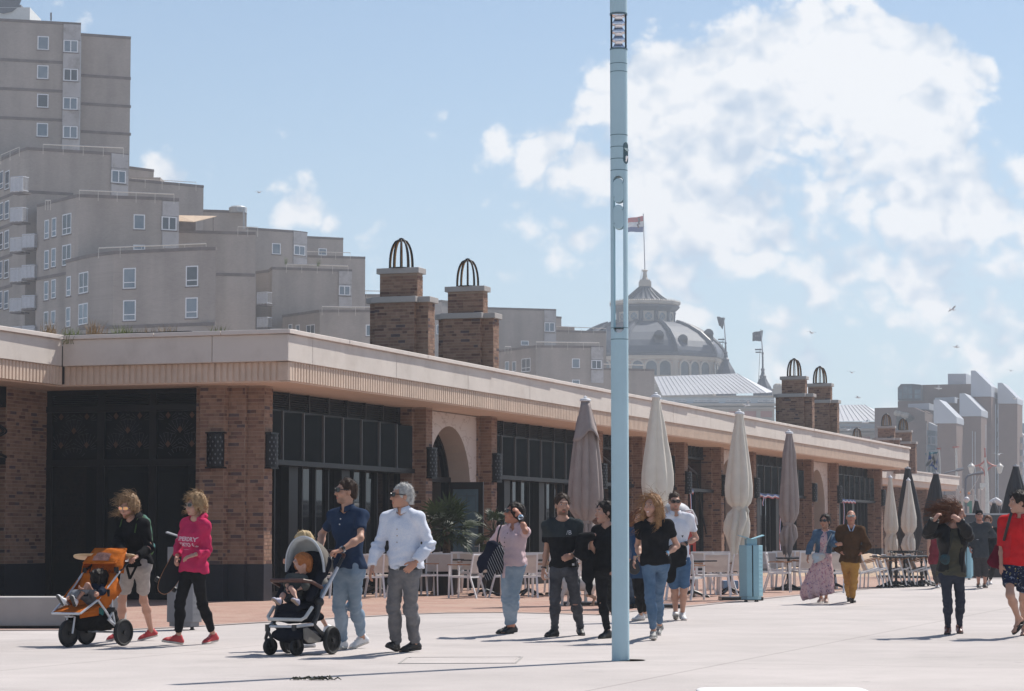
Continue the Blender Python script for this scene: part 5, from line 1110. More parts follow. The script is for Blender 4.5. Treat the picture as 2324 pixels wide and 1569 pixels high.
# ------------------------------------------------------------ terrace chairs and tables
M_alu=mat('white_aluminium',(.70,.70,.71),rough=.4,spec=.4,var=.03); M_text=mat('textilene',(.66,.60,.56),rough=.8,var=.04,vs=6,transl=.35); M_teak=mat('teak_arm',(.36,.17,.08),rough=.55,var=.25,vs=15)
def bar(m,a,b,w=.022,t=.038,up=(0,0,1)):
    a,b=Vector(a),Vector(b); d=(b-a).normalized(); s=d.cross(Vector(up)); s=s.normalized() if s.length>1e-4 else Vector((1,0,0)); n_=s.cross(d).normalized()
    s=s*w/2; n_=n_*t/2
    return m.hexa([a-s-n_,a+s-n_,a+s+n_,a-s+n_,b-s-n_,b+s-n_,b+s+n_,b-s+n_])
def chair_proto():
    P_=[]
    for sx in(-1,1):
        x=.265*sx; m=MB(); bar(m,(x,-.25,0),(x,-.235,.655),.026,.04,(1,0,0)); P_.append(('leg',m.mesh('leg',M_alu)))
        m=MB(); bar(m,(x,.34,0),(x,.20,.44),.026,.04,(1,0,0)); bar(m,(x,.20,.43),(x,.275,.87),.026,.036,(1,0,0)); P_.append(('leg',m.mesh('leg',M_alu)))
        m=MB(); bar(m,(x,-.27,.665),(x,.215,.665),.045,.02,(0,0,1)); P_.append(('armrest',m.mesh('armrest',M_teak)))
    m=MB(); bar(m,(-.265,-.235,.43),(.265,-.235,.43)); bar(m,(-.265,.2,.42),(.265,.2,.42)); bar(m,(-.25,-.235,.43),(-.25,.2,.42)); bar(m,(.25,-.235,.43),(.25,.2,.42)); bar(m,(-.265,.272,.86),(.265,.272,.86)); bar(m,(-.265,.232,.62),(.265,.232,.62),.015,.02); P_.append(('frame',m.mesh('frame',M_alu)))
    m=MB(); rows=[[(x,-.23+.43*j/4,.448-.018*math.sin(math.pi*j/4)*(1)) for x in(-.24,0,.24)] for j in range(5)]; m.grid([[Vector(p) for p in r] for r in rows]); m.grid([[Vector((p[0],p[1],p[2]-.008)) for p in r[::-1]] for r in rows]); P_.append(('seat',m.mesh('seat',M_text)))
    m=MB(); rows=[[(x,.205+.075*(z-.46)/.4+.018*(1-abs(x)/.25),z) for x in(-.252,-.12,0,.12,.252)] for z in(.5,.58,.67,.76,.855)]; m.grid([[Vector(p) for p in r] for r in rows]); m.grid([[Vector((p[0],p[1]+.006,p[2])) for p in r[::-1]] for r in rows]); P_.append(('backrest',m.mesh('backrest',M_text)))
    return P_
CH=chair_proto()
def chair(p,rz,label,tilt=None):
    e=empty('terrace_chair',p,rz,label,'chair','white armchairs on the terrace')
    for n_,me in CH: link(n_,me,e)
    if tilt: e.rotation_euler=(tilt,0,rz)
    return e
M_iron=mat('cast_iron',(.014,.014,.015),rough=.35,spec=.5,var=.2); M_ttop=mat('black_tabletop',(.03,.03,.032),rough=.3,spec=.5)
def table_proto():
    P_=[]; m=MB(); m.box((0,0,.735),(.7,.7,.028)); P_.append(('tabletop',m.mesh('tabletop',M_ttop)))
    m=MB(); m.smooth=True; m.lathe([(.05,.08),(.055,.13),(.032,.16),(.028,.24),(.045,.30),(.05,.36),(.03,.42),(.024,.55),(.04,.60),(.028,.64),(.03,.70),(.06,.72)],(0,0,0),14); P_.append(('pedestal',m.mesh('pedestal',M_iron)))
    for k in range(4):
        a=math.pi/2*k+.78; d=Vector((math.cos(a),math.sin(a),0)); m=MB(); m.smooth=True; m.tube([d*.03+Vector((0,0,.12)),d*.12+Vector((0,0,.09)),d*.24+Vector((0,0,.035)),d*.30+Vector((0,0,.03)),d*.34+Vector((0,0,.012))],[.035,.03,.024,.028,.02],8); P_.append(('foot',m.mesh('foot',M_iron)))
    m=MB(); bar(m,(-.3,0,.715),(.3,0,.715),.03,.012); bar(m,(0,-.3,.714),(0,.3,.714),.03,.012); P_.append(('crossbar',m.mesh('crossbar',M_iron)))
    return P_
TB_=table_proto()
def table(p,rz,label):
    e=empty('pedestal_table',p,rz,label,'table','black pedestal tables on the terrace')
    for n_,me in TB_: link(n_,me,e)
    return e
tabs=[(746,1352,10,'behind the white stroller'),(857,1349,30,'seen between the two walking men'),(1008,1349,15,'in front of the palm by the open door'),(1100,1353,40,'nearest to the woman in the pink blouse'),(1199,1352,20,'left of the man in the black T-shirt'),(1268,1351,10,'right beside the taupe parasol'),(1572,1357,35,'right behind the man in the white polo'),(1655,1349,15,'just left of the pale blue bin'),(1790,1340,25,'right of the blue bin'),(1838,1337,10,'left of the woman in the floral dress'),(1893,1338,35,'behind the man in the brown jacket'),(1340,1338,0,'between the taupe parasol and the lamp post')]
for x,y,r,l in tabs: table(G(x,y),R(r),'black iron table '+l)
chs=[(728,1358,170,'directly behind the white stroller'),(764,1346,0,'half hidden behind the man in the navy polo'),(833,1358,200,'right behind the navy polo man, back to the path'),(846,1343,20,'in the rear row between the two walking men'),(873,1355,150,'touching the left arm of the man in the white shirt'),(962,1353,100,'just right of the white shirt man, seen from its side'),(990,1352,195,'turned back to us before the palm'),(1016,1345,10,'in the rear facing us before the palm'),(1030,1342,15,'rear chair below the open glass door'),(1056,1358,250,'front chair turned sideways left of the striped jacket'),(1069,1346,0,'behind the sideways chair near the door'),(1084,1339,20,'tall looking one against the door leaf'),(1128,1356,120,'behind the legs of the woman in the pink blouse'),(1120,1343,340,'rear chair behind the pink blouse'),(1184,1357,190,'right beside the pink blouse woman, back towards us'),(1215,1346,10,'rear chair between pink blouse and black T-shirt'),(1232,1355,260,'touching the black T-shirt man at the left'),(1282,1353,170,'between the couple in black'),(1300,1345,20,'behind the jacket of the woman in black'),
(1557,1362,150,'behind the knees of the white polo man'),(1589,1351,265,'first full chair right of the white polo man'),(1617,1354,195,'back to us, middle of the group left of the blue bin'),(1602,1340,10,'rear row left one behind the group by the blue bin'),(1646,1350,250,'sideways chair left of the blue bin'),(1634,1339,0,'rear row right one behind the group by the blue bin'),(1670,1350,200,'half covered by the blue bin'),(1744,1341,10,'rear one right of the blue bin'),(1768,1345,80,'facing left just right of the blue bin'),(1778,1335,350,'rear chair below the slim taupe parasol'),(1808,1338,90,'side on, left of the floral dress'),(1815,1332,0,'rear chair nearest the wall by the floral dress'),(1829,1340,200,'touching the denim sleeve of the woman in the dress'),(1895,1345,160,'between the couple arm in arm'),(1908,1337,200,'behind the brown jacket man'),(1330,1350,200,'half hidden by the lamp post'),(1448,1352,20,'seen right of the lamp post behind the walkers')]
for x,y,r,l in chs: chair(G(x,y),R(r),'white armchair '+l)
for k,(x,y) in enumerate(((1978,1336),(1996,1335),(2030,1333.5),(2050,1332.5),(2086,1331.5),(2106,1331))):
    p=G(x,y); chair(p,R(92),['first of the tilted white chairs leaning on the tables','second tilted white chair leaning on the tables','third tilted white chair, behind the first iron legs','fourth tilted white chair, between the iron table legs','fifth tilted white chair leaning behind the iron legs','last tilted white chair nearest the windblown woman'][k],R(-14))
for x,y,l in ((2021,1334,'first'),(2034,1333,'second'),(2053,1332.5,'third'),(2064,1331.5,'fourth'),(2092,1331,'fifth'),(2102,1330,'last')): table(G(x,y),R(45),l+' black iron table in the row with tilted chairs')
m=MB(); rg=random.Random(2)
c=at(2045,1258,60.5)
for k in range(9): 
    a=k*.7; m.tube([c+Vector((.22*math.cos(t*.5+a)-.1+.05*k,.1*math.sin(t*.5+a),.02+.06*abs(math.sin(t*.7+a)))) for t in range(10)],.01,4)
o=m.build('coiled_chain',M_iron); tag(o,'tangle of dark chain lying on the table row','chain')
# crates / blue boxes under the tables
for x0,x1,y,l in ((1640,1674,1337,'low blue and white box under the tables left of the bin'),(1430,1441,1332,'low pale blue box just right of the lamp post')):
    p=G((x0+x1)/2,y); w=(x1-x0)/FPX*p.y; m=MB(); m.box((0,0,.09),(w,.5,.17)); m.box((0,0,.185),(w*.96,.47,.018)); o=m.build('storage_box',mat('box_blue',(.16,.30,.50),rough=.5),None,p); tag(o,l,'box')
    t=MB(); t.box((w*.1,-.256,.09),(w*.25,.006,.17)); t.build('white_panel',M_alu,o)
# ------------------------------------------------------------ sand heap blown against the building
c=G(2030,1310); m=MB(); m.smooth=True; rows=[]
for i in range(19):
    row=[]
    for j in range(29):
        x=-3.6+7.2*j/28; y=-2.4+4.8*i/18; r=math.hypot(x/3.6,y/2.4); h=max(0,1-r**2)**1.3*.62*(.75+.3*math.sin(x*1.9+1)+.12*math.sin(x*5+y*3))-.02; row.append(Vector((x,y,h)))
    rows.append(row)
m.grid(rows); o=m.build('sand_heap',mat('sand',(.52,.38,.27),rough=.95,var=.12,vs=3,bump=.6,bs=30,bdist=.02),None,(c.x-.6,c.y+3,.0)); tag(o,kind='stuff')
# ------------------------------------------------------------ closed parasols
M_cream=MATS['cream_stone']; M_crm=mat('cream_canvas',(.74,.69,.61),rough=.85,var=.06,vs=3,bump=.3,bs=14,bdist=.02,transl=.22); M_taupe=mat('taupe_canvas',(.36,.30,.28),rough=.85,var=.10,vs=3,bump=.3,bs=14,bdist=.02,transl=.12); M_blk=mat('black_canvas',(.030,.030,.034),rough=.8,var=.1,vs=3,bump=.3,bs=14,bdist=.02)
def parasol(x,prof,tie,skirt,Y,m,label,seed,lean=0.,hood=False,folds=8,pole=True):
    """prof: (y px, half width px) from cap to tie; skirt the same below the tie with sideways drift"""
    rg=random.Random(seed); k=Y/FPX; c=at(x,1217,Y); Z=lambda y:at(x,y,Y).z; e=empty('parasol',(c.x,Y,0),0,label,'parasol','closed parasols on the terrace')
    ph=[rg.uniform(0,6.28) for _ in range(6)]
    def cloth(pr,name,amp,n=72,wav=1.):
        b=MB(); b.smooth=True; rows=[]
        ys=[]; 
        for (y0,w0,*d0),(y1,w1,*d1) in zip(pr[:-1],pr[1:]):
            for q in range(5): f=q/5; ys.append((y0+(y1-y0)*f,w0+(w1-w0)*f,(d0[0] if d0 else 0)*(1-f)+(d1[0] if d1 else 0)*f))
        ys.append((pr[-1][0],pr[-1][1],pr[-1][2] if len(pr[-1])>2 else 0)); N_=len(ys)
        for i,(y,w,dx) in enumerate(ys):
            f=i/(N_-1); row=[]; z=Z(y)
            for j in range(n+1):
                a=2*math.pi*j/n; s=.5+.5*math.cos(folds*a+ph[0]+.9*math.sin(f*3*wav+ph[1])+.5*math.sin(2*a+ph[2]))
                s2=math.sin(3*a+ph[3]+2.5*f*wav); fade=min(1,f*4+.25)
                r=w*k*(1-amp*fade*(1-s**.45)*.75+amp*.25*s2*fade)
                zz=0 if not name=='skirt' else (.10*math.sin(2*a+ph[4])+.05*math.sin(5*a+ph[5]))*f
                row.append(Vector((r*math.cos(a)+dx*k+lean*k*f,r*math.sin(a)*.92,z+zz)))
            rows.append(row)
        b.grid(rows); o=b.build(name,m,e); return o
    cloth(prof,'canopy',.34)
    if skirt: cloth(skirt,'skirt',.55,wav=1.6)
    if tie:
        y,w=tie; b=MB(); b.smooth=True; b.lathe([(w*k*.96,Z(y+4)),(w*k*1.04,Z(y+2)),(w*k*1.04,Z(y-2)),(w*k*.96,Z(y-4))],(lean*k,0,0),24)
        b.tube([(lean*k+w*k*.8,-w*k*.75,Z(y)),(lean*k+w*k*1.05,-w*k*.7,Z(y+7)),(lean*k+w*k*.9,-w*k*.8,Z(y+20))],[.03,.022,.012],6); b.build('tie',m,e)
    cp=MB(); cp.smooth=True; y,w=prof[0][:2]; cp.lathe([(w*k*1.25,Z(y)),(w*k*1.3,Z(y)+.02),(w*k*1.1,Z(y)+.045),(.03,Z(y)+.06),(.03,Z(y)+.085),(0,Z(y)+.10)],(0,0,0),18); cp.build('cap',M_alu if m is not M_blk else mat('grey_cap',(.3,.3,.32),rough=.4,metal=.3),e)
    pl=MB(); pl.tube([(0,0,.02),(0,0,Z(prof[-1][0])+.3)],.03,10); pl.build('pole',mat('pole_alu',(.6,.6,.6),rough=.35,metal=.8),e)
    bs=MB(); bs.box((0,0,.035),(.8,.8,.06)); bs.build('base_plate',M_iron,e)
    if hood:
        h=MB(); h.smooth=True; rows=[]
        y0=prof[0][0]; 
        for i in range(9):
            f=i/8; row=[]
            for j in range(17):
                a=-math.pi/2+ (j/16-.5)*2.4+.25; r=(10+26*f**1.2)*k*(1+.10*math.sin(4*a+ph[1])); drop=6*f*math.cos((j/16-.5)*6.28*1.0)
                row.append(Vector((r*math.cos(a)*.95+2*k*f,r*math.sin(a),Z(y0+4+88*f-24*f*math.exp(-((j/16-.5)*5)**2)))))
            rows.append(row)
        h.grid(rows); o=h.build('hood_flap',m,e); s=o.modifiers.new('s','SOLIDIFY'); s.thickness=.012
    return e
parasol(1329,[(911,10),(935,15),(962,23),(1000,28),(1050,34),(1095,38),(1130,40),(1155,37),(1175,24),(1184,15)],(1185,14),[(1186,14),(1194,20,1),(1215,24,2),(1240,22,3),(1258,16,3)],45,M_taupe,'large taupe closed parasol with a gaping hood flap, left of the lamp post',1,hood=True,folds=9)
parasol(1490,[(903,9),(930,13),(960,19),(1000,25),(1040,32),(1075,36.5),(1100,37),(1120,34),(1140,25),(1151,17)],(1152,16),[(1153,16),(1160,22,-4),(1185,34,-16),(1210,36,-26),(1235,24,-34)],43.5,M_crm,'wide cream closed parasol behind the laughing woman with long hair',2,folds=6)
parasol(1680,[(941,9),(970,13),(1000,18),(1040,24),(1075,29),(1105,32),(1128,31.5),(1142,27),(1152,18)],(1153,17),[(1154,17),(1164,24,-2),(1185,30,-3),(1205,31,-5),(1230,25,-6),(1258,17,-8)],48.7,M_crm,'cream closed parasol with a loose flapping skirt, above the blue bin',3,folds=6)
parasol(1793,[(985,7),(1005,11),(1030,16),(1060,17),(1100,20),(1140,23),(1165,22),(1180,17),(1189,12)],(1190,12),[(1191,12),(1198,16,-1),(1220,20,-2),(1240,15,-4),(1254,8,-4)],57.7,M_taupe,'slim taupe closed parasol twisted by the wind, left of the couple',4,lean=-4,folds=7)
parasol(2022,[(1086,4),(1110,7),(1140,11),(1170,15),(1195,17.5),(1205,16),(1212,11)],(1213,10),[(1214,10),(1225,15),(1242,16),(1257,12)],75,M_crm,'left one of the two small cream parasols beyond the pavilion pillar',5,folds=6)
parasol(2063,[(1092,4),(1115,8),(1145,13),(1175,18),(1196,18),(1205,14),(1211,10)],(1212,9),[(1213,9),(1225,14),(1242,17),(1258,12)],74,M_crm,'right one of the two small cream parasols beyond the pavilion pillar',6,folds=6)
parasol(2062,[(1065,6),(1085,11),(1120,19),(1160,26),(1205,30),(1235,24),(1250,18)],None,[(1250,18),(1270,14),(1285,12)],84,M_blk,'black closed parasol standing behind the two small cream ones',7,folds=7)
parasol(2126,[(1077,6),(1100,12),(1130,18),(1155,24),(1178,27),(1205,22),(1230,14)],None,[(1230,14),(1262,11)],80,M_blk,'tilted looking black parasol behind the windblown woman',8,folds=7,lean=-6)
parasol(2308,[(1060,6.5),(1080,12),(1110,22),(1150,33),(1185,42),(1220,36),(1240,20)],None,[(1240,20),(1270,15)],78,M_blk,'biggest black parasol behind the dark barrier, near the red shirt man',9,folds=7)
parasol(2217,[(1138,4),(1150,7),(1170,12),(1190,12),(1230,8)],None,None,105,M_blk,'small black parasol above the man with the cap',10,folds=6)
parasol(2257,[(1143,4),(1155,8),(1172,12),(1190,12),(1230,8)],None,None,104,M_blk,'small black parasol left of the biggest black one',11,folds=6)
parasol(2268,[(1148,3),(1160,6),(1175,9),(1195,9),(1230,6)],None,None,112,M_blk,'smallest black parasol, tucked beside its small neighbour',12,folds=6)
# ------------------------------------------------------------ palms in pots
M_palm=mat('palm_leaf',(.040,.062,.024),rough=.55,spec=.35,var=.3,vs=6,transl=.2); M_trunk=mat('palm_trunk',(.12,.075,.045),rough=.95,var=.4,vs=20,bump=.8,bs=40,bdist=.02)
def palm(p,hc,rad,label,seed,n=34):
    rg=random.Random(seed); e=empty('fan_palm',p,0,label,'palm','potted fan palms by the doorway'); t=MB(); t.tube([(0,0,.35),(.02,0,.7),(0,0,hc)],[.10,.09,.07],10); t.build('trunk',M_trunk,e)
    pt=MB(); pt.lathe([(.22,0),(.30,.5),(.32,.52),(.28,.52),(.27,.46),(0,.46)],(0,0,0),18); pt.build('pot',M_black,e)
    b=MB(); S=11
    for s in range(S):   # one pleated fan of blades on a stalk along +x
        a=(s/(S-1)-.5)*R(215); d=Vector((math.cos(a),math.sin(a),.10*abs(math.sin(a)))); w=Vector((-math.sin(a),math.cos(a),0)); c=Vector((.42,0,0)); L_=rad*.62*(1-.22*abs(s/(S-1)-.5)*2)
        b.add([c,c+d*L_*.5+w*.028+Vector((0,0,.012)),c+d*L_*.5-w*.028-Vector((0,0,.004)),c+d*L_+Vector((0,0,-.05))],[(0,2,1),(1,2,3)])
    b.tube([(0,0,0),(.2,0,.01),(.43,0,0)],[.012,.009,.008],5); me=b.mesh('leaf',M_palm)
    for k in range(n):
        az=k*2.4+rg.uniform(-.3,.3); el=R(78-125*(k/n)**.9)+rg.uniform(-.12,.12); o=link('leaf',me,e); sc=rg.uniform(.75,1.1)
        o.location=(0,0,hc-.04); o.rotation_euler=(rg.uniform(-.5,.5),-el,az); o.scale=(sc,)*3
    return e
palm(at(1012,1217,52.8)*1-Vector((0,0,1.24)),1.42,.66,'dark green fan palm in a pot before the open glass door',5,44)
palm(at(1120,1217,54)*1-Vector((0,0,1.24)),1.36,.36,'second fan palm, mostly hidden behind the woman in the pink blouse',6,20)
# ------------------------------------------------------------ tricolour ribbons on the shop fronts
M_rr=mat('ribbon_red',(.50,.06,.06),rough=.6); M_rw=mat('ribbon_white',(.72,.72,.74),rough=.6); M_rb=mat('ribbon_blue',(.05,.13,.42),rough=.6)
def ribbon(mb,pts,w,ax):
    for i,(p,q) in enumerate(zip(pts[:-1],pts[1:])):
        for c in range(3):
            mb.cm=c; a=ax*(w*(c/3-.5)); b=ax*(w*((c+1)/3-.5)); mb.add([p+a,q+a,q+b,p+b],[(0,1,2,3)])
def garland(s0,s1,tt,z,drops,label):
    mb=MB(); n=16; pts=[P(s0+(s1-s0)*k/n,tt,z-.03*math.sin(k*2.1)) for k in range(n+1)]; ribbon(mb,pts,.13,Vector((0,0,1)))
    for s,l in drops:
        ribbon(mb,[P(s+.08*math.sin(k*.8),tt+.03,z-l*k/8) for k in range(9)],.16*1,FD)
    o=mb.build('ribbon_garland',[M_rr,M_rw,M_rb]); sm=o.modifiers.new('s','SOLIDIFY'); sm.thickness=.004; tag(o,label,'ribbon','red white and blue ribbons on the shop fronts')
garland(40.6,46.5,-.08,2.62,((41.6,.35),(44.2,1.9),(45.2,1.2)),'striped ribbons across the window left of the slim taupe parasol')
garland(54.6,58.2,-.08,2.62,((55.6,1.6),),'striped ribbons hanging above the bald man')
garland(31.4,32.2,-.06,2.6,((31.7,2.0),),'single striped ribbon beside the cream parasol behind the white polo man')
# ------------------------------------------------------------ red cabinet with grey hood
c=at(1560,1217,62); e=empty('red_cabinet',(c.x,62,0),0,'rounded red cabinet with a grey hood, behind the man in the white polo','cabinet')
m=MB(); pts=[(-.14,0),(-.14,1.45)]+[(.02+.17*math.cos(math.pi-math.pi*k/8),1.62+.2*math.sin(math.pi*k/8)) for k in range(9)]+[(.19,0)]; m.extrude([(x,-.2,z) for x,z in pts],(0,.5,0)); m.build('body',mat('signal_red',(.50,.055,.035),rough=.45,var=.08),e)
m=MB(); m.tube([(-.16,-.22,1.62),(-.05,-.22,1.86),(.1,-.22,1.86),(.2,-.22,1.66),(.22,-.22,1.5)],.03,6); m.build('white_trim',M_white,e)
m=MB(); m.smooth=True; m.sphere((-.3,.15,1.75),(.42,.35,.33),16,10); m.build('hood',mat('grey_hood',(.42,.44,.47),rough=.6),e)
m=MB(); m.box((.09,-.205,.9),(.06,.02,.22)); m.build('lock',M_black,e)
# ------------------------------------------------------------ dark barrier at the right, low canopy, street lamps, mast, banners
c0=at(2143,1217,74.5); bw=MB(); n=5
e=empty('barrier_wall',(c0.x,74.5,0),0,'dark grey screen wall with a light top rail behind the man with the cap','screen wall')
for k in range(n):
    m=MB(); m.box((.62+1.24*k,0,.93),(1.22,.08,1.84)); bev(m.build('panel',mat('dark_panel',(.055,.06,.07),rough=.5,var=.1),e),.01)
m=MB(); m.box((3.1,0,1.875),(6.3,.12,.05)); m.build('top_rail',mat('grey_rail',(.42,.44,.46),rough=.4),e)
m=MB(); m.box((3.1,-.05,.4),(6.2,.06,.76)); m.build('lower_panel',mat('brown_panel',(.10,.075,.065),rough=.7),e)
p=at(2164,1130,150); m=MB(); m.box((p.x+.1,p.y,at(2164,1131,150).z),(1.5,3,.35)); m.box((p.x+.1,p.y+.3,at(2164,1150,150).z*.5),(1.4,2,at(2164,1150,150).z)); o=m.build('kiosk',mat('kiosk_white',(.55,.52,.49),rough=.7)); tag(o,'small pale kiosk with a flat roof beyond the second pavilion','kiosk')
M_wp=mat('white_pole',(.60,.58,.54),rough=.5); M_rp=mat('red_pole',(.40,.12,.10),rough=.5); M_gp=mat('grey_pole',(.20,.22,.25),rough=.5)
Q=lambda zx,zy,Y=210:at(1970.2+.2511*zx,945.7+.2511*zy,Y)
def mast():
    b=Q(1075,890); e=empty('ornamental_mast',(b.x,210,0),0,'white ornamental mast with red curved arms and two hanging lanterns','street lamp'); inv=Matrix.Translation(-e.location)
    def pp(mb,n_,m,par=None):
        o=mb.build(n_,m); o.parent=par or e
        if not par: o.matrix_parent_inverse=inv
        return o
    m=MB(); g=Q(1078,880); m.tube([Vector((g.x,210,0)),Q(1072,560),Q(1058,370)],[.2,.16,.11],8); pp(m,'pole',M_wp)
    m=MB(); m.tube([Q(1058,370),Q(1056,300)],[.08,.05],8); m.sphere(Q(1055,292),.09,8,6); pp(m,'tip',M_rp)
    for s in(-1,1):
        f=lambda x,y:Q(1062+s*x,y); m=MB(); m.tube([f(2,378),f(15,410),f(45,432),f(80,445),f(130,447)],.07,6); m.tube([f(4,540),f(10,500),f(28,470),f(60,448)],.065,6); pp(m,'arm',M_rp)
        l=MB(); c=f(128,478); l.lathe([(r_*.95,z_*.95) for r_,z_ in [(.02,.75),(.10,.62),(.28,.45),(.34,.35),(.30,.30),(.22,.0),(.16,-.18),(.05,-.26),(0,-.28)]],c-Vector((0,0,.1)),12); pp(l,'lantern',mat('lantern',(.55,.52,.48),rough=.4))
    m=MB(); m.tube([Q(1055,360),Q(1035,450),Q(985,580),Q(915,690)],.025,4); pp(m,'stay_rope',mat('rope',(.6,.5,.45),rough=.8))
    m=MB(); m.sphere(Q(912,692),.12,8,6); m.sphere(Q(840,682),.10,8,6); pp(m,'orange_ball',mat('orange_ball',(.6,.2,.06),rough=.5))
    m=MB(); m.box(Q(1040,620)+Vector((0,0,0)),(.5,.3,.35)); m.sphere(Q(1028,648),.14,8,6); pp(m,'camera_box',M_wp)
mast()
def pole_thing(name,label,cat,parts):
    e=None
    for n_,pth,r,m in parts:
        b=MB(); b.tube(pth,r,6); o=b.build(n_,m)
        if e is None: e=empty(name,(pth[0].x,pth[0].y,0),0,label,cat)
        o.parent=e; o.matrix_parent_inverse=Matrix.Translation(-e.location)
    return e
gz=lambda v:Vector((v.x,v.y,0))
pole_thing('street_lamp','grey street lamp with a long curved arm reaching right, beside the ornamental mast','street lamp',[('pole',[gz(Q(880,890,118)),Q(880,600,118),Q(884,560,118),Q(905,535,118),Q(950,520,118),Q(1040,507,118)],.05,M_gp),('lamp_head',[Q(985,516,118),Q(1042,506,118)],.09,M_gp)])
pole_thing('street_lamp','grey street lamp arm pointing right above the farther pavilion roof','street lamp',[('pole',[gz(Q(690,890,170)),Q(690,540,170),Q(700,510,170),Q(760,495,170),Q(860,474,170)],.06,M_gp),('lamp_head',[Q(800,486,170),Q(862,473,170)],.12,M_gp)])
fp_=pole_thing('flagpole','white flagpole with a red ball tip carrying the blue flag','flagpole',[('pole',[gz(Q(645,600,160)),Q(645,500,160),Q(637,295,160)],.09,M_wp),('tip',[Q(637,296,160),Q(637,285,160)],.14,M_rp)])
fb,_=flag('flag','torn blue flag with pale letters below the red ball of its pole',[(1970.2+.2511*628,945.7+.2511*318),(1970.2+.2511*622,945.7+.2511*485),(1970.2+.2511*560,945.7+.2511*440),(1970.2+.2511*520,945.7+.2511*330)],159.8,[mat('flag_teal',(.06,.22,.28),rough=.8,transl=.3),mat('flag_blue2',(.06,.14,.40),rough=.8,transl=.3),MATS['flag_blue2'],MATS['flag_blue2']],amp=.22)
eb=MB()
for x,y,l,a in ((2104,1041,.9,.1),(2107,1052,.5,.5),(2116,1043,.8,.6),(2120,1046,.9,-.3),(2124,1042,.8,.4)): eb.box(at(x,y,159.3),(.16,.02,l),rotm(0,a,0))
eb.build('flag_emblem',mat('pale_print',(.42,.40,.38),rough=.8),fb)
pole_thing('flagpole','thin flagpole with a small red pennant in front of the brick hotel','flagpole',[('pole',[gz(Q(800,600,210)),Q(800,480,210),Q(794,275,210)],.09,M_wp),('pennant',[Q(794,282,210),Q(793,270,210)],.28,M_rp)])
for zx,zy0,zy1,l in ((828,712,850,'narrow green banner left of the grey street lamp'),(926,720,880,'green banner on a post right of the grey street lamp')):
    a=Q(zx,zy0,190); b=Q(zx,zy1,190); m=MB(); m.box((a+b)/2,(.66,.04,(a-b).z)); o=m.build('banner',mat('banner_green',(.06,.20,.15),rough=.7)); tag(o,l,'banner')
    p=MB(); p.tube([gz(a)+Vector((.37,0,0)),a+Vector((.37,0,.1))],.03,6); p.build('post',M_wp,o)
for k,(zx,zy) in enumerate(((805,655),(850,650),(950,655),(1003,652))):
    pole_thing('white_post',['first of the slender white posts, left of the green banner','second slender white post from the left of the banners','third slender white post, between the banners and the mast','last slender white post, next to the ornamental mast'][k],'post',[('post',[gz(Q(zx,890,135)),Q(zx,zy,135)],.07,M_wp)])
for k,(zx,zy) in enumerate(((1122,776),(1138,765),(1156,758),(1172,768),(1186,778),(890,752))):
    m=MB(); c=Q(zx,zy,110); m.sphere(c,.13,10,8); o=m.build('globe_lamp',mat('globe_white',(.75,.75,.75),rough=.3)); tag(o,['first white globe lamp from the left in the cluster above the small black parasols','second globe lamp in the cluster above the small black parasols','topmost globe lamp in the cluster above the small black parasols','fourth globe lamp in the cluster above the small black parasols','last globe lamp in the cluster, next to the big black parasol','single white globe lamp on the grey street lamp side'][k],'lamp','white globe lamps')
    p=MB(); p.tube([gz(c),c-Vector((0,0,.1))],.02,5); p.build('stem',M_gp,o)
# ------------------------------------------------------------ gulls
M_gull=mat('gull_white',(.72,.72,.72),rough=.8); M_gullg=mat('gull_grey',(.40,.42,.45),rough=.8)
def gull(x,y,Y,bank,head,span,label,flap=.25):
    e=empty('gull',at(x,y,Y),0,label,'gull','gulls in the air'); b=MB(); b.smooth=True; b.sphere((0,0,0),(.07,.24,.065),8,8); b.sphere((0,-.24,.03),(.045,.07,.045),8,6); b.add([(0,.2,0),(-.07,.36,0),(.07,.36,0),(0,.2,.02)],[(0,1,2),(3,2,1)]); b.build('body',M_gull,e)
    for s in(-1,1):
        w=MB(); h=span/2; z1=h*flap; p=[(s*.04,-.08,.03),(s*h*.5,-.14,z1),(s*h,.06,z1*.55),(s*h*.5,.06,z1),(s*.04,.10,.03)]
        w.add(p+[(a,b_,c+.012) for a,b_,c in p],[(0,1,3,4),(1,2,3),(5,9,8,6),(6,8,7),(0,5,6,1),(1,6,7,2),(2,7,8,3),(3,8,9,4)]); w.build('wing',M_gullg,e)
    e.rotation_euler=(R(8),bank,head)
for x,y,Y,bk,hd,l in ((2162,703,200,.5,2.2,'gull gliding alone high under the big cloud at the right'),(1842,756,210,.1,.4,'gull flying above the right black flag'),(2170,788,220,-.2,1.2,'gull above the slanted hotel tops'),(1933,846,230,.1,.2,'gull gliding level right of the middle chimneys'),(1947,903,240,.15,.9,'lower gull over the smaller zinc roof'),(2130,882,230,.5,1.4,'gull before the brown hotel wall'),(1965,959,200,-.4,.7,'bright gull just above the pavilion roof edge'),(1924,976,210,.2,.3,'gull nearest the pavilion roof, left of the bright one'),(2303,905,220,.1,.5,'gull before the rightmost hotel tower'),(2266,1032,210,0,.1,'gull over the ornamental mast'),(2294,842,330,.1,.3,'tiny far gull above the rightmost hotel tower'),(1695,920,190,.6,2.0,'gull in front of the pale blue storey of the hall'),(588,437,230,-.1,.6,'single gull in the clear sky right of the apartments')):
    gull(x,y,Y,bk,hd,.95,l)
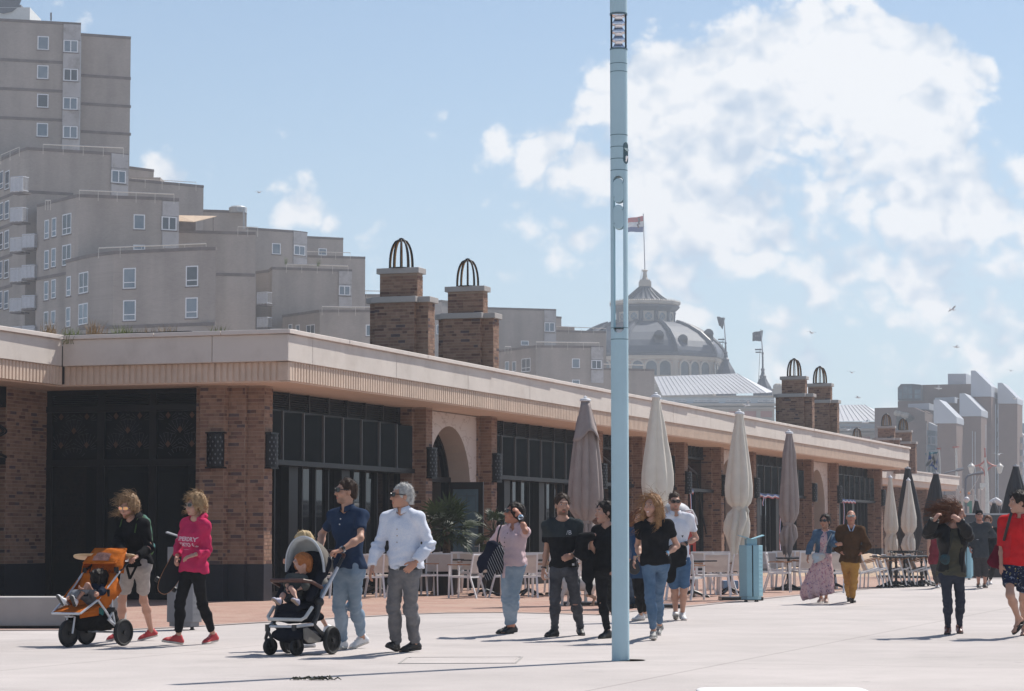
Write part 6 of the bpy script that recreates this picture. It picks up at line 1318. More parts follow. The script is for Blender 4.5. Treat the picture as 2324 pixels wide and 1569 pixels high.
# ------------------------------------------------------------ organic shapes: distance fields turned into meshes
class Field:
    def __init__(s,lo,hi,h):
        s.lo=np.array(lo,float); s.h=h; s.n=np.maximum(4,np.ceil((np.array(hi,float)-s.lo)/h).astype(int)+1); s.a=np.full(s.n,9.,np.float32)
    def sub(s,lo,hi):
        i0=np.clip(np.floor((np.array(lo)-s.lo)/s.h).astype(int),0,s.n-1); i1=np.clip(np.ceil((np.array(hi)-s.lo)/s.h).astype(int)+1,1,s.n)
        if np.any(i1<=i0): return None
        sl=tuple(slice(a,b) for a,b in zip(i0,i1)); g=[(s.lo[k]+s.h*np.arange(i0[k],i1[k])).astype(np.float32) for k in range(3)]
        return sl,g[0][:,None,None],g[1][None,:,None],g[2][None,None,:]
    def put(s,sl,d,k):
        a=s.a[sl]
        if k<=0: s.a[sl]=np.minimum(a,d); return
        h=np.maximum(k-np.abs(a-d),0)/k; s.a[sl]=np.minimum(a,d)-h*h*k*.25
    def carve(s,sl,d,k):
        a=s.a[sl]; d=-d; h=np.maximum(k-np.abs(a-d),0)/max(k,1e-5); s.a[sl]=np.maximum(a,d)+h*h*k*.25
    def cone(s,a,b,ra,rb,k=.02,flat=None,u=None):
        a=np.array(a,float); b=np.array(b,float); m=max(ra,rb)*(max(flat) if flat else 1)+k+2*s.h
        q=s.sub(np.minimum(a,b)-m,np.maximum(a,b)+m)
        if q is None: return s
        sl,X,Y,Z=q; d=b-a; L2=max(float(d@d),1e-9); px,py,pz=X-a[0],Y-a[1],Z-a[2]
        t=np.clip((px*d[0]+py*d[1]+pz*d[2])/L2,0,1); wx,wy,wz=px-t*d[0],py-t*d[1],pz-t*d[2]; r=ra+(rb-ra)*t
        if flat:
            u=np.array(u,float); ax=d/math.sqrt(L2); u=u-ax*(u@ax); u/=max(1e-9,np.linalg.norm(u)); v=np.cross(ax,u)
            cu=(wx*u[0]+wy*u[1]+wz*u[2]); cv=(wx*v[0]+wy*v[1]+wz*v[2]); ca=(wx*ax[0]+wy*ax[1]+wz*ax[2])
            D=(np.sqrt((cu/flat[0])**2+(cv/flat[1])**2+ca**2)-r)*min(flat[0],flat[1],1.)**.5
        else: D=np.sqrt(wx*wx+wy*wy+wz*wz)-r
        s.put(sl,D,k); return s
    def _ell(s,c,r,fr,k):
        c=np.array(c,float); r=np.array(r,float); m=r.max()+k+2*s.h; q=s.sub(c-m,c+m)
        if q is None: return None
        sl,X,Y,Z=q; px,py,pz=X-c[0],Y-c[1],Z-c[2]
        if fr is None: qx,qy,qz=px/r[0],py/r[1],pz/r[2]
        else: qx,qy,qz=[(px*f[0]+py*f[1]+pz*f[2])/rr for f,rr in zip(fr,r)]
        k0=np.sqrt(qx*qx+qy*qy+qz*qz); k1=np.sqrt((qx/r[0])**2+(qy/r[1])**2+(qz/r[2])**2)
        return sl,(k0*(k0-1)/np.maximum(k1,1e-6)).astype(np.float32)
    def ell(s,c,r,fr=None,k=.02):
        q=s._ell(c,r,fr,k)
        if q: s.put(q[0],q[1],k)
        return s
    def hole(s,c,r,fr=None,k=.01):
        q=s._ell(c,r,fr,k)
        if q: s.carve(q[0],q[1],k)
        return s
    def grids(s): return [(s.lo[k]+s.h*np.arange(s.n[k])).astype(np.float32).reshape([-1 if j==k else 1 for j in range(3)]) for k in range(3)]
    def cut(s,p,n):   # keep the side the normal points away from
        X,Y,Z=s.grids(); s.a=np.maximum(s.a,(X-p[0])*n[0]+(Y-p[1])*n[1]+(Z-p[2])*n[2]); return s
    def cutcap(s,p,n,r):  # the same, only within r of p
        X,Y,Z=s.grids(); d=(X-p[0])*n[0]+(Y-p[1])*n[1]+(Z-p[2])*n[2]; near=((X-p[0])**2+(Y-p[1])**2+(Z-p[2])**2)<r*r
        s.a=np.where(near,np.maximum(s.a,d),s.a); return s
    def ruffle(s,amp,f,seed,creases=(),stretch=(1,1,1)):
        i=np.nonzero(np.abs(s.a)<.05)
        if len(i[0])==0: return s
        rg=np.random.RandomState(seed); P_=np.stack([s.lo[k]+s.h*i[k] for k in range(3)],1).astype(np.float32); Q=P_*np.array(stretch,np.float32); w=0
        for j in range(4):
            kd=rg.normal(size=3); kd/=np.linalg.norm(kd); kd*=f*(1+.6*j); qd=rg.normal(size=3)*f*.6
            w=w+np.sin(Q@kd.astype(np.float32)+1.8*np.sin(Q@qd.astype(np.float32)+rg.uniform(0,6))+rg.uniform(0,6))/(1+.5*j)
        d=amp*w*.75
        for (c,ax,am,rad,fr) in creases:
            e=P_-np.array(c,np.float32); g=np.exp(-(e*e).sum(1)/(rad*rad)); ax=np.array(ax,np.float32); d=d+1.5*am*g*np.sin((e@ax)*fr+2.2*np.sin(e@np.array((17,11,-9),np.float32)*1.0+seed))
        s.a[i]+=d.astype(np.float32); return s
    def net(s):
        a=s.a; nx,ny,nz=a.shape; ins=a<0
        c=np.zeros((nx-1,ny-1,nz-1),np.uint8)
        for dx in(0,1):
            for dy in(0,1):
                for dz in(0,1): c+=ins[dx:nx-1+dx,dy:ny-1+dy,dz:nz-1+dz]
        act=np.argwhere((c>0)&(c<8))
        if len(act)==0: return np.zeros((0,3)),np.zeros((0,4),int)
        cn=[(dx,dy,dz) for dx in(0,1) for dy in(0,1) for dz in(0,1)]
        v=np.stack([a[act[:,0]+d[0],act[:,1]+d[1],act[:,2]+d[2]] for d in cn],1); acc=np.zeros((len(act),3)); cnt=np.zeros(len(act))
        for i in range(8):
            for j in range(i+1,8):
                di=np.array(cn[j])-np.array(cn[i])
                if np.abs(di).sum()!=1: continue
                m=(v[:,i]<0)!=(v[:,j]<0); t=v[m,i]/(v[m,i]-v[m,j]); acc[m]+=np.array(cn[i])+t[:,None]*di; cnt[m]+=1
        V=s.lo+s.h*(act+acc/cnt[:,None]); idx=np.full(c.shape,-1,np.int32); idx[tuple(act.T)]=np.arange(len(act)); F=[]
        for ax in range(3):
            o=[0,1,2]; o.remove(ax); A=np.take(ins,range(0,a.shape[ax]-1),ax); B=np.take(ins,range(1,a.shape[ax]),ax)
            e=np.argwhere(A!=B); m=np.ones(len(e),bool)
            for q in o: m&=(e[:,q]>0)&(e[:,q]<a.shape[q]-1)
            e=e[m]; fl=A[tuple(e.T)]; u=np.zeros(3,int); w=np.zeros(3,int); u[o[0]]=1; w[o[1]]=1
            g=lambda d:idx[tuple((e-d).T)]
            f=np.stack([g(u+w),g(w),g(0*u),g(u)],1); 
            if ax==1: fl=~fl
            f[~fl]=f[~fl][:,::-1]; F.append(f)
        F=np.concatenate(F); F=F[(F>=0).all(1)]; return V,F
def npmesh(name,parts,mats,cols=None):
    """parts: list of (V,F,material index); one mesh with smooth faces and an optional colour attribute"""
    V=np.concatenate([p[0] for p in parts]); off=0; Fs=[];Ms=[]
    for v,f,m in parts: Fs.append(f+off); Ms.append(np.full(len(f),m,np.int32)); off+=len(v)
    F=np.concatenate(Fs).astype(np.int32); M=np.concatenate(Ms); me=bpy.data.meshes.new(name)
    me.vertices.add(len(V)); me.vertices.foreach_set('co',V.astype(np.float32).ravel()); me.loops.add(F.size); me.loops.foreach_set('vertex_index',F.ravel())
    me.polygons.add(len(F)); me.polygons.foreach_set('loop_start',np.arange(0,F.size,4,dtype=np.int32)); me.polygons.foreach_set('material_index',M); me.polygons.foreach_set('use_smooth',np.ones(len(F),bool))
    for m in (mats if isinstance(mats,(list,tuple)) else [mats]): me.materials.append(m)
    me.update(calc_edges=True); 
    if cols is not None:
        at_=me.color_attributes.new('Col','FLOAT_COLOR','POINT'); at_.data.foreach_set('color',np.concatenate([cols,np.ones((len(cols),1))],1).astype(np.float32).ravel())
    return me
def A_(v): return np.array(v,float)
def nrm(v): v=A_(v); return v/max(1e-9,np.linalg.norm(v))
# pixel frames of the study crops
def crop(x0,y0,s): return lambda x,y:((x0+x/s)*.78807,(y0+y/s)*.78807)
Z1=crop(140,1380,3.018); Z2=crop(740,1340,2.7056); Z3=crop(1350,1380,3.018); Z4=crop(1750,1360,3.018); Z5=crop(2250,1400,3.137); Z6=crop(2500,1200,3.138)
def aim(px,frm,L_,sg):
    """the point on a pixel's ray at distance L_ from frm: nearer (sg<0) or farther (sg>0) of the two"""
    a,b=ray(*px); d=A_((a,1,b)); o=A_((0,0,CAMH)); e=frm-o; B=d@e; A=d@d; C=e@e-L_*L_; D=B*B-A*C
    t=B/A if D<0 else (B+(1 if sg>0 else -1)*math.sqrt(D))/A
    p=o+d*t
    return p if D>=0 else frm+nrm(p-frm)*L_
def two_bone(a,c,l1,l2,pole):
    d=c-a; L_=np.linalg.norm(d); 
    if L_>l1+l2-.004: k=(L_+.004)/(l1+l2); l1*=k; l2*=k
    u=d/L_; x=(l1*l1-l2*l2+L_*L_)/(2*L_); h=math.sqrt(max(0,l1*l1-x*x)); p=A_(pole)-u*(A_(pole)@u); p=nrm(p); return a+u*x+p*h
M_skin=mat('skin',(.5,.3,.22),rough=.55,spec=.35,var=.04,vs=12,attr='Col',sss=.06)
SKIN=(.50,.285,.205)
def fabric(name,col,**k):
    d=dict(rough=.92,spec=.08,var=.12,vs=9,bump=.45,bs=90,bdist=.008); d.update(k); return mat(name,col,**d)
F_black=fabric('black_knit',(.011,.011,.013),var=.3); F_black2=fabric('black_cotton',(.015,.015,.017),var=.3)
F_denim=fabric('blue_denim',(.055,.108,.19),hue=(.115,.185,.285),vs=4); F_denimd=fabric('dark_denim',(.022,.027,.045),hue=(.04,.048,.07),vs=5)
F_lden=fabric('light_denim',(.155,.225,.305),hue=(.28,.35,.43),vs=3.5)
def shoe_mats(): pass
def person(name,label,S,clothes=()):
    H=S['H']; u=H/1.75*S.get('bulk',1.); fem=S.get('fem',0); Y=S['Y']; lv=S.get('h',1.); fat=S.get('fat',1.); hs=S.get('hs',1.)*(1.07 if H>1.5 else .98)
    def jp(px,dy=0): return A_(at(px[0],px[1],Y+dy))
    yw=R(S.get('yaw',0)); f0=A_((math.sin(yw),-math.cos(yw),0)); r0=A_((f0[1],-f0[0],0)); up0=A_((0,0,1))
    pel=jp(S['hips']); nb=jp(S['neck'],S.get('lean',0)); base=A_((pel[0],Y,0)) if 'base' not in S else A_(S['base'])
    up=nrm(nb-pel); rs=nrm(r0-up*(r0@up)); fs=np.cross(up,rs); 
    if fs@f0<0: fs=-fs
    J=dict(pel=pel,nb=nb); sw=(.168 if fem else .188)*u*S.get('sw',1.); 
    yt=R(S.get('twist',0)); rs2=rs*math.cos(yt)+fs*math.sin(yt)
    T=np.linalg.norm(nb-pel)/.535
    shc=nb-up*.072*u
    J['sL']=shc-rs2*sw+up*S.get('shrugL',0); J['sR']=shc+rs2*sw+up*S.get('shrugR',0)
    hw=.088*u; J['hL']=pel-r0*hw-up*.01; J['hR']=pel+r0*hw-up*.01
    L1,L2=.300*u,.262*u
    for sd in 'LR':
        e=S['arm'+sd]; el=aim(e[0],J['s'+sd],L1,e[1]); wr=aim(e[2],el,L2,e[3]); J['e'+sd]=el; J['w'+sd]=wr
    ah=.085*u
    for sd in 'LR':
        e=S['leg'+sd]  # ground pixel (or raised ankle pixel), foot yaw, pitch, lift
        fy=R(e[1]); pit=R(e[2]) if len(e)>2 else 0; td=A_((math.sin(fy)*math.cos(pit),-math.cos(fy)*math.cos(pit),-math.sin(pit)))
        if len(e)>3 and e[3] is not None: an=jp(e[0],e[3])
        else: g=A_(G(*e[0])); an=g+A_((0,0,ah+max(0,math.sin(pit))*.13*u+max(0,-math.sin(pit))*.05*u))
        sdv=nrm(np.cross(td,A_((0,0,1)))); ud=np.cross(sdv,td); J['a'+sd]=an; J['t'+sd]=td; J['f'+sd]=(td,sdv,ud)
        pole=f0*1.0+S.get('pole'+sd,0)*r0+A_((0,0,S.get('kup',0))); J['k'+sd]=two_bone(J['h'+sd],an,.425*u,.415*u,pole)
        if 'knee'+sd in S: J['k'+sd]=jp(*S['knee'+sd])
    hd=jp(S['head'],S.get('lean',0)+S.get('hdy',0)); hy=R(S.get('hyaw',0)); hp_=R(S.get('hpitch',0)); hr=R(S.get('hroll',0))
    hf=A_((math.sin(hy)*math.cos(hp_),-math.cos(hy)*math.cos(hp_),math.sin(hp_))); hx=nrm(np.cross(hf,A_((0,0,1)))); hu=np.cross(hx,hf); hx,hu=hx*math.cos(hr)+hu*math.sin(hr),hu*math.cos(hr)-hx*math.sin(hr)
    HF=(hx,hf,hu)
    for k in list(J):
        if isinstance(J[k],np.ndarray) and k[0] not in 't': J[k]=J[k]-base
    hd=hd-base; pel=J['pel']; nb=J['nb']; q=hs
    hc=lambda x,y,z:hd+hx*x*q+hf*y*q+hu*z*q
    def torso(F,e=0.,k=.05,arms=False,bust=1.):
        fr=(r0,f0,up0); ft=(rs2,np.cross(up,rs2)*(1 if np.cross(up,rs2)@f0>0 else -1),up); fw=ft[1]
        F.ell(pel+up*.01,((.152 if fem else .146)*u*fat**.5+e,.108*u*fat+e,.125*u+e),fr,k)
        F.ell(pel+up*.15*T+f0*.012,((.124 if fem else .142)*u*fat+e,.098*u*fat+e,.16*u+e),ft,k)
        F.ell(pel+up*.345*T,((.143 if fem else .165)*u+e,.108*u+e,.17*u+e),ft,k)
        if fem:
            for s_ in(-1,1): F.ell(pel+up*.335*T+fw*.075*u+rs2*s_*.07*u,(.066*u*bust+e,.06*u*bust+e,.066*u*bust+e),ft,.04)
        for s_ in(-1,1): F.ell(pel-up*.035-f0*.055*u+r0*s_*.072*u,(.085*u+e,.085*u+e,.10*u+e),None,k)
        for sd in 'LR': 
            F.cone(nb+up*.004,J['s'+sd]+up*.004,.050*u+e*.6,.046*u+e*.6,.04); F.cone(J['s'+sd],pel+up*.36*T+(J['s'+sd]-nb)*.45,.050*u+e*.6,.065*u+e*.6,.05)
    def arm(F,sd,e=0.,upto=2.,k=.03,ef=None):
        s_,el,w=J['s'+sd],J['e'+sd],J['w'+sd]; ef=e if ef is None else ef
        t=min(1,upto); F.cone(s_,s_+(el-s_)*t,.047*u+e*.8,(.048-.011*t)*u+e,k)
        if upto>1: t=min(1,upto-1); F.cone(el,el+(w-el)*t*.35,.040*u+e,.041*u+ef,k); F.cone(el+(w-el)*t*.35,el+(w-el)*t,.041*u+ef,(.041-.016*t)*u+ef,k)
    def leg(F,sd,e=0.,upto=2.,k=.04,ek=None,ea=None):
        h,kn,an=J['h'+sd],J['k'+sd],J['a'+sd]; ek=e if ek is None else ek; ea=ek if ea is None else ea; t=min(1,upto)
        F.cone(h-up0*.02,h+(kn-h)*t,.080*u*fat**.5+e,(.080-.028*t)*u+e+(ek-e)*t,k)
        if upto>1:
            t=upto-1; cb=nrm(kn-an); bk=-f0*.012; m=kn+(an-kn)*.32+bk
            F.cone(kn,m,.054*u+ek,.055*u+ek,k); F.cone(m,kn+(an-kn)*t,.055*u+ek,(.055-.022*min(1,t))*u+ea,k)
    def foot(F,sd,e=0.):
        an=J['a'+sd]; td,sv,ud=J['f'+sd]; F.cone(an,an-ud*.05*u-td*.035*u,.036*u+e,.036*u+e,.03); F.cone(an-ud*.02*u,an-ud*.06*u+td*.14*u,.036*u+e,.024*u+e,.03,(1.25,.85),sv); F.ell(an-ud*.065*u+td*.165*u,(.045*u+e,.035*u+e,.016*u+e),(sv,td,ud),.02)
    box=lambda m:(np.min([v for k,v in J.items() if isinstance(v,np.ndarray) and k[0]!='t']+[hd],0)-m,np.max([v for k,v in J.items() if isinstance(v,np.ndarray) and k[0]!='t']+[hd],0)+m)
    tone=A_(S.get('skin',SKIN)); parts=[]; cols=[]
    # ---- body: trunk and limbs, then head and hands on finer grids, one mesh
    lo,hi=box(.16); lo[2]=max(lo[2],-.01); F=Field(lo,hi,.012*lv); torso(F,-.014)
    for sd in 'LR': arm(F,sd,-.004); leg(F,sd,-.012,ek=-.006,ea=-.004); foot(F,sd,-.006)
    nt=hc(0,-.012,-.075); nr=(.046 if fem else .056)*u*S.get('nk',1); F.cone(nb,nt,nr*1.08,nr,.03); F.cut(nb+(nt-nb)*.62,nrm(nt-nb))
    for sd in 'LR': F.cutcap(J['w'+sd],nrm(J['w'+sd]-J['e'+sd]),.11*u)
    if 'skincut' in S: S['skincut'](F)
    parts.append((*F.net(),0)); cols.append(np.tile(tone,(len(parts[-1][0]),1)))
    m=.17*q; F=Field(hd-m,hd+m,.0058*min(1.5,lv)); jw=.92 if fem else 1.
    F.ell(hc(0,-.012,.028),(.074*q,.094*q,.090*q),HF,.02); F.ell(hc(0,.026,-.045),(.056*q*jw,.066*q,.074*q),HF,.04*q); F.ell(hc(0,.066,-.100),(.024*q*jw,.022*q,.018*q),HF,.03*q)
    F.cone(hc(0,.092,.008),hc(0,.112,-.030),.009*q,.0125*q,.016*q); F.ell(hc(0,.08,.032),(.046*q,.018*q,.012*q),HF,.022*q)
    for s_ in(-1,1):
        F.hole(hc(s_*.031,.101,.012),(.017*q,.013*q,.010*q),HF,.012*q); F.ell(hc(s_*.031,.080,.010),(.013*q,.013*q,.011*q),HF,.004); F.ell(hc(s_*.040,.062,-.030),(.024*q,.024*q,.022*q),HF,.03*q)
        F.ell(hc(s_*.077,-.004,-.008),(.010*q,.018*q,.030*q),HF,.008*q)
    F.ell(hc(0,.086,-.063),(.023*q,.013*q,.007*q),HF,.008*q); F.ell(hc(0,.084,-.075),(.019*q,.013*q,.007*q),HF,.008*q)
    F.cone(nb,nt,nr*1.08,nr,.03); F.cone(hc(0,-.05,-.03),nt,.045*q,nr*.9,.03); F.cut(nb+(nt-nb)*.56,-nrm(nt-nb)); V,Fc=F.net()
    C=np.tile(tone,(len(V),1)); loc=np.stack([(V-hd)@hx,(V-hd)@hf,(V-hd)@hu],1)/q
    def blob(c,r,col,amt=1.):
        d=np.sqrt((((loc-A_(c))/A_(r))**2).sum(1)); w=np.clip((1.15-d)/.4,0,1)*amt; C[:]=C*(1-w[:,None])+A_(col)*w[:,None]
    bc=S.get('beard')
    if bc is not None: blob((0,.06,-.095),(.062,.06,.045),bc,.75); blob((0,.10,-.052),(.030,.02,.012),bc,.75)
    blob((0,.10,-.069),(.024,.03,.012),S.get('lips',tone*A_((.85,.52,.52))),.85)
    for s_ in(-1,1):
        blob((s_*.031,.094,.010),(.015,.02,.0075),(.55,.5,.48),.8); blob((s_*.031,.097,.011),(.0075,.02,.0075),(.03,.02,.018)); blob((s_*.032,.095,.031),(.020,.03,.006),S.get('brow',(.08,.05,.035)),.85); blob((s_*.045,.07,-.03),(.02,.03,.02),tone*A_((1.05,.82,.78)),.4)
    if S.get('mouth'): blob((-.0,.10,-.067),(.018,.03,.006),(.75,.7,.66),.9)
    parts.append((V,Fc,0)); cols.append(C)
    hg={}
    for sd in 'LR':
        e=S.get('hand'+sd,{}); w=J['w'+sd]; fd=nrm(w-J['e'+sd]); hdv=nrm(A_(e['dir'])) if 'dir' in e else fd; pn=A_(e.get('palm',(r0 if sd=='L' else -r0))); pn=nrm(pn-hdv*(pn@hdv)); la=np.cross(hdv,pn)*(1 if sd=='R' else -1)
        cu=e.get('curl',.35); z=u*.98*e.get('sc',.92); m=.23*u; F=Field(w-m,w+m,.0056*min(1.8,lv)); F.cone(w-fd*.03,w+hdv*.02*z,.026*z,.028*z,.02,(1.1,.75),la); F.cone(w+hdv*.02*z,w+hdv*.075*z,.034*z,.040*z,.02,(1.05,.42),la)
        tips=[]
        for j,(of,ln) in enumerate(((.030,.070),(.010,.079),(-.011,.073),(-.030,.056))):
            p=w+hdv*(.088-.006*(j==3))*z+la*of*z; an=.12+cu*.5
            spread=of*2.2*(1-cu)
            for g_,(fl,rr) in enumerate(((.46,.0092),(.30,.0084),(.24,.0074))):
                d=hdv*math.cos(an)+pn*math.sin(an)+la*spread; n_=p+nrm(d)*ln*fl*z; F.cone(p,n_,rr*z,rr*.92*z,.007); p=n_; an+=cu*1.25
            tips.append(p)
        p=w+hdv*.025*z+la*.026*z; d=nrm(hdv*.62+la*(.75-.45*cu)+pn*(.2+.5*cu))
        for ln,rr in ((.036,.0135),(.032,.0105),(.024,.009)): n_=p+d*ln*z; F.cone(p,n_,rr*z,rr*.9*z,.010); p=n_; d=nrm(d+hdv*.30*(1-cu)+pn*.45*cu-la*.25)
        F.cut(w-fd*.004,-fd); V,Fc=F.net(); parts.append((V,Fc,0)); C=np.tile(tone*A_((1.0,.95,.94)),(len(V),1)); 
        for t_ in tips: dd=np.linalg.norm(V-t_,axis=1); k_=np.clip((.016*z-dd)/(.01*z),0,1)[:,None]*.25; C=C*(1-k_)+tone*A_((1.15,.9,.85))*k_
        cols.append(C); hg[sd]=(w,hdv,pn,la)
    root=link(name,npmesh('person',parts,M_skin,np.concatenate(cols)),None,base); tag(root,label,S.get('cat','person'))
    ctx=dict(J=J,u=u,T=T,up=up,f0=f0,r0=r0,rs2=rs2,pel=pel,nb=nb,hd=hd,hc=hc,HF=HF,q=q,torso=torso,arm=arm,leg=leg,box=box,lv=lv,root=root,fem=fem,fat=fat,hands=hg,S=S,base=base)
    for c in clothes: c(ctx)
    return ctx
def put(ctx,name,F,m): 
    V,Fc=F.net()
    if len(V)==0: return None
    return link(name,npmesh(name,[(V,Fc,0)],m),ctx['root'])
def jcre(ctx,keys,am=.006,rad=.10,fr=75):
    J=ctx['J']; o=[]
    for k in keys:
        c=J[k]; ax=ctx['up'] if k[0] in 'hp' else nrm(J['w'+k[1]]-J['s'+k[1]]) if k[0]=='e' else nrm(J['a'+k[1]]-J['h'+k[1]]); o.append((c,ax,am,rad,fr))
    return o
def top(m,sleeve=.55,hem=-.08,e=.008,name='shirt',neck=.085,vneck=0.,am=.006,es=None,openf=None,cuff=True,bust=1.,collar=None,seed=1,waist=True,m2=None,split=None):
    """a garment for the trunk; sleeve 0..1 to the elbow, up to 2 to the wrist; hem measured along the spine from the hip"""
    def f(c):
        J,u=c['J'],c['u']; lo,hi=c['box'](.14); lo=lo.copy(); hi=hi.copy(); lo[2]=max(c['pel'][2]+hem-.03,0) if not any(J['w'+s][2]<c['pel'][2] for s in 'LR') else min(J['wL'][2],J['wR'][2],c['pel'][2]+hem)-.05
        hi[2]=c['nb'][2]+.12
        F=Field(lo,hi,.0115*c['lv']); c['torso'](F,e+.004,.05,bust=bust)
        F.cone(c['pel']+c['up']*.30*c['T']-c['f0']*.035*u,c['pel']+c['up']*min(.02,hem)-c['f0']*.045*u,.095*u*c['fat']+e,.098*u*c['fat']+e,.06,(1.25,.9),c['r0'])
        if hem<-.03:
            for s_ in(-1,1): F.cone(c['pel']+c['r0']*s_*.045*u,c['pel']+c['r0']*s_*.045*u+c['up']*(hem*1.3-.03),.100*u*c['fat']**.5+e,.098*u*c['fat']**.5+e,.06,(1.0,1.0),c['r0'])
        F.cut(c['pel']+c['up']*hem,-c['up'])
        g=Field(lo,hi,.0115*c['lv'])
        for sd in 'LR': 
            c['arm'](g,sd,(es if es is not None else e)+.004,sleeve)
            s_,el,w=J['s'+sd],J['e'+sd],J['w'+sd]
            if sleeve<=1: p=s_+(el-s_)*sleeve; d=nrm(el-s_)
            else: p=el+(w-el)*(sleeve-1); d=nrm(w-el)
            g.cutcap(p,d,.10)
        h=np.maximum(.03-np.abs(F.a-g.a),0)/.03; F.a=np.minimum(F.a,g.a)-h*h*.03*.25
        F.ruffle(am,21,seed,jcre(c,('eL','eR') if sleeve>1 else (),am*.9,.09,80)+([(c['pel']+c['up']*.06,c['up'],am*.8,.16,62)] if waist else []),(1,1,.55))
        fw=np.cross(c['up'],c['rs2']); fw=fw if fw@c['f0']>0 else -fw
        nk=c['nb']+c['up']*.03; F.hole(nk+fw*.012,(neck*u,neck*u*.95,.07*u),(c['rs2'],fw,c['up']),.012)
        if vneck: F.hole(nk+fw*.10*u-c['up']*.05*u,(.035*u,.06*u,vneck*u),(c['rs2'],fw,c['up']),.01)
        if openf:   # open front: a wedge carved away to show what is under
            w0,z0,z1,off=openf; F.hole(c['pel']+c['up']*(z0+z1)/2+fw*.14*u+c['rs2']*off,(w0,.12*u,(z1-z0)/2),(c['rs2'],fw,c['up']),.01)
        V,Fc=F.net(); mi=np.zeros(len(Fc),int)
        if m2 is not None: mi=(((V[Fc].mean(1)-c['pel'])@c['up'])>split*c['T']).astype(int)
        parts=[(V,Fc[mi==k],k) if k==0 else (np.zeros((0,3)),Fc[mi==1],1) for k in (0,1)]
        me=npmesh(name,[(V,Fc,0)],[m,m2] if m2 else m); 
        if m2: me.polygons.foreach_set('material_index',mi.astype(np.int32))
        o=link(name,me,c['root']); c['top']=o; c['fw']=fw
        if collar:
            b=MB(); b.smooth=True; rows=[]; cr=.062*u*(1.0 if not c['fem'] else .92)
            for zi,(rr,zz_) in enumerate(((1.0,.0),(1.02,.028),(1.22,.012),(1.42,-.022))):
                row=[]
                for j in range(21):
                    a=-math.pi/2+R(22)+(2*math.pi-R(44))*j/20; fr_=abs(j-10)/10; row.append(Vector(c['nb']+c['up']*(.030+zz_-.032*fr_**2*(1 if zi<2 else 1.4))*u+c['rs2']*cr*rr*math.cos(a)*.98-fw*cr*rr*math.sin(a)*-1*-1*1.0+fw*.012*0))
                rows.append(row)
            rows=[[Vector(c['nb']+c['up']*(.028+zz_-.035*((abs(j-10)/10)**2)*(1 if zi<2 else 1.35))*u+c['rs2']*cr*rr*math.sin(math.pi*.88*(j-10)/10)-fw*cr*rr*math.cos(math.pi*.88*(j-10)/10)+fw*.012*u) for j in range(21)] for zi,(rr,zz_) in enumerate(((1.0,-.005),(1.03,.030),(1.20,.018),(1.42,-.015)))]
            b.grid(rows); o2=b.build('collar',collar,c['root']); s_=o2.modifiers.new('s','SOLIDIFY'); s_.thickness=.005
    return f
def pants(m,upto=1.97,e=.006,ek=.010,ea=.012,name='trousers',am=.006,rise=.05,seed=2,cut=None):
    def f(c):
        J,u=c['J'],c['u']; lo,hi=c['box'](.13); hi=hi.copy(); hi[2]=c['pel'][2]+rise+.05; F=Field(lo,hi,.0115*c['lv'])
        fr=(c['r0'],c['f0'],A_((0,0,1))); up=c['up']; fat=c['fat']
        F.ell(c['pel']+up*.02,((.160 if c['fem'] else .158)*u*fat**.5+e,.112*u*fat+e,.14*u+e),fr,.05); F.ell(c['pel']+up*.12,((.132 if c['fem'] else .148)*u*fat+e,.103*u*fat+e,.12*u+e),fr,.05)
        for s_ in(-1,1): F.ell(c['pel']-up*.035-c['f0']*.055*u+c['r0']*s_*.072*u,(.085*u+e,.085*u+e,.10*u+e),None,.05)
        F.cut(c['pel']+up*rise,up)
        for sd in 'LR':
            g=Field(lo,hi,.0115*c['lv']); c['leg'](g,sd,e,min(upto,2.0),.03,ek,ea)
            h_,k_,a_=J['h'+sd],J['k'+sd],J['a'+sd]
            if upto<=1: p=h_+(k_-h_)*(upto-.02); d=nrm(k_-h_)
            else: p=k_+(a_-k_)*(upto-1.02); d=nrm(a_-k_)
            g.cutcap(p,d,.16); h=np.maximum(.03-np.abs(F.a-g.a),0)/.03; F.a=np.minimum(F.a,g.a)-h*h*.03*.25
        cr=jcre(c,('hL','hR'),am*.8,.12,60)
        if upto>1: cr+=jcre(c,('kL','kR'),am*.9,.10,75)+[(J['a'+s],nrm(J['a'+s]-J['k'+s]),am*1.0,.11,85) for s in 'LR']
        F.ruffle(am*.75,22,seed,cr,(1,1,.45)); c['pants']=put(c,name,F,m)
    return f
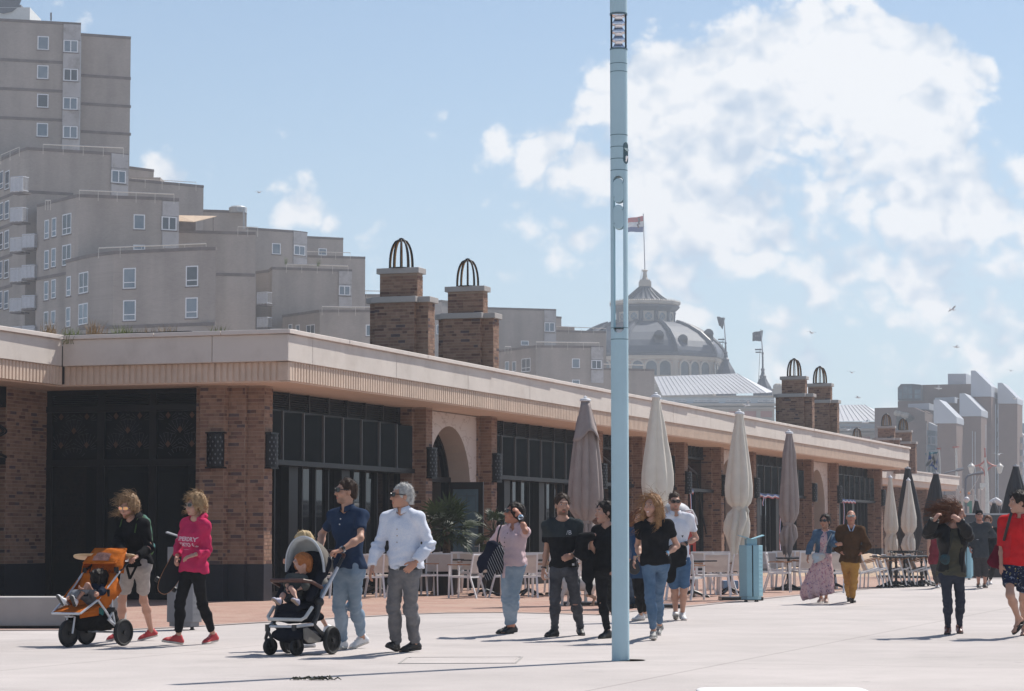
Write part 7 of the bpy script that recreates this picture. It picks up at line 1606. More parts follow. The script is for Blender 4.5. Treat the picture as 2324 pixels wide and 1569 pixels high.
def shoes(mu,ms,lace=None,high=0.,e=.012,sides='LR'):
    def f(c):
        J,u=c['J'],c['u']
        for sd in sides:
            an=J['a'+sd]; td,sv,ud=J['f'+sd]; b=.085*u; F=Field(an-.30*u,an+.32*u,.0075*min(1.6,c['lv'])); lo_=an-ud*b
            F.cone(an+ud*(.0+high),an-ud*.045*u-td*.028*u,.034*u+e*.5,.035*u+e*.4,.03); F.cone(lo_+ud*.036*u-td*.03*u,lo_+ud*.030*u+td*.13*u,.036*u,.030*u,.03,(1.0,.9),sv); F.cone(an+ud*high*.5,lo_+ud*.040*u+td*.12*u,.036*u,.024*u,.03,(1.0,.9),sv); F.ell(lo_+ud*.022*u+td*.145*u,(.040*u,.042*u,.024*u),(sv,td,ud),.03)
            F.cut(an+ud*(.028+high),ud); G_=Field(F.lo,F.lo+F.h*(F.n-1),F.h); G_.a=F.a.copy(); F.cut(lo_+ud*.022*u,-ud)
            o=put(c,'shoe',F,mu)
            s=Field(an-.30*u,an+.32*u,.0075*min(1.6,c['lv'])); s.cone(lo_+ud*.026*u-td*.034*u,lo_+ud*.026*u+td*.135*u,.040*u,.038*u,.03,(1.0,1.0),sv); s.ell(lo_+ud*.02*u+td*.148*u,(.042*u,.046*u,.035*u),(sv,td,ud),.03); s.cut(lo_+ud*.024*u,ud); s.cut(lo_+ud*.0,-ud); V,Fc=s.net()
            if o and len(V): link('sole',npmesh('sole',[(V,Fc,0)],ms),o)
            if lace and o:
                l=MB(); 
                for k in range(4):
                    p=an+td*(.035+.028*k)*u-ud*(.012+.0135*k)*u+ud*.036*u*(1-.1*k); l.tube([Vector(p-sv*.020*u),Vector(p+ud*.006),Vector(p+sv*.020*u)],.003,4)
                l.build('laces',lace,o)['kind']='stuff'
    return f
def hair(m,style,seed=3,strands=160,wind=(-1,.1,.05),length=.09,rs=.0016):
    """style(F,hc,q,HF): adds volumes; then combed relief and loose strands"""
    def f(c):
        hc,q,HF=c['hc'],c['q'],c['HF']; m_=.34*q; F=Field(c['hd']-m_*1.2,c['hd']+m_,.0075*min(1.5,c['lv'])); style(F,hc,q,HF,c)
        F.ruffle(.0055 if style.__code__.co_names[:1]==('st_short',) else .0075,66,seed,(),(1,1,.4)); V,Fc=F.net()
        o=link('hair',npmesh('hair',[(V,Fc,0)],m),c['root']); rg=np.random.RandomState(seed)
        if strands and len(V):
            b=MB(); wv=A_(wind); ctr=hc(0,-.01,.01)
            for k in rg.randint(0,len(V),strands):
                p=V[k]; n_=nrm(p-ctr)
                if n_@HF[1]>.55 and n_@HF[2]<.3: continue
                d=nrm(n_*.6+wv*.7+rg.normal(size=3)*.35-A_((0,0,.15))); l=length*rg.uniform(.35,1.1)*q; w1=rg.normal(size=3)*.35
                pts=[p-n_*.006,p+d*l*.35,p+nrm(d+wv*.5+w1*.4)*l*.7,p+nrm(d+wv*.9+w1-A_((0,0,.25)))*l]; b.tube([Vector(x) for x in pts],[rs*1.6,rs*1.4,rs,rs*.4],3,cap=False)
            b.build('loose_hair',m,o)['kind']='stuff'
        c['hair']=o
    return f
def st_short(F,hc,q,HF,c,vol=.012,fringe=.0,back=0.,side=0.):
    F.ell(hc(0,-.018,.036),((.076+vol)*q,(.094+vol)*q,(.088+vol)*q),HF,.02); 
    if back: F.ell(hc(0,-.062,-.03),((.064+back)*q,(.05+back)*q,(.07+back)*q),HF,.03)
    F.hole(hc(0,.112,-.006),(.072*q,.076*q,(.098+fringe)*q),HF,.012); F.hole(hc(0,.03,-.15),(.10*q,.20*q,.10*q),HF,.02)
    for s_ in(-1,1): F.hole(hc(s_*.085,.012,-.030),(.022*q,.035*q,.045*q),HF,.01)
def st_bob(F,hc,q,HF,c,vol=.028,drop=.06,blow=(-.03,0,0)):
    st_short(F,hc,q,HF,c,vol=vol,back=.012); b=A_(blow)
    for k in range(11):
        a=math.pi*(-.15+1.3*k/10); x,y=.080*math.cos(a),-.015-.082*math.sin(a); p=hc(x,y,.01); e=hc(x*1.18,y*1.1,-drop-.02*math.sin(k*2.3))+b*q*(.8+.6*math.sin(k*1.9)); F.cone(p,e,.030*q,.016*q,.02)
    F.hole(hc(0,.122,-.018),(.068*q,.082*q,.106*q),HF,.012)
def hairmat(name,c1,c2): return mat(name,c1,hue=c2,rough=.62,spec=.2,vs=30,bump=.6,bs=150,bdist=.004)
def glasses(ml,mf,big=1.,mask=False):
    def f(c):
        hc,q,HF=c['hc'],c['q'],c['HF']; b=MB(); hx,hf,hu=HF; V_=lambda *a:Vector(hc(*a)); fr=MB(); rot=Matrix((hx,hf,hu)).transposed()
        for s_ in(-1,1):
            n=14; pts=[]
            for k in range(n): a=2*math.pi*k/n; x,z=.027*big*math.copysign(abs(math.cos(a))**.75,math.cos(a)),.0185*big*math.copysign(abs(math.sin(a))**.75,math.sin(a)); pts.append((s_*.034+x,.108-.35*max(0,abs(s_*.034+x)-.02),.010+z))
            b.extrude([V_(*p) for p in pts],Vector(hf*.004*q)); fr.tube([V_(p[0],p[1]+.003,p[2]) for p in pts],.0022*q*(1.6 if mask else 1),4,closed=True); fr.tube([V_(s_*.060,.094,.016),V_(s_*.080,.05,.016),V_(s_*.082,-.01,.010)],.003*q*(1.6 if mask else 1),5)
        fr.tube([V_(-.010,.113,.016),V_(0,.116,.018),V_(.010,.113,.016)],.003*q,5); g=fr.build('sunglasses',mf,c['root']); b.build('lens',ml,g)
    return f
M_lens=mat('sun_lens',(.012,.011,.012),rough=.06,spec=.6); M_lensm=mat('mirror_lens',(.75,.30,.28),rough=.08,metal=.9,var=.4,vs=30,hue=(.8,.6,.15)); M_gfr=mat('glasses_frame',(.02,.018,.018),rough=.35)
M_gfr2=mat('pale_frame',(.5,.42,.35),rough=.35,metal=.6); M_lensc=mat('clear_lens',(.30,.36,.36),rough=.06,spec=.8)
def band(sd,t,m,name,w=.018,face=None,grow=.006):
    """a ring round the wrist: watch strap or bracelet; face adds a dial"""
    def f(c):
        J,u=c['J'],c['u']; el,wr=J['e'+sd],J['w'+sd]; d=nrm(wr-el); p=el+(wr-el)*t; b=MB(); b.smooth=True; x=nrm(np.cross(d,A_((.2,.1,1)))); y=np.cross(d,x); r=.027*u+grow
        pts=[[Vector(p+d*(o*w)+(x*math.cos(a)+y*math.sin(a))*(r+e)) for a in [2*math.pi*k/14 for k in range(15)]] for o,e in ((-.5,0),(-.5,.003),(.5,.003),(.5,0))]; b.grid(pts); o=b.build(name,m,c['root'])
        if face:
            n_=nrm(A_((0,-1,.2))-d*(A_((0,-1,.2))@d)); g=MB(); q=Vector(n_).to_track_quat('Z','Y').to_matrix(); g.lathe([(.0,.010),(.017*u,.010),(.019*u,.0),(.019*u,-.004)],Vector(p+n_*(r)),14,q); g.build('dial',face,o)
    return f
def lump(name,label,cat,base,h,build,m,ruf=(.006,24,5),group=None):
    """a soft carried thing (jacket over an arm, bag): world-space points relative to base"""
    lo,hi,fn=build; F=Field(A_(lo),A_(hi),h); fn(F); F.ruffle(ruf[0],ruf[1],ruf[2]); V,Fc=F.net(); o=link(name,npmesh(name,[(V,Fc,0)],m),None,base); tag(o,label,cat,group); return o
# ------------------------------------------------------------ the walkers
HM_blond=hairmat('hair_dark_blond',(.30,.19,.10),(.16,.095,.05)); HM_sand=hairmat('hair_sandy',(.38,.25,.13),(.20,.12,.06)); HM_brown=hairmat('hair_brown',(.055,.030,.018),(.025,.014,.010)); HM_dark=hairmat('hair_dark',(.020,.013,.010),(.010,.007,.006)); HM_grey=hairmat('hair_grey',(.45,.44,.42),(.25,.24,.23)); HM_gold=hairmat('hair_golden',(.34,.19,.085),(.19,.09,.04)); HM_aub=hairmat('hair_auburn',(.17,.065,.03),(.08,.03,.015)); HM_ging=hairmat('hair_ginger',(.42,.15,.045),(.26,.085,.025)); HM_fair=hairmat('hair_fair',(.55,.42,.24),(.36,.25,.12))
S_blk=mat('shoe_black',(.014,.014,.015),rough=.5); S_sole=mat('sole_black',(.02,.02,.02),rough=.7); S_wht=mat('shoe_white',(.66,.66,.67),rough=.55,var=.06,vs=12); S_wsole=mat('sole_white',(.60,.57,.52),rough=.7); S_red=mat('shoe_red',(.50,.045,.05),rough=.55,var=.1,vs=15); S_lace=mat('lace_white',(.7,.7,.7),rough=.8)
# 1 woman pushing the orange stroller
p1=person('person','woman in a black hoodie and pale grey shorts pushing the orange stroller',dict(H=1.70,Y=29.1,fem=1,yaw=-32,hips=Z1(765,725),neck=Z1(728,352),lean=-.05,head=Z1(697,250),hyaw=-28,hpitch=-10,
  armL=(Z1(880,600),-1,Z1(765,672),-1),armR=(Z1(592,560),-1,Z1(648,640),-1),handL=dict(curl=.8,palm=(0,0,-1)),handR=dict(curl=.8,palm=(0,0,-1)),
  legR=(Z1(618,1405),-62,12),legL=(Z1(890,1402),-66,14),skin=(.46,.25,.18)),
 [top(F_black,1.93,-.03,.015,'hoodie',am=.010,seed=4),pants(fabric('pale_grey_denim',(.42,.38,.36),var=.15),.78,.012,.020,name='shorts',am=.006),shoes(S_red,S_wsole,S_lace),hair(HM_blond,lambda F,hc,q,HF,c:st_bob(F,hc,q,HF,c,.030,.075,(-.05,0,.01)),11,520,(-1,0,.05),.11,.0014),glasses(M_lensm,M_gfr2,1.1)])
def hood(c,m,open_=1.):
    u=c['u']; F=Field(c['nb']-.24,c['nb']+.24,.010); fw=c['fw']; up=c['up']; b=c['nb']-fw*.055*u
    for k in range(9):
        a=math.pi*k/8; F.cone(c['nb']+c['rs2']*.098*u*math.cos(a)-fw*.085*u*math.sin(a)+up*(.015+.035*math.sin(a))*u,c['nb']+c['rs2']*.098*u*math.cos(a+.4)-fw*.085*u*math.sin(a+.4)+up*(.015+.035*math.sin(a+.4))*u,.030*u,.030*u,.02)
    F.cone(b+up*.03,b-up*.10-fw*.05,.05*u,.045*u,.05,(1.6,.8),c['rs2']); F.ruffle(.007,34,7); put(c,'hood',F,m)
hood(p1,F_black)
bp=MB(); J=p1['J']; c_=p1['pel']+p1['up']*.32-p1['f0']*.16; 
F=Field(c_-.36,c_+.36,.012); F.ell(c_,(.125,.08,.23),(p1['r0'],p1['f0'],p1['up']),.03); F.ell(c_-p1['up']*.16-p1['f0']*.02+p1['r0']*-.0,(.125,.09,.10),(p1['r0'],p1['f0'],p1['up']),.03); F.ruffle(.006,30,2); V,Fc=F.net()
bpk=link('backpack',npmesh('backpack',[(V,Fc,0)],mat('backpack_green',(.06,.15,.025),rough=.8,var=.2,vs=9,hue=(.012,.11,.13))),None,p1['base']); tag(bpk,'green and teal backpack on the back of the stroller woman','backpack')
for s_ in(-1,1): st=MB(); st.tube([Vector(p1['nb']+p1['rs2']*s_*.115-p1['fw']*.06+p1['up']*.02),Vector(p1['nb']+p1['rs2']*s_*.115+p1['fw']*.045+p1['up']*.01),Vector(p1['nb']+p1['rs2']*s_*.125+p1['fw']*.125-p1['up']*.14)],.008,6); st.build('strap',mat('strap_green',(.04,.09,.012),rough=.7),bpk)
# 2 woman in pink with a board under her arm
F_pink=fabric('pink_fleece',(.52,.032,.105),var=.08)
p2=person('person','woman in a bright pink hoodie and black cropped trousers carrying a skateboard',dict(H=1.71,Y=28.5,fem=1,yaw=-42,hips=Z1(1252,785),neck=Z1(1283,345),head=Z1(1280,238),hyaw=-48,hpitch=2,
  armL=(Z1(1372,622),1,Z1(1262,660),-1),armR=(Z1(1142,560),1,Z1(1112,690),-1),handL=dict(curl=.35,palm=(0,.3,-1),dir=(-1,-.3,-.35)),handR=dict(curl=.7,palm=(1,0,.2)),
  legR=(Z1(1128,1440),-68,-8),legL=(Z1(1430,1432),-35,8),skin=(.50,.29,.215)),
 [top(F_pink,1.78,-.035,.014,'hoodie',am=.009,seed=8),pants(F_black2,1.86,.004,.006,.004,am=.005),shoes(S_red,S_wsole,S_lace),hair(HM_sand,lambda F,hc,q,HF,c:st_bob(F,hc,q,HF,c,.028,.045,(-.02,0,.01)),12,480,(-.7,.2,.2),.075,.0014),glasses(M_lens,M_gfr2,1.05)])
hood(p2,F_pink)
M_print=mat('print_pale_pink',(.78,.50,.58),rough=.8)
def print_on(c,txt,h,up_,side=0.,m=None,out=.0,bold=.0,target=None,par=None):
    """flat lettering laid onto the garment by ray casting its letters to the cloth"""
    me=text_mesh(txt,h,0.,m or M_print,bold); ob=target or c['top']; fw=Vector(c['fw']); rs=Vector(c['rs2']); up=Vector(c['up']); o=Vector(c['pel'])+up*up_+rs*side
    dep=bpy.context.evaluated_depsgraph_get(); n=len(me.vertices); from mathutils.bvhtree import BVHTree
    bm=bmesh.new(); bm.from_mesh(me); bmesh.ops.triangulate(bm,faces=bm.faces[:]); bmesh.ops.subdivide_edges(bm,edges=[e for e in bm.edges if e.calc_length()>h*.3],cuts=2); bm.to_mesh(me); bm.free()
    tree=BVHTree.FromPolygons([v.co.copy() for v in ob.data.vertices],[tuple(p.vertices) for p in ob.data.polygons])
    for v in me.vertices:
        p=o-rs*v.co.x+up*v.co.y; hit=tree.ray_cast(p+fw*.6,-fw); v.co=(hit[0]+fw*.004) if hit[0] else p+fw*.14
    return link('print',me,par or ob)
print_on(p2,'SUPERDRY',.066,.335,.0,bold=.002); print_on(p2,'TOKYO 6',.058,.272,-.0,bold=.002); print_on(p2,'_____',.04,.235,.0)
# 3 and 4: father with the white stroller, fair child beside it
F_navy=fabric('navy_pique',(.019,.034,.070),var=.1,hue=(.026,.044,.085))
p4=person('person','man in a navy polo shirt, sunglasses and light jeans pushing the white stroller',dict(H=1.84,Y=26.9,yaw=-38,hips=Z2(712,800),neck=Z2(705,345),head=Z2(693,205),hyaw=-62,hpitch=2,
  armL=(Z2(805,570),-1,Z2(655,664),-1),armR=(Z2(505,540),1,Z2(500,650),-1),handL=dict(curl=.85,palm=(0,.2,-1),dir=(-1,-.2,-.2)),handR=dict(curl=.85,palm=(0,.2,-1),dir=(-.4,-.9,-.2)),
  legR=(Z2(668,1435),-28,-4),legL=(Z2(818,1428),-50,16),skin=(.46,.255,.175),brow=(.04,.025,.018),beard=(.24,.15,.11)),
 [top(F_navy,.62,-.012,.012,'polo_shirt',am=.008,collar=F_navy,seed=5,vneck=.03),pants(F_lden,1.93,.008,.012,.014,am=.007),shoes(S_wht,S_wsole,S_lace),hair(HM_brown,lambda F,hc,q,HF,c:st_short(F,hc,q,HF,c,.008,.0,.004),13,420,(.25,.2,.5),.030,.0012),glasses(M_lens,M_gfr,1.12,True),band('L',.93,mat('steel_band',(.5,.5,.5),rough=.25,metal=1),'watch',.03,mat('dial_black',(.03,.03,.03),rough=.2))])
bt=MB()
for k in range(2): bt.sphere(Vector(p4['nb']+p4['fw']*(.095+.016*k)*p4['u']-p4['up']*(.095+.055*k)*p4['u']+p4['fw']*.012),.008,8,6)
bt.build('button',S_wht,p4['top'])['kind']='stuff'
# 5 man in white
F_shirt=fabric('white_shirt',(.66,.68,.74),var=.08,hue=(.56,.60,.70),vs=60,bump=.2)
p5=person('person','grey haired man in a white shirt and grey trousers, one hand in his pocket',dict(H=1.79,Y=26.3,yaw=-32,fat=1.08,hips=Z2(1150,790),neck=Z2(1140,358),head=Z2(1130,243),hyaw=-66,hpitch=3,
  armR=(Z2(945,630),-1,Z2(897,800),-1),armL=(Z2(1345,640),1,Z2(1232,762),-1),handR=dict(curl=.35,palm=(.8,.2,0),dir=(-.25,-.25,-1)),handL=dict(curl=.3,dir=(-.8,-.2,-.75),palm=(-.1,1,0)),
  legR=(Z2(1080,1455),-22,-14),legL=(Z2(1230,1455),-58,6),skin=(.46,.245,.165),brow=(.25,.22,.2)),
 [top(F_shirt,1.90,-.015,.016,'shirt',am=.010,collar=F_shirt,seed=6,vneck=.05),pants(fabric('grey_chino',(.17,.17,.18),var=.18,hue=(.11,.115,.13)),1.93,.006,.014,.026,am=.009),shoes(S_blk,S_sole),hair(HM_grey,lambda F,hc,q,HF,c:st_short(F,hc,q,HF,c,.008,-.004,.004),14,420,(.4,.2,.3),.028,.0012),glasses(M_lens,M_gfr,1.0,True)])
def belt(c,m,z=.095,w=.022):
    b=MB(); b.smooth=True; u=c['u']; rows=[]
    for o,e in ((-w,0),(-w,.006),(w,.006),(w,0)): rows.append([Vector(c['pel']+c['up']*(z+o*.9)+c['r0']*math.cos(a)*(.150*u*c['fat']+.012+e)+c['f0']*math.sin(a)*(.106*u*c['fat']+.016+e)) for a in [2*math.pi*k/32 for k in range(33)]])
    b.grid(rows); o=b.build('belt',m,c['root']); g=MB(); p=Vector(c['pel']+c['up']*z+c['f0']*(.106*u*c['fat']+.024)); r=Vector(c['r0']); k=Vector(c['up']); g.tube([p+r*.025+k*.02,p-r*.025+k*.02,p-r*.025-k*.02,p+r*.025-k*.02],.0035,5,closed=True); g.build('buckle',mat('buckle',(.6,.6,.6),rough=.3,metal=1),o)
belt(p5,S_blk,-.012)
bt=MB()
for k in range(6): bt.sphere(Vector(p5['pel']+p5['up']*(.05+.068*k)+p5['fw']*(.128+.006*math.sin(k))),.007,8,6)
bt.build('buttons',mat('button_brown',(.35,.25,.2),rough=.4),p5['top'])['kind']='stuff'
# 6 woman in the pink blouse
F_blouse=fabric('pale_pink_blouse',(.62,.46,.475),var=.06)
p6=person('person','woman in a pale pink blouse and light jeans with a hand on her head',dict(H=1.65,Y=31.3,fem=1,fat=1.05,yaw=-20,hips=Z3(382,735),neck=Z3(395,408),head=Z3(393,302),hyaw=-70,hpitch=14,
  armL=(Z3(492,455),-1,Z3(447,318),1),armR=(Z3(203,545),1,Z3(226,610),-1),handL=dict(curl=.45,dir=(-.55,-.1,.8),palm=(-.6,.5,-.5)),handR=dict(curl=.8,dir=(.4,-.6,-.2),palm=(0,.3,-1)),
  legR=(Z3(350,1345),-68,0),legL=(Z3(382,1345),-50,6),skin=(.44,.20,.13)),
 [top(F_blouse,.95,-.025,.016,'blouse',am=.009,collar=F_blouse,seed=7,vneck=.06),pants(F_lden,1.88,.004,.008,.012,am=.007),shoes(S_blk,S_sole,S_blk),hair(HM_dark,lambda F,hc,q,HF,c:st_short(F,hc,q,HF,c,.018,.0,.010),15,300,(.3,.2,.4),.04,.0013),glasses(M_lens,M_gfr,1.15,True),band('L',.90,mat('pale_watch',(.5,.6,.7),rough=.3,metal=.4),'watch',.026,mat('dial_blue',(.25,.45,.6),rough=.2))])
def strap_on(c,pts,r,m,name='strap',par=None):
    b=MB(); b.tube([Vector(p) for p in pts],r,6); return b.build(name,m,par or c['root'])
W3=lambda x,y,Y:A_(at(*Z3(x,y),Y))-p6['base']
def jk6(F):
    q=lambda x,y,d=0:W3(x,y,31.0+d)
    F.cone(q(205,575),q(260,600),.05,.045,.04); F.cone(q(215,600),q(120,740,.05),.07,.06,.05,(1.3,.6),(1,0,0)); F.cone(q(120,740,.05),q(105,800,.05),.055,.035,.04); F.cone(q(200,600),q(170,760),.07,.05,.05)
o=lump('jacket','navy and striped jacket hanging over the arm of the woman in pink','jacket',p6['base'],.011,(W3(60,520,30.6),W3(330,900,31.6)*A_((1,1,1)) if False else W3(340,500,31.5),jk6) if False else (np.minimum(W3(60,920,30.6),W3(340,500,30.6)),np.maximum(W3(340,500,31.5),W3(60,920,31.5)),jk6),fabric('navy_jacket',(.012,.015,.03)))
M_str=fabric('striped_cloth',(.015,.016,.02)); 
def stripes(m):
    nt=m.node_tree; N=nt.nodes; L=nt.links; b=N['Principled BSDF']; tc=N.new('ShaderNodeTexCoord'); mp=N.new('ShaderNodeMapping'); mp.inputs['Rotation'].default_value=(0,R(24),0); w=N.new('ShaderNodeTexWave'); w.inputs['Scale'].default_value=11; w.inputs['Distortion'].default_value=1.2; w.inputs['Detail Scale'].default_value=.6
    L.new(tc.outputs['Object'],mp.inputs[0]); L.new(mp.outputs[0],w.inputs[0]); r=N.new('ShaderNodeMath'); r.operation='GREATER_THAN'; r.inputs[1].default_value=.93; L.new(w.outputs['Fac'],r.inputs[0]); x=N.new('ShaderNodeMix'); x.data_type='RGBA'; L.new(r.outputs[0],x.inputs[0]); x.inputs[6].default_value=(.014,.015,.02,1); x.inputs[7].default_value=(.36,.36,.38,1); L.new(x.outputs[2],b.inputs['Base Color'])
stripes(M_str)
F=Field(np.minimum(W3(110,920,30.6),W3(320,560,30.6)),np.maximum(W3(320,560,31.4),W3(110,920,31.4)),.011); q=lambda x,y,d=0:W3(x,y,30.96+d)
F.cone(q(245,620),q(215,760),.055,.05,.04,(1.2,.6),(1,0,0)); F.cone(q(215,760),q(170,860),.05,.04,.04,(1.2,.6),(1,0,0)); F.cone(q(270,620),q(275,800,.02),.045,.035,.03); F.ruffle(.007,30,3); V,Fc=F.net(); link('striped_lining',npmesh('striped_lining',[(V,Fc,0)],M_str),o)
strap_on(p6,[W3(292,375,31.12),W3(262,450,31.08),W3(248,520,31.05),W3(250,600,31.0)],.011,S_blk,'strap',o)
bt=MB()
for x,y in ((336,470),(313,512),(310,550),(308,588),(305,625)): bt.sphere(Vector(W3(x,y,31.13)),.007,8,6)
bt.build('buttons',S_blk,p6['top'])['kind']='stuff'
sh_=MB(); sh_.smooth=True; sh_.grid([[Vector(W3(x+dx,y,31.12+.01*dx/20)) for dx in (-12,0,12)] for x,y in ((310,735),(306,780),(303,820),(302,860))]); o_=sh_.build('shirt_tail',F_blouse,p6['top']); s_=o_.modifiers.new('s','SOLIDIFY'); s_.thickness=.006
# 7 man in the black T-shirt
F_char=fabric('charcoal_yoke',(.035,.042,.045)); F_grj=fabric('grey_black_jeans',(.030,.033,.042),hue=(.085,.09,.105),vs=4)
p7=person('person','bearded man in a black T-shirt with a grey yoke and ripped dark jeans',dict(H=1.775,Y=30.6,yaw=-6,hips=Z3(823,755),neck=Z3(815,350),head=Z3(814,228),hyaw=10,hpitch=-2,
  armR=(Z3(683,600),1,Z3(650,785),-1),armL=(Z3(972,636),1,Z3(893,668),-1),handR=dict(curl=.45,palm=(.8,.3,0)),handL=dict(curl=.75,palm=(.1,.9,-.1),dir=(-1,-.3,-.35)),
  legR=(Z3(745,1370),-35,0),legL=(Z3(968,1358),6,4),skin=(.45,.25,.175),beard=(.10,.055,.035),brow=(.06,.035,.025)),
 [top(F_black2,.66,-.012,.010,'t_shirt',am=.008,seed=9,m2=F_char,split=.335),pants(F_grj,1.95,.005,.008,.010,am=.009),shoes(S_blk,S_sole,S_blk),hair(HM_brown,lambda F,hc,q,HF,c:st_short(F,hc,q,HF,c,.014,-.002,.002),16,380,(-.1,.2,.8),.030,.0012),band('L',.93,mat('dark_strap',(.03,.03,.03),rough=.4),'watch',.03,MATS['dial_black']),band('R',.92,mat('dark_strap'),'bracelet',.014)])
print_on(p7,'/B',.075,.40,-.085,mat('print_white',(.7,.7,.72),rough=.8)); 
lb=MB(); q=A_(at(*Z3(908,742),30.6-.13))-p7['base']; lb.box(Vector(q),(.028,.006,.026)); lb.build('hem_label',MATS['print_white'],p7['top'])
kn=MB(); q=p7['J']['kL']; kn.sphere(Vector(q+A_((-.005,-.062,-.04))),(.034,.014,.009),10,6); kn.build('ripped_knee',mat('knee_skin',(.42,.22,.16),rough=.6),p7['pants'])
# 8 woman in black, partly behind the lamp post
p8=person('person','woman in black with tied brown hair, half hidden by the lamp post',dict(H=1.655,Y=30.3,fem=1,fat=1.12,yaw=-38,hips=Z3(1195,775),neck=Z3(1205,405),head=Z3(1178,290),hyaw=-60,hpitch=0,
  armR=(Z3(1075,640),-1,Z3(1062,548),-1),armL=(Z3(1300,620),1,Z3(1270,760),-1),handR=dict(curl=.7,palm=(.5,.3,0),dir=(.2,-.1,1)),handL=dict(curl=.4),
  legR=(Z3(1205,1385),-35,0),legL=(Z3(1300,1350),-35,20),skin=(.45,.26,.19)),
 [top(F_black2,.9,-.05,.014,'top',am=.007,seed=10,vneck=.06),pants(F_denimd if False else fabric('black_jeans',(.018,.019,.022),var=.3),1.9,.006,.008,.008),shoes(S_blk,S_sole),hair(HM_dark,lambda F,hc,q,HF,c:(st_short(F,hc,q,HF,c,.012,.0,.008),F.ell(hc(0,-.13,-.01),(.045*q,.05*q,.06*q),HF,.02)),17,260,(.3,.2,-.1),.06,.0014)])
W8=lambda x,y,d=0:A_(at(*Z3(x,y),30.05+d))-p8['base']
def jk8(F):
    F.cone(W8(1060,500),W8(985,520),.055,.06,.04); F.cone(W8(985,520),W8(945,640),.06,.05,.05); F.cone(W8(985,560),W8(1000,680),.07,.055,.05); F.cone(W8(1040,660,.1),W8(1035,820,.1),.07,.07,.05,(1.1,.6),(1,0,0)); F.cone(W8(1035,820,.1),W8(1050,1000,.1),.065,.03,.04,(1.1,.6),(1,0,0))
lump('jacket','black jacket bundled over the forearm of the woman behind the lamp post','jacket',p8['base'],.011,(np.minimum(W8(900,1040,-.3),W8(1120,440,-.3)),np.maximum(W8(1120,440,.35),W8(900,1040,.35)),jk8),F_black)
# 9 and 10: two women walking behind the lamp post
person('person','woman with red-brown hair in a grey-blue top and jeans behind the lamp post',dict(H=1.66,Y=42.5,h=1.3,fem=1,yaw=20,hips=Z4(228,855),neck=Z4(238,500),head=Z4(245,420),hyaw=40,
  armR=(Z4(200,640),-1,Z4(196,780),-1),armL=(Z4(280,620),-1,Z4(255,740),-1),legR=(Z4(205,1180),20,0),legL=(Z4(238,1180),20,10)),
 [top(fabric('grey_blue_knit',(.10,.12,.18)),1.9,-.12,.014,'top'),pants(F_denim,1.95),shoes(S_blk,S_sole),hair(HM_aub,lambda F,hc,q,HF,c:st_bob(F,hc,q,HF,c,.024,.10,(-.04,0,0)),18,60,(-1,0,.1),.09)])
p10=person('person','woman in a navy top and black leggings hidden behind the laughing woman',dict(H=1.64,Y=36.3,h=1.25,fem=1,yaw=-10,hips=Z4(292,850),neck=Z4(292,480),head=Z4(285,400),hyaw=-20,
  armR=(Z4(255,640),-1,Z4(232,770),-1),armL=(Z4(340,640),1,Z4(340,780),-1),legR=(Z4(290,1290),-50,0),legL=(Z4(322,1285),-40,10)),
 [top(fabric('navy_knit',(.030,.065,.13)),1.7,-.12,.012,'top'),pants(F_black2,1.85,.003,.004,.004,'leggings'),shoes(S_wht,S_wsole),hair(HM_aub,lambda F,hc,q,HF,c:st_bob(F,hc,q,HF,c,.024,.10,(-.05,0,0)),19,60,(-1,0,.1),.09)])
W10=lambda x,y,d=0:A_(at(*Z4(x,y),36.05+d))-p10['base']
o=lump('handbag','small black handbag with a chain, just right of the lamp post','handbag',p10['base'],.012,(np.minimum(W10(190,910,-.2),W10(290,700,-.2)),np.maximum(W10(290,700,.2),W10(190,910,.2)),lambda F:F.cone(W10(228,800),W10(232,850),.075,.075,.02,(1.0,.5),(1,0,0))),S_blk,(.003,20,1))
strap_on(p10,[W10(230,770),W10(240,740),W10(262,725)],.010,mat('gold_chain',(.5,.35,.12),rough=.3,metal=1),'chain',o)
# 11 laughing woman
def longhair(F,hc,q,HF,c):
    st_short(F,hc,q,HF,c,.018,.0,.012)
    for k in range(13):
        a=math.pi*(-.12+1.24*k/12); x,y=.082*math.cos(a),-.01-.085*math.sin(a); m_=hc(x*1.25,y*1.15-.0,-.11); e=hc(x*1.35+.012*math.sin(k*2.1),y*1.05+.02,-.215-.03*math.sin(k*1.7)); F.cone(hc(x,y,.02),m_,.032*q,.030*q,.02); F.cone(m_,e,.030*q,.014*q,.02)
    F.hole(hc(0,.12,-.04),(.060*q,.075*q,.10*q),HF,.012)
p11=person('person','laughing woman with long golden hair in a black T-shirt and blue jeans',dict(H=1.73,Y=29.5,fem=1,yaw=-16,fat=1.08,hips=Z4(415,765),neck=Z4(402,415),head=Z4(388,298),hyaw=-34,hpitch=4,mouth=1,
  armR=(Z4(262,640),1,Z4(282,752),-1),armL=(Z4(602,640),1,Z4(502,716),-1),handR=dict(curl=.5,dir=(.5,.1,-.7),palm=(.5,.8,0),sc=.8),handL=dict(curl=.4,dir=(-.9,.1,-.55),palm=(.1,1,-.1),sc=.8),
  legR=(Z4(400,1462),-8,-6),legL=(Z4(452,1418),-14,18),skin=(.47,.265,.19)),
 [top(F_black2,.52,-.055,.008,'t_shirt',am=.006,seed=12,neck=.095),pants(F_denim,1.88,.003,.005,.004,am=.006),shoes(mat('shoe_mixed',(.45,.44,.42),rough=.6,var=.5,vs=18,hue=(.05,.05,.05)),S_wsole,S_lace),hair(HM_gold,longhair,20,620,(-.75,.1,-.25),.14,.0015),band('L',.92,MATS['pale_watch'],'watch',.02,MATS['dial_blue']),band('R',.92,mat('bead_bracelet',(.5,.4,.3),rough=.4),'bracelet',.012)])
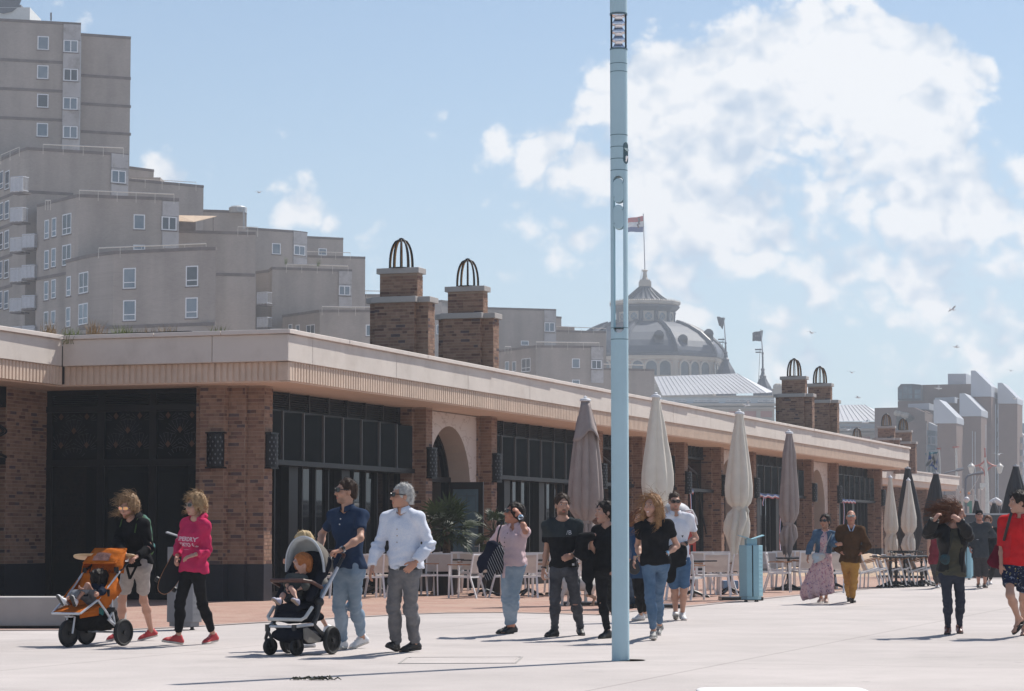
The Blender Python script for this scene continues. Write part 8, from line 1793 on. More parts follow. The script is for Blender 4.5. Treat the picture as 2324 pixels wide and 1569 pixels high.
# 12 man in white polo
F_wpolo=fabric('white_pique',(.66,.67,.72),var=.06)
p12=person('person','man in a white polo shirt, dark sunglasses and blue denim shorts',dict(H=1.84,Y=36.5,h=1.1,yaw=4,hips=Z4(612,775),neck=Z4(590,362),head=Z4(584,258),hyaw=4,hpitch=-3,
  armL=(Z4(768,575),1,Z4(668,628),-1),armR=(Z4(500,560),1,Z4(560,660),-1),handL=dict(curl=.7,palm=(.1,.9,0),dir=(-1,-.3,-.3)),handR=dict(curl=.6),
  legR=(Z4(592,1285),-5,-16),legL=(Z4(650,1288),6,6),skin=(.45,.25,.18),beard=(.26,.16,.12)),
 [top(F_wpolo,.62,-.01,.012,'polo_shirt',am=.008,collar=F_wpolo,seed=13,vneck=.03),pants(fabric('blue_shorts_denim',(.045,.098,.19),hue=(.08,.15,.26),vs=5),.86,.012,.026,name='shorts'),shoes(S_wht,S_wsole,S_lace),hair(HM_brown,lambda F,hc,q,HF,c:st_short(F,hc,q,HF,c,.006,-.012,0),21,260,(0,.2,.6),.022,.0012),glasses(M_lens,M_gfr,1.1,True),band('L',.93,S_blk,'watch',.03,MATS['dial_black'])])
print_on(p12,'v',.05,.36,-.07,S_blk,bold=.004)
W12=lambda x,y,d=0:A_(at(*Z4(x,y),36.2+d))-p12['base']
lump('jacket','black garment held before the hips of the man in the white polo','jacket',p12['base'],.013,(np.minimum(W12(480,1010,-.3),W12(720,620,-.3)),np.maximum(W12(720,620,.3),W12(480,1010,.3)),lambda F:(F.cone(W12(560,680),W12(640,710),.06,.06,.04),F.cone(W12(560,700),W12(540,930),.09,.06,.05,(1.2,.5),(1,0,0)),F.cone(W12(620,690),W12(640,790),.10,.05,.05,(1.2,.5),(1,0,0)))),F_black)
# 13 and 14: the couple arm in arm
M_floral=fabric('floral_cloth',(.52,.35,.35))
def floral(m,base,cols,sc):
    nt=m.node_tree; N=nt.nodes; L=nt.links; b=N['Principled BSDF']; tc=N.new('ShaderNodeTexCoord'); prev=None
    for k,(c,th,s) in enumerate(cols):
        v=N.new('ShaderNodeTexVoronoi'); v.inputs['Scale'].default_value=s; v.inputs['Randomness'].default_value=1; mp=N.new('ShaderNodeMapping'); mp.inputs['Location'].default_value=(k*3.1,k,0); n=N.new('ShaderNodeTexNoise'); n.inputs['Scale'].default_value=sc*2
        L.new(tc.outputs['Object'],n.inputs['Vector']); ad=N.new('ShaderNodeMix'); ad.data_type='RGBA'; ad.blend_type='ADD'; ad.inputs[0].default_value=.10; L.new(tc.outputs['Object'],ad.inputs[6]); L.new(n.outputs['Color'],ad.inputs[7]); L.new(ad.outputs[2],mp.inputs[0]); L.new(mp.outputs[0],v.inputs['Vector'])
        lt=N.new('ShaderNodeMath'); lt.operation='LESS_THAN'; lt.inputs[1].default_value=th; L.new(v.outputs['Distance'],lt.inputs[0]); x=N.new('ShaderNodeMix'); x.data_type='RGBA'; L.new(lt.outputs[0],x.inputs[0]); x.inputs[7].default_value=(*c,1)
        if prev is None: x.inputs[6].default_value=(*base,1)
        else: L.new(prev,x.inputs[6])
        prev=x.outputs[2]
    L.new(prev,b.inputs['Base Color'])
floral(M_floral,(.56,.38,.385),[((.40,.20,.24),.30,16),((.10,.09,.20),.24,19),((.28,.12,.22),.2,26)],20)
def dress(m):
    def f(c):
        lo=A_((-.45,-.35,.05)); hi=A_((.45,.35,c['nb'][2]+.1)); F=Field(lo,hi,.014); c['torso'](F,.006); p=c['pel']
        F.cone(p,p+A_((-.10,0,-.35)),.15,.18,.06); F.cone(p+A_((-.10,0,-.35)),A_((p[0]-.16,p[1],.26)),.18,.21,.06); F.cone(A_((p[0]-.17,p[1],.27)),A_((p[0]-.20,p[1],.20)),.20,.19,.05); F.cone(p+A_((.05,0,-.2)),A_((p[0]+.05,p[1],.14)),.14,.15,.06)
        F.cut(A_((p[0]-.05,0,.165)),nrm(A_((.22,0,-1)))); X,Y_,Z_=F.grids(); a=np.arctan2(Y_-p[1],X-p[0]+.08); w=np.clip((p[2]-Z_)/.7,0,1); F.a+=(.022*w*np.sin(9*a+3*np.sin(Z_*4))+.012*w*np.sin(17*a+Z_*9)).astype(np.float32); F.ruffle(.005,25,4)
        F.hole(c['nb']+c['up']*.03,(.07,.07,.06),None,.01); put(c,'dress',F,m)
    return f
p13=person('person','woman in a long pink floral dress and denim jacket, linked with the bald man',dict(H=1.61,Y=45.9,h=1.25,fem=1,yaw=-12,hips=Z5(375,655),neck=Z5(397,402),head=Z5(396,322),hyaw=-30,hpitch=5,
  armR=(Z5(262,535),-1,Z5(240,640),-1),armL=(Z5(470,520),-1,Z5(500,527),-1),handR=dict(curl=.4),handL=dict(curl=.7,dir=(1,0,.1),palm=(0,1,0)),legR=(Z5(362,1052),-25,0),legL=(Z5(405,1058),-5,0),skin=(.40,.21,.14)),
 [dress(M_floral),top(fabric('denim_jacket',(.055,.098,.155),hue=(.09,.145,.21)),1.85,.10,.016,'denim_jacket',am=.007,openf=(.065,-.05,.60,0),seed=15,waist=False),shoes(mat('sandal_pale',(.45,.32,.27),rough=.6),S_wsole),hair(HM_dark,lambda F,hc,q,HF,c:st_short(F,hc,q,HF,c,.012,.0,.010),22,50,(.6,0,.1),.05),glasses(M_lens,M_gfr,1.0)])
W13=lambda x,y,d=0:A_(at(*Z5(x,y),45.66+d))-p13['base']
o=lump('clutch_bag','pale blue and tan clutch bag on the hip of the floral dress','bag',p13['base'],.012,(np.minimum(W13(260,720,-.2),W13(420,570,-.2)),np.maximum(W13(420,570,.2),W13(260,720,.2)),lambda F:(F.cone(W13(310,640),W13(372,632),.075,.06,.02,(1,.45),(0,0,1)),F.cone(W13(298,690),W13(375,660),.02,.02,.01))),mat('bag_pale_blue',(.30,.38,.46),rough=.6,var=.2,hue=(.48,.36,.26),vs=5),(.002,20,1))
strap_on(p13,[W13(372,600),W13(420,500,-.02),W13(455,430,.02)],.008,mat('strap_pale',(.42,.42,.42),rough=.6),'strap',o)
F_bjk=fabric('brown_suede',(.075,.036,.015),var=.2); 
p14=person('person','bald man with glasses in a brown jacket and mustard trousers',dict(H=1.70,Y=45.7,h=1.2,fat=1.08,yaw=-4,hips=Z5(622,672),neck=Z5(630,362),head=Z5(630,284),hyaw=-6,hpitch=8,
  armR=(Z5(498,535),1,Z5(552,610),-1),armL=(Z5(775,535),1,Z5(712,615),-1),handR=dict(curl=.4,dir=(.6,.3,-.6),sc=.3),handL=dict(curl=.4,dir=(-.6,.3,-.6),sc=.3),legR=(Z5(612,1045),-5,8),legL=(Z5(640,1058),4,-4),skin=(.42,.20,.135),brow=(.3,.22,.18)),
 [top(F_bjk,1.85,-.045,.026,'jacket',am=.009,vneck=.09,seed=16,bust=1),pants(fabric('mustard_chino',(.36,.20,.055),var=.1),1.93,.010,.016,.018,am=.008),shoes(S_blk,S_sole),glasses(M_lensc,M_gfr2,1.0)])
cl=MB(); c=p14; 
for s_ in(-1,1): cl.hexa([Vector(c['nb']+c['rs2']*s_*a+c['fw']*b_+c['up']*h_) for a,b_,h_ in ((.006,.095,-.10),(.006,.090,-.10),(.05,.05,.02),(.05,.055,.02),(.03,.115,-.09),(.03,.11,-.09),(.075,.06,.025),(.075,.065,.025))])
cl.build('shirt_collar',fabric('pale_blue_cotton',(.50,.58,.72)),p14['root'])
# 15 maroon top behind, 16 windblown woman
person('person','woman in a maroon top and grey trousers mostly hidden behind the windblown woman',dict(H=1.66,Y=58.5,h=1.5,fem=1,yaw=-10,hips=Z6(612,1290),neck=Z6(605,1000),head=Z6(612,935),hyaw=-20,
  armR=(Z6(552,1120),-1,Z6(540,1220),-1),armL=(Z6(660,1120),1,Z6(660,1220),-1),legR=(Z6(625,1550),0,0),legL=(Z6(650,1540),0,10)),
 [top(fabric('maroon_knit',(.20,.025,.04)),.5,-.12,.012,'top'),pants(fabric('grey_trousers',(.05,.05,.055)),1.8),shoes(S_wht,S_wsole),hair(HM_sand,lambda F,hc,q,HF,c:st_bob(F,hc,q,HF,c,.02,.08,(-.03,0,0)),23,0)])
def blown(F,hc,q,HF,c):
    st_short(F,hc,q,HF,c,.022,.0,.012); rg=np.random.RandomState(5); o=hc(0,-.06,.03)
    for k in range(30):
        p=hc(rg.uniform(-.07,.07),rg.uniform(-.10,.0),rg.uniform(-.03,.10)); d=A_((-1,rg.uniform(-.35,.35),rg.uniform(-.55,.28))); m_=p+nrm(d)*rg.uniform(.07,.13); e=m_+nrm(d+A_((-.2,rg.normal()*.4,rg.normal()*.5-.15)))*rg.uniform(.05,.12); F.cone(p,m_,.030,.026,.012); F.cone(m_,e,.026,.009,.012)
p16=person('person','woman in a black leather jacket holding back her windblown curly hair',dict(H=1.66,Y=31.2,fem=1,yaw=4,hips=Z5(1540,765),neck=Z5(1548,365),head=Z5(1572,252),hyaw=68,hpitch=2,
  armR=(Z5(1318,432),-1,Z5(1385,305),-1),armL=(Z5(1692,452),-1,Z5(1612,312),-1),handR=dict(curl=.6,dir=(.5,.2,.7),palm=(.7,.4,-.2)),handL=dict(curl=.6,dir=(-.7,.1,.5),palm=(-.3,.9,-.3)),
  legR=(Z5(1505,1340),-12,0),legL=(Z5(1608,1332),-6,4),skin=(.45,.25,.18)),
 [top(fabric('olive_jersey',(.085,.082,.06)),.3,-.06,.012,'top',am=.009,neck=.095,seed=17),top(mat('black_leather',(.010,.010,.011),rough=.5,spec=.25,bump=.4,bs=60,bdist=.006),1.94,-.015,.026,'leather_jacket',am=.010,openf=(.068,-.55,.80,.0),neck=.10,seed=18,waist=False),pants(F_denimd,1.93,.003,.004,.003,am=.006),shoes(mat('shoe_brown',(.14,.045,.03),rough=.35,spec=.5),S_sole),hair(HM_aub,blown,24,700,(-1,0,.1),.16,.0015)])
W16=lambda x,y,d=0:A_(at(*Z5(x,y),31.0+d))-p16['base']
o=lump('shoulder_bag','small dark teal bag with a thin strap on the hip of the windblown woman','bag',p16['base'],.010,(np.minimum(W16(1400,740,-.2),W16(1560,600,-.2)),np.maximum(W16(1560,600,.2),W16(1400,740,.2)),lambda F:(F.cone(W16(1465,668),W16(1488,680),.044,.044,.02,(1,.45),(0,0,1)),F.cone(W16(1465,645),W16(1498,640),.036,.036,.02,(1,.4),(0,0,1)))),mat('bag_teal',(.006,.014,.018),rough=.6,hue=(.01,.07,.09),vs=20),(.002,20,1))
strap_on(p16,[W16(1500,635,-.02),W16(1525,560,-.02),W16(1545,480,-.0),W16(1552,430,.03)],.005,S_blk,'strap',o)
# 17 and 18: man with the cap, woman in black behind him
p17=person('person','man in a dark cap, dark track top and knee-length tights walking towards us',dict(H=1.85,Y=58.3,h=1.35,fat=1.08,yaw=-2,hips=Z5(1797,600),neck=Z5(1790,330),head=Z5(1788,272),hyaw=-4,
  armL=(Z5(1918,445),1,Z5(1852,442),-1),armR=(Z5(1695,470),1,Z5(1705,560),-1),handL=dict(curl=.8,dir=(-1,-.3,0),palm=(0,.5,-1)),legR=(Z5(1782,922),-4,0),legL=(Z5(1838,922),4,0),skin=(.40,.20,.15)),
 [top(fabric('track_top',(.045,.052,.06)),1.9,-.12,.020,'track_top'),pants(fabric('dark_tights',(.04,.04,.046)),1.25,.012,.016,.018,'tights'),shoes(mat('shoe_dark',(.03,.03,.035),rough=.6),S_wsole)])
hc=p17['hc']; cp=MB(); cp.smooth=True; rot=Matrix(p17['HF']).transposed(); cp.lathe([(.086,.0),(.088,.03),(.08,.075),(.055,.10),(0,.108)],Vector(hc(0,-.01,.035)),18,rot); cp.smooth=False; cp.extrude([Vector(hc(.07*math.cos(a),.06+.095*math.sin(a)*1.0,.042-.012*math.sin(a))) for a in [math.pi*k/10 for k in range(11)]],Vector(p17['HF'][2]*.008)); cp.build('cap',F_black,p17['root'])
print_on(p17,'~',.09,.30,.07,mat('print_white'))
person('person','woman in black walking half hidden behind the man with the cap',dict(H=1.67,Y=62,h=1.5,fem=1,yaw=0,hips=Z5(1895,580),neck=Z5(1885,375),head=Z5(1868,318),hyaw=-20,
  armL=(Z5(1940,470),1,Z5(1955,550),-1),armR=(Z5(1840,470),1,Z5(1838,550),-1),legR=(Z5(1852,898),0,0),legL=(Z5(1885,890),0,10)),
 [top(F_black,1.9,-.10,.014,'top'),pants(F_black2,1.85,.004,.005,.005,'leggings'),shoes(S_wht,S_wsole),hair(HM_aub,lambda F,hc,q,HF,c:st_short(F,hc,q,HF,c,.018,.0,.012),25,0)])
# 19 man in red at the right edge
F_redt=fabric('red_jersey',(.60,.018,.022)); F_redj=fabric('red_shirt_jacket',(.52,.022,.030)); M_trunks=fabric('patterned_shorts',(.012,.018,.045)); floral(M_trunks,(.012,.018,.045),[((.20,.22,.28),.30,13),((.06,.08,.14),.22,17),((.48,.42,.18),.13,15)],20)
def skin19(F): pass
p19=person('person','smiling man in a red shirt and dark patterned swim shorts at the right edge',dict(H=1.78,Y=30.7,yaw=-22,hips=Z5(2125,690),neck=Z5(2158,278),head=Z5(2140,150),hyaw=-72,hpitch=0,mouth=1,
  armR=(Z5(1997,545),1,Z5(1985,715),-1),armL=(Z5(2300,540),1,Z5(2290,700),-1),handR=dict(curl=.35,palm=(.8,.3,0),dir=(.02,-.05,-1)),legR=(Z5(2140,1195),-48,38,.10),legL=(Z5(2200,1350),-20,0),skin=(.47,.265,.19),brow=(.05,.03,.02)),
 [top(F_redt,.5,-.04,.020,'t_shirt',am=.006,seed=19),top(F_redj,.95,.0,.018,'overshirt',am=.009,openf=(.10,-.5,.80,-.04),neck=.10,seed=20,collar=F_redj),pants(M_trunks,.72,.014,.034,name='swim_shorts',am=.008),hair(HM_dark,lambda F,hc,q,HF,c:st_short(F,hc,q,HF,c,.020,-.004,.002),26,420,(0,.2,.9),.035,.0013)])
for sd in 'LR':
    J,u=p19['J'],p19['u']; an=J['a'+sd]; td,sv,ud=J['f'+sd]; lo_=an-ud*.093*u; b=MB(); pts=[]
    for k in range(20): a=2*math.pi*k/20; pts.append(Vector(lo_+td*(.065+.135*math.cos(a))*u+sv*(.046+.006*math.cos(a))*math.sin(a)*u))
    b.extrude(pts,Vector(ud*.016)); o=b.build('flip_flop',S_blk,p19['root']); t=MB(); toe=lo_+td*.135*u+ud*.028
    for s_ in(-1,1): t.tube([Vector(toe),Vector(lo_+td*.10*u+sv*s_*.025*u+ud*.055),Vector(lo_+td*.03*u+sv*s_*.046*u+ud*.02)],.006,5)
    t.build('thong_strap',S_blk,o)
W19=lambda x,y,d=0:A_(at(*Z5(x,y),30.75+d))-p19['base']
o=lump('duffel_bag','maroon bag hanging behind the hip of the man in red','bag',p19['base'],.012,(np.minimum(W19(1860,780,-.1),W19(2080,440,-.1)),np.maximum(W19(2080,440,.5),W19(1860,780,.5)),lambda F:(F.cone(W19(1960,560,.2),W19(1935,680,.2),.05,.09,.05,(1.1,.7),(1,0,0)),F.cone(W19(2010,600,.2),W19(2020,700,.2),.08,.09,.05))),fabric('maroon_canvas',(.14,.012,.03),var=.2),(.006,22,3))
strap_on(p19,[W19(2078,245,-.16),W19(2062,300,-.20),W19(2040,380,-.19),W19(2010,490,-.08)],.018,S_blk,'strap',o)
# dog in the gap between the walkers
def dog():
    b=G(*Z3(1010,1105)); Y=b.y; P_=lambda x,y,d=0:A_(at(*Z3(x,y),Y+d))-A_(b); F=Field(A_((-.85,-.3,-.01)),A_((.4,.3,.62)),.012)
    F.cone((.12,0,.38),(-.32,0,.40),.115,.125,.06,(.9,1.05),(0,1,0)); F.cone((-.32,0,.40),(-.46,0,.50),.09,.07,.05); F.ell((-.55,0,.54),(.085,.06,.065),None,.03); F.cone((-.58,0,.53),(-.68,0,.50),.04,.03,.03)
    for s_ in(-1,1):
        F.ell((-.50,.045*s_,.60),(.02,.015,.04),None,.02); y=.075*s_; F.cone((.10,y,.36),(.04,y,.22),.085,.055,.04); F.cone((.04,y,.22),(.17,y*.95,.15),.045,.027,.02); F.cone((.17,y*.95,.15),(.14,y*.95,.03),.024,.022,.02); F.ell((.12,y*.95,.018),(.04,.025,.02),None,.02)
        x=-.34+.06*s_; F.cone((-.33,y,.33),(x,y,.20),.06,.035,.03); F.cone((x,y,.20),(x-.01,y,.03),.028,.022,.02); F.ell((x-.03,y,.018),(.035,.025,.02),None,.02)
    F.cone((.20,0,.44),(.30,0,.36),.03,.022,.03); F.cone((.30,0,.36),(.33,0,.24),.022,.012,.02); F.ruffle(.005,60,3); V,Fc=F.net(); C=np.tile(A_((.60,.57,.53)),(len(V),1)); m=(V[:,2]<.22)&(V[:,0]>.02); C[m]=C[m]*A_((.75,.55,.42))
    o=link('dog',npmesh('dog',[(V,Fc,0)],mat('dog_fur',(.6,.6,.6),rough=.9,attr='Col',var=.08,vs=20,bump=.5,bs=120),C),None,b); tag(o,'white short-haired dog seen from behind between the couple in black','dog')
    h=MB(); h.smooth=True; h.lathe([(.128,-.03),(.134,0),(.128,.03)],(-.12,0,.395),18,rotm(0,R(90),0)); h.build('harness',S_blk,o)
dog()
# ------------------------------------------------------------ strollers and boards
S1=crop(160,1560,4.903); S2=crop(740,1380,3.019)
class Cart:
    """vertical planes along a stroller's travel direction: px on the plane 'off' metres to its right side of the picture"""
    def __init__(s,near,yaw,track): 
        a=R(yaw); s.F=Vector((math.sin(a),-math.cos(a),0)); s.S=Vector((-s.F.y,s.F.x,0)); s.S=s.S if s.S.x>0 else -s.S; s.mid=near-s.S*track/2; s.mid.z=0
    def pl(s,px,off):
        a,b=ray(*px); q=s.mid+s.S*off; d=s.F; k=(a*q.y-q.x)/(d.x-a*d.y); p=q+d*k; return Vector((p.x,p.y,CAMH+b*p.y))
    def L(s,f,o,z): return s.mid+s.F*f+s.S*o+Vector((0,0,z))
def wheel(mb_parent,c,axis,r,w,spokes,m_t,m_r,inv,solid=False):
    q=Vector(axis).to_track_quat('Z','Y').to_matrix(); t=MB(); t.smooth=True; n=28; prof=[(r*.80,-w*.35),(r*.90,-w*.5),(r*.98,-w*.3),(r,0),(r*.98,w*.3),(r*.90,w*.5),(r*.80,w*.35),(r*.80,-w*.35)]
    t.lathe(prof,c,n,q); o=t.build('wheel',m_t,mb_parent); o.matrix_parent_inverse=inv
    h=MB(); h.lathe([(r*.80,-w*.2),(r*.74,-w*.25),(r*.74,w*.25),(r*.80,w*.2)],c,n,q); h.lathe([(0,-w*.6),(r*.16,-w*.6),(r*.16,w*.6),(0,w*.6)],c,12,q)
    if solid: h.lathe([(r*.15,w*.1),(r*.75,w*.2)],c,n,q); h.lathe([(r*.75,-w*.2),(r*.15,-w*.1)],c,n,q)
    for k in range(spokes):
        a=2*math.pi*k/spokes; d=q@Vector((math.cos(a),math.sin(a),0)); h.tube([c+d*r*.12,c+d*r*.76],r*.055,6)
    h.build('rim',m_r,o)
    if solid:
        k_=MB()
        for k in range(6):
            a=2*math.pi*k/6; d=q@Vector((math.cos(a),math.sin(a),0))
            for s_ in(-1,1): k_.lathe([(0,0),(r*.13,0)],c+d*r*.48+(q@Vector((0,0,s_*w*.26))),10,q)
        k_.build('wheel_hole',M_black,o)
    return o
def sheet(pts,n,m,bulge=0.,nrmv=(0,0,1),th=.008,ruf=.006,seed=1):
    """cloth between four corners, sagging or puffed by bulge"""
    a,b,c,d=[Vector(p) for p in pts]; rg=random.Random(seed); ph=[rg.uniform(0,6) for _ in range(4)]; mb=MB(); mb.smooth=True; rows=[]; nv=Vector(nrmv).normalized()
    for i in range(n+1):
        v=i/n; row=[]
        for j in range(n+1):
            u=j/n; p=(a*(1-u)+b*u)*(1-v)+(d*(1-u)+c*u)*v; k=math.sin(math.pi*u)*math.sin(math.pi*v); w=ruf*(math.sin(7*u+5*v+ph[0])+.7*math.sin(13*v-4*u+ph[1])+.6*math.sin(17*u+ph[2]))
            row.append(p+nv*(bulge*k+w*min(1,4*k+.2)))
        rows.append(row)
    mb.grid(rows); me=mb.mesh('sheet',m); return me
def add_sheet(name,e,inv,*a,th=.008,**k):
    o=link(name,sheet(*a,**k),e); o.matrix_parent_inverse=inv; s=o.modifiers.new('s','SOLIDIFY'); s.thickness=th; s.offset=0; return o
M_or=fabric('orange_canvas',(.60,.17,.025),var=.12,hue=(.50,.125,.015),bump=.5,bs=40,bdist=.01,transl=.25); M_tube=mat('brushed_aluminium',(.62,.63,.65),rough=.4,metal=.35,var=.05); M_tyre=mat('tyre_rubber',(.018,.018,.019),rough=.75,bump=.4,bs=160,bdist=.004); M_rim=mat('black_rim',(.014,.014,.015),rough=.5)
M_net=fabric('black_basket',(.012,.012,.013))
def orange_stroller():
    C=Cart(G(*S1(955,1474)),-33,.56); pl=C.pl; e=empty('orange_stroller',C.mid,0,'orange three-wheeled stroller with air tyres and aluminium frame, a boy lying in it','stroller'); inv=Matrix.Translation(-C.mid)
    def p(mb,n_,m,par=None):
        o=mb.build(n_,m,par or e)
        if par is None: o.matrix_parent_inverse=inv
        return o
    r=.153; ax=C.S
    wheel(e,C.L(0,.28,r),ax,r,.055,5,M_tyre,M_rim,inv); wheel(e,C.L(0,-.28,r),ax,r,.055,5,M_tyre,M_rim,inv)
    fw=G(*S1(182,1492)); fw.z=r; wheel(e,fw,ax,r,.055,5,M_tyre,M_rim,inv); of=(fw-C.mid).dot(C.S)
    N,Fa=.25,-.25; n=lambda x,y:pl(S1(x,y),N); f=lambda x,y:pl(S1(x,y),Fa); c0=lambda x,y:pl(S1(x,y),of)
    m=MB(); B=n(598,825); m.tube([n(905,420),n(640,770),B,n(700,970),C.L(.03,.23,r+.02)],.014,8); d=C.S*(-.5); m.tube([f(400,430),n(640,770)+d,B+d,n(700,970)+d,C.L(.03,-.23,r+.02)],.014,8)
    m.tube([n(795,610),n(798,960),C.L(.10,.24,r+.10)],.013,8); m.tube([n(795,610)+d,n(798,960)+d],.013,8); m.tube([C.L(0,.27,r),C.L(0,-.27,r)],.012,8); m.tube([n(800,1010),n(745,1100),C.L(.06,.25,r+.05)],.016,8); p(m,'frame',M_tube)
    fb=pl(S1(345,1022),.20); fc=fb-C.S*.42; m=MB(); m.tube([fb,fc],.014,10); m.tube([fb,B+(B-fb)*-.02],.013,8); m.tube([fc,B+d],.013,8); p(m,'footrest_bar',M_tube)
    m=MB(); a=fw+C.S*.055; b=fw-C.S*.055; cr_=fw+Vector((0,0,r+.035)); m.tube([a,a+Vector((0,0,r+.03))-C.F*.04,cr_+C.S*.05,cr_-C.S*.05,b+Vector((0,0,r+.03))-C.F*.04,b],.012,8); m.tube([cr_,(fb+fc)/2-C.F*.06],.014,8); p(m,'front_fork',M_tube)
    hb0=n(905,420)+Vector((0,0,.09))-C.F*.13; m=MB(); m.tube([n(905,420),hb0,hb0+d,f(400,430)],.015,8); p(m,'handlebar',M_black)
    # cloth: seat back, side walls, leg rest, canopy
    hn,hf=n(850,450),n(850,450)+d; sb=n(625,800); sf=sb+d
    drop=Vector((0,0,-.10))-C.F*.05
    add_sheet('seat_back',e,inv,(hn,hf,sf+drop,sb+drop),10,M_or,bulge=-.05,nrmv=C.F,seed=2)
    add_sheet('side_wall',e,inv,(hn,sb+C.F*.06,sb+drop*1.2-C.F*.05,hn+drop*2),8,M_or,bulge=.03,nrmv=C.S,seed=3); add_sheet('side_wall',e,inv,(hf,sf+C.F*.06,sf+drop*1.2-C.F*.05,hf+drop*2),8,M_or,bulge=.03,nrmv=-C.S,seed=4)
    s1,s2=sb+drop*.9+C.F*.06,sf+drop*.9+C.F*.06
    add_sheet('seat_base',e,inv,(sb+drop-C.F*.12,sf+drop-C.F*.12,s2,s1),8,M_or,bulge=-.03,seed=5)
    add_sheet('leg_rest',e,inv,(s1,s2,fc+Vector((0,0,.01)),fb+Vector((0,0,.01))),8,M_or,bulge=.015,seed=6); add_sheet('leg_rest_skirt',e,inv,(s1,fb,fb+Vector((0,0,-.05)),s1+Vector((0,0,-.10))),6,M_or,nrmv=C.S,seed=7)
    cn=pl(S1(842,305),.24); cf=cn-C.S*.48; bn=pl(S1(985,105),.22); bf=bn-C.S*.46
    bn=bn-C.F*.02; 
    CN=add_sheet('canopy',e,inv,(cn,cf,bf,bn),10,M_or,bulge=.05,nrmv=Vector((0,0,1))+C.F*.6,ruf=.008,seed=8)
    add_sheet('canopy_side',e,inv,(cn,bn,hn-C.F*.10,hn+C.F*.02),6,M_or,bulge=.03,nrmv=C.S,seed=9); add_sheet('canopy_side',e,inv,(cf,bf,hf-C.F*.10,hf+C.F*.02),6,M_or,bulge=.03,nrmv=-C.S,seed=10); add_sheet('canopy_back',e,inv,(bn,bf,hf-C.F*.13,hn-C.F*.13),6,M_or,bulge=.02,nrmv=-C.F,seed=11)
    q=lambda u,v:(cn*(1-u)+cf*u)*(1-v)+(bn*(1-u)+bf*u)*v+(Vector((0,0,1))+C.F*.6).normalized()*(.014+.05*math.sin(math.pi*u)*math.sin(math.pi*v))
    wm=MB(); wm.grid([[q(.22+.5*j/6,.06+.36*i/4) for j in range(7)] for i in range(5)]); o=wm.build('clear_window',mat('window_film',(.42,.20,.14),rough=.15,spec=.6,var=.3,vs=20),CN)
    rb=MB(); rb.tube([cn,cf],.010,6); rb.tube([bn+Vector((0,0,.0)),bf],.010,6); rb.tube([cn,bn],.010,6); rb.tube([cf,bf],.010,6); rb.build('canopy_piping',M_or,CN)
    # basket, straps, hardware
    F=Field(A_(C.mid)+A_((-.6,-.75,.0)),A_(C.mid)+A_((.6,.5,.7)),.014); b0,b1=C.L(.05,0,.33),C.L(.42,0,.30); F.cone(A_(b0),A_(b1),.125,.10,.06,(1.75,1.0),A_(C.S)); F.cone(A_(b0)-A_((0,0,.06)),A_(b1)-A_((0,0,.03)),.10,.08,.05,(1.8,1.),A_(C.S)); F.ruffle(.007,22,4); V,Fc=F.net(); o=link('basket',npmesh('basket',[(V,Fc,0)],M_net),e); o.matrix_parent_inverse=inv
    m=MB(); m.box(n(860,405),(.05,.05,.07)); m.box(n(715,725)+C.S*.02,(.05,.03,.08)); m.box(f(405,415),(.05,.05,.07)); m.box(n(785,960),(.09,.04,.05)); p(m,'joint',M_black)
    m=MB(); m.smooth=True; cb=n(725,950)-C.S*.10; m.lathe([(.035,-.09),(.042,-.08),(.042,.05),(.03,.08),(.03,.10),(0,.105)],cb,14); o=m.build('drinking_bottle',mat('teal_plastic',(.01,.20,.20),rough=.35)); tag(o,'teal drinking bottle with a green straw tucked in the orange stroller','bottle'); s_=MB(); s_.tube([cb+Vector((0,0,.10)),cb+Vector((.01,0,.17))],.006,5); s_.build('straw',mat('green_straw',(.35,.5,.05),rough=.5),o)
    # longboard lying across the handlebar
    yl=C.mid.y+.10; l0=at(*S1(268,236),yl+.13); l1=at(*S1(1140,226),yl-.10); u=(l1-l0).normalized(); w=u.cross(Vector((0,0,1))).normalized(); up=w.cross(u); bm=MB(); L_=(l1-l0).length; pts=[]
    for k in range(24):
        a=2*math.pi*k/24; x=math.copysign(abs(math.cos(a))**.45,math.cos(a))*L_/2; y=math.copysign(abs(math.sin(a))**.8,math.sin(a))*.115; pts.append((l0+l1)/2+u*x+w*y)
    tilt=Vector((0,0,1)); pts=[p_+tilt*(.25*((p_-(l0+l1)/2).dot(w))) for p_ in pts]
    bm.extrude(pts,Vector((0,0,.026))); o=bm.build('longboard',mat('light_wood',(.58,.40,.22),rough=.5,var=.18,vs=6,hue=(.48,.30,.15))); tag(bev(o,.005),'pale wooden longboard lying across the orange stroller behind its canopy','skateboard')
    t=MB(); c=(l0+l1)/2+u*(L_*.33)-Vector((0,0,.035)); t.tube([c-w*.10,c+w*.10],.012,8); t.box(c+Vector((0,0,.02)),(.07,.05,.03)); t.build('truck',M_chrome,o)
    for s_ in(-1,1):
        k=MB(); q_=Vector(w).to_track_quat('Z','Y').to_matrix(); k.lathe([(0,-.022),(.03,-.022),(.034,-.012),(.034,.012),(.03,.022),(0,.022)],c+w*s_*.11,14,q_); k.build('wheel',mat('board_wheel',(.25,.12,.08),rough=.5),o)
    s_=MB(); v0,v1,v2=at(*S1(1000,330),yl-.08),at(*S1(1050,530),yl-.1),at(*S1(1160,310),yl-.08)
    for a,b in ((v0,v1),(v1,v2)): s_.hexa([a-u*.016,a+u*.016,a+u*.016+w*.004,a-u*.016+w*.004,b-u*.016,b+u*.016,b+u*.016+w*.004,b-u*.016+w*.004])
    s_.build('carry_strap',M_net,o)
    return C
CO=orange_stroller()
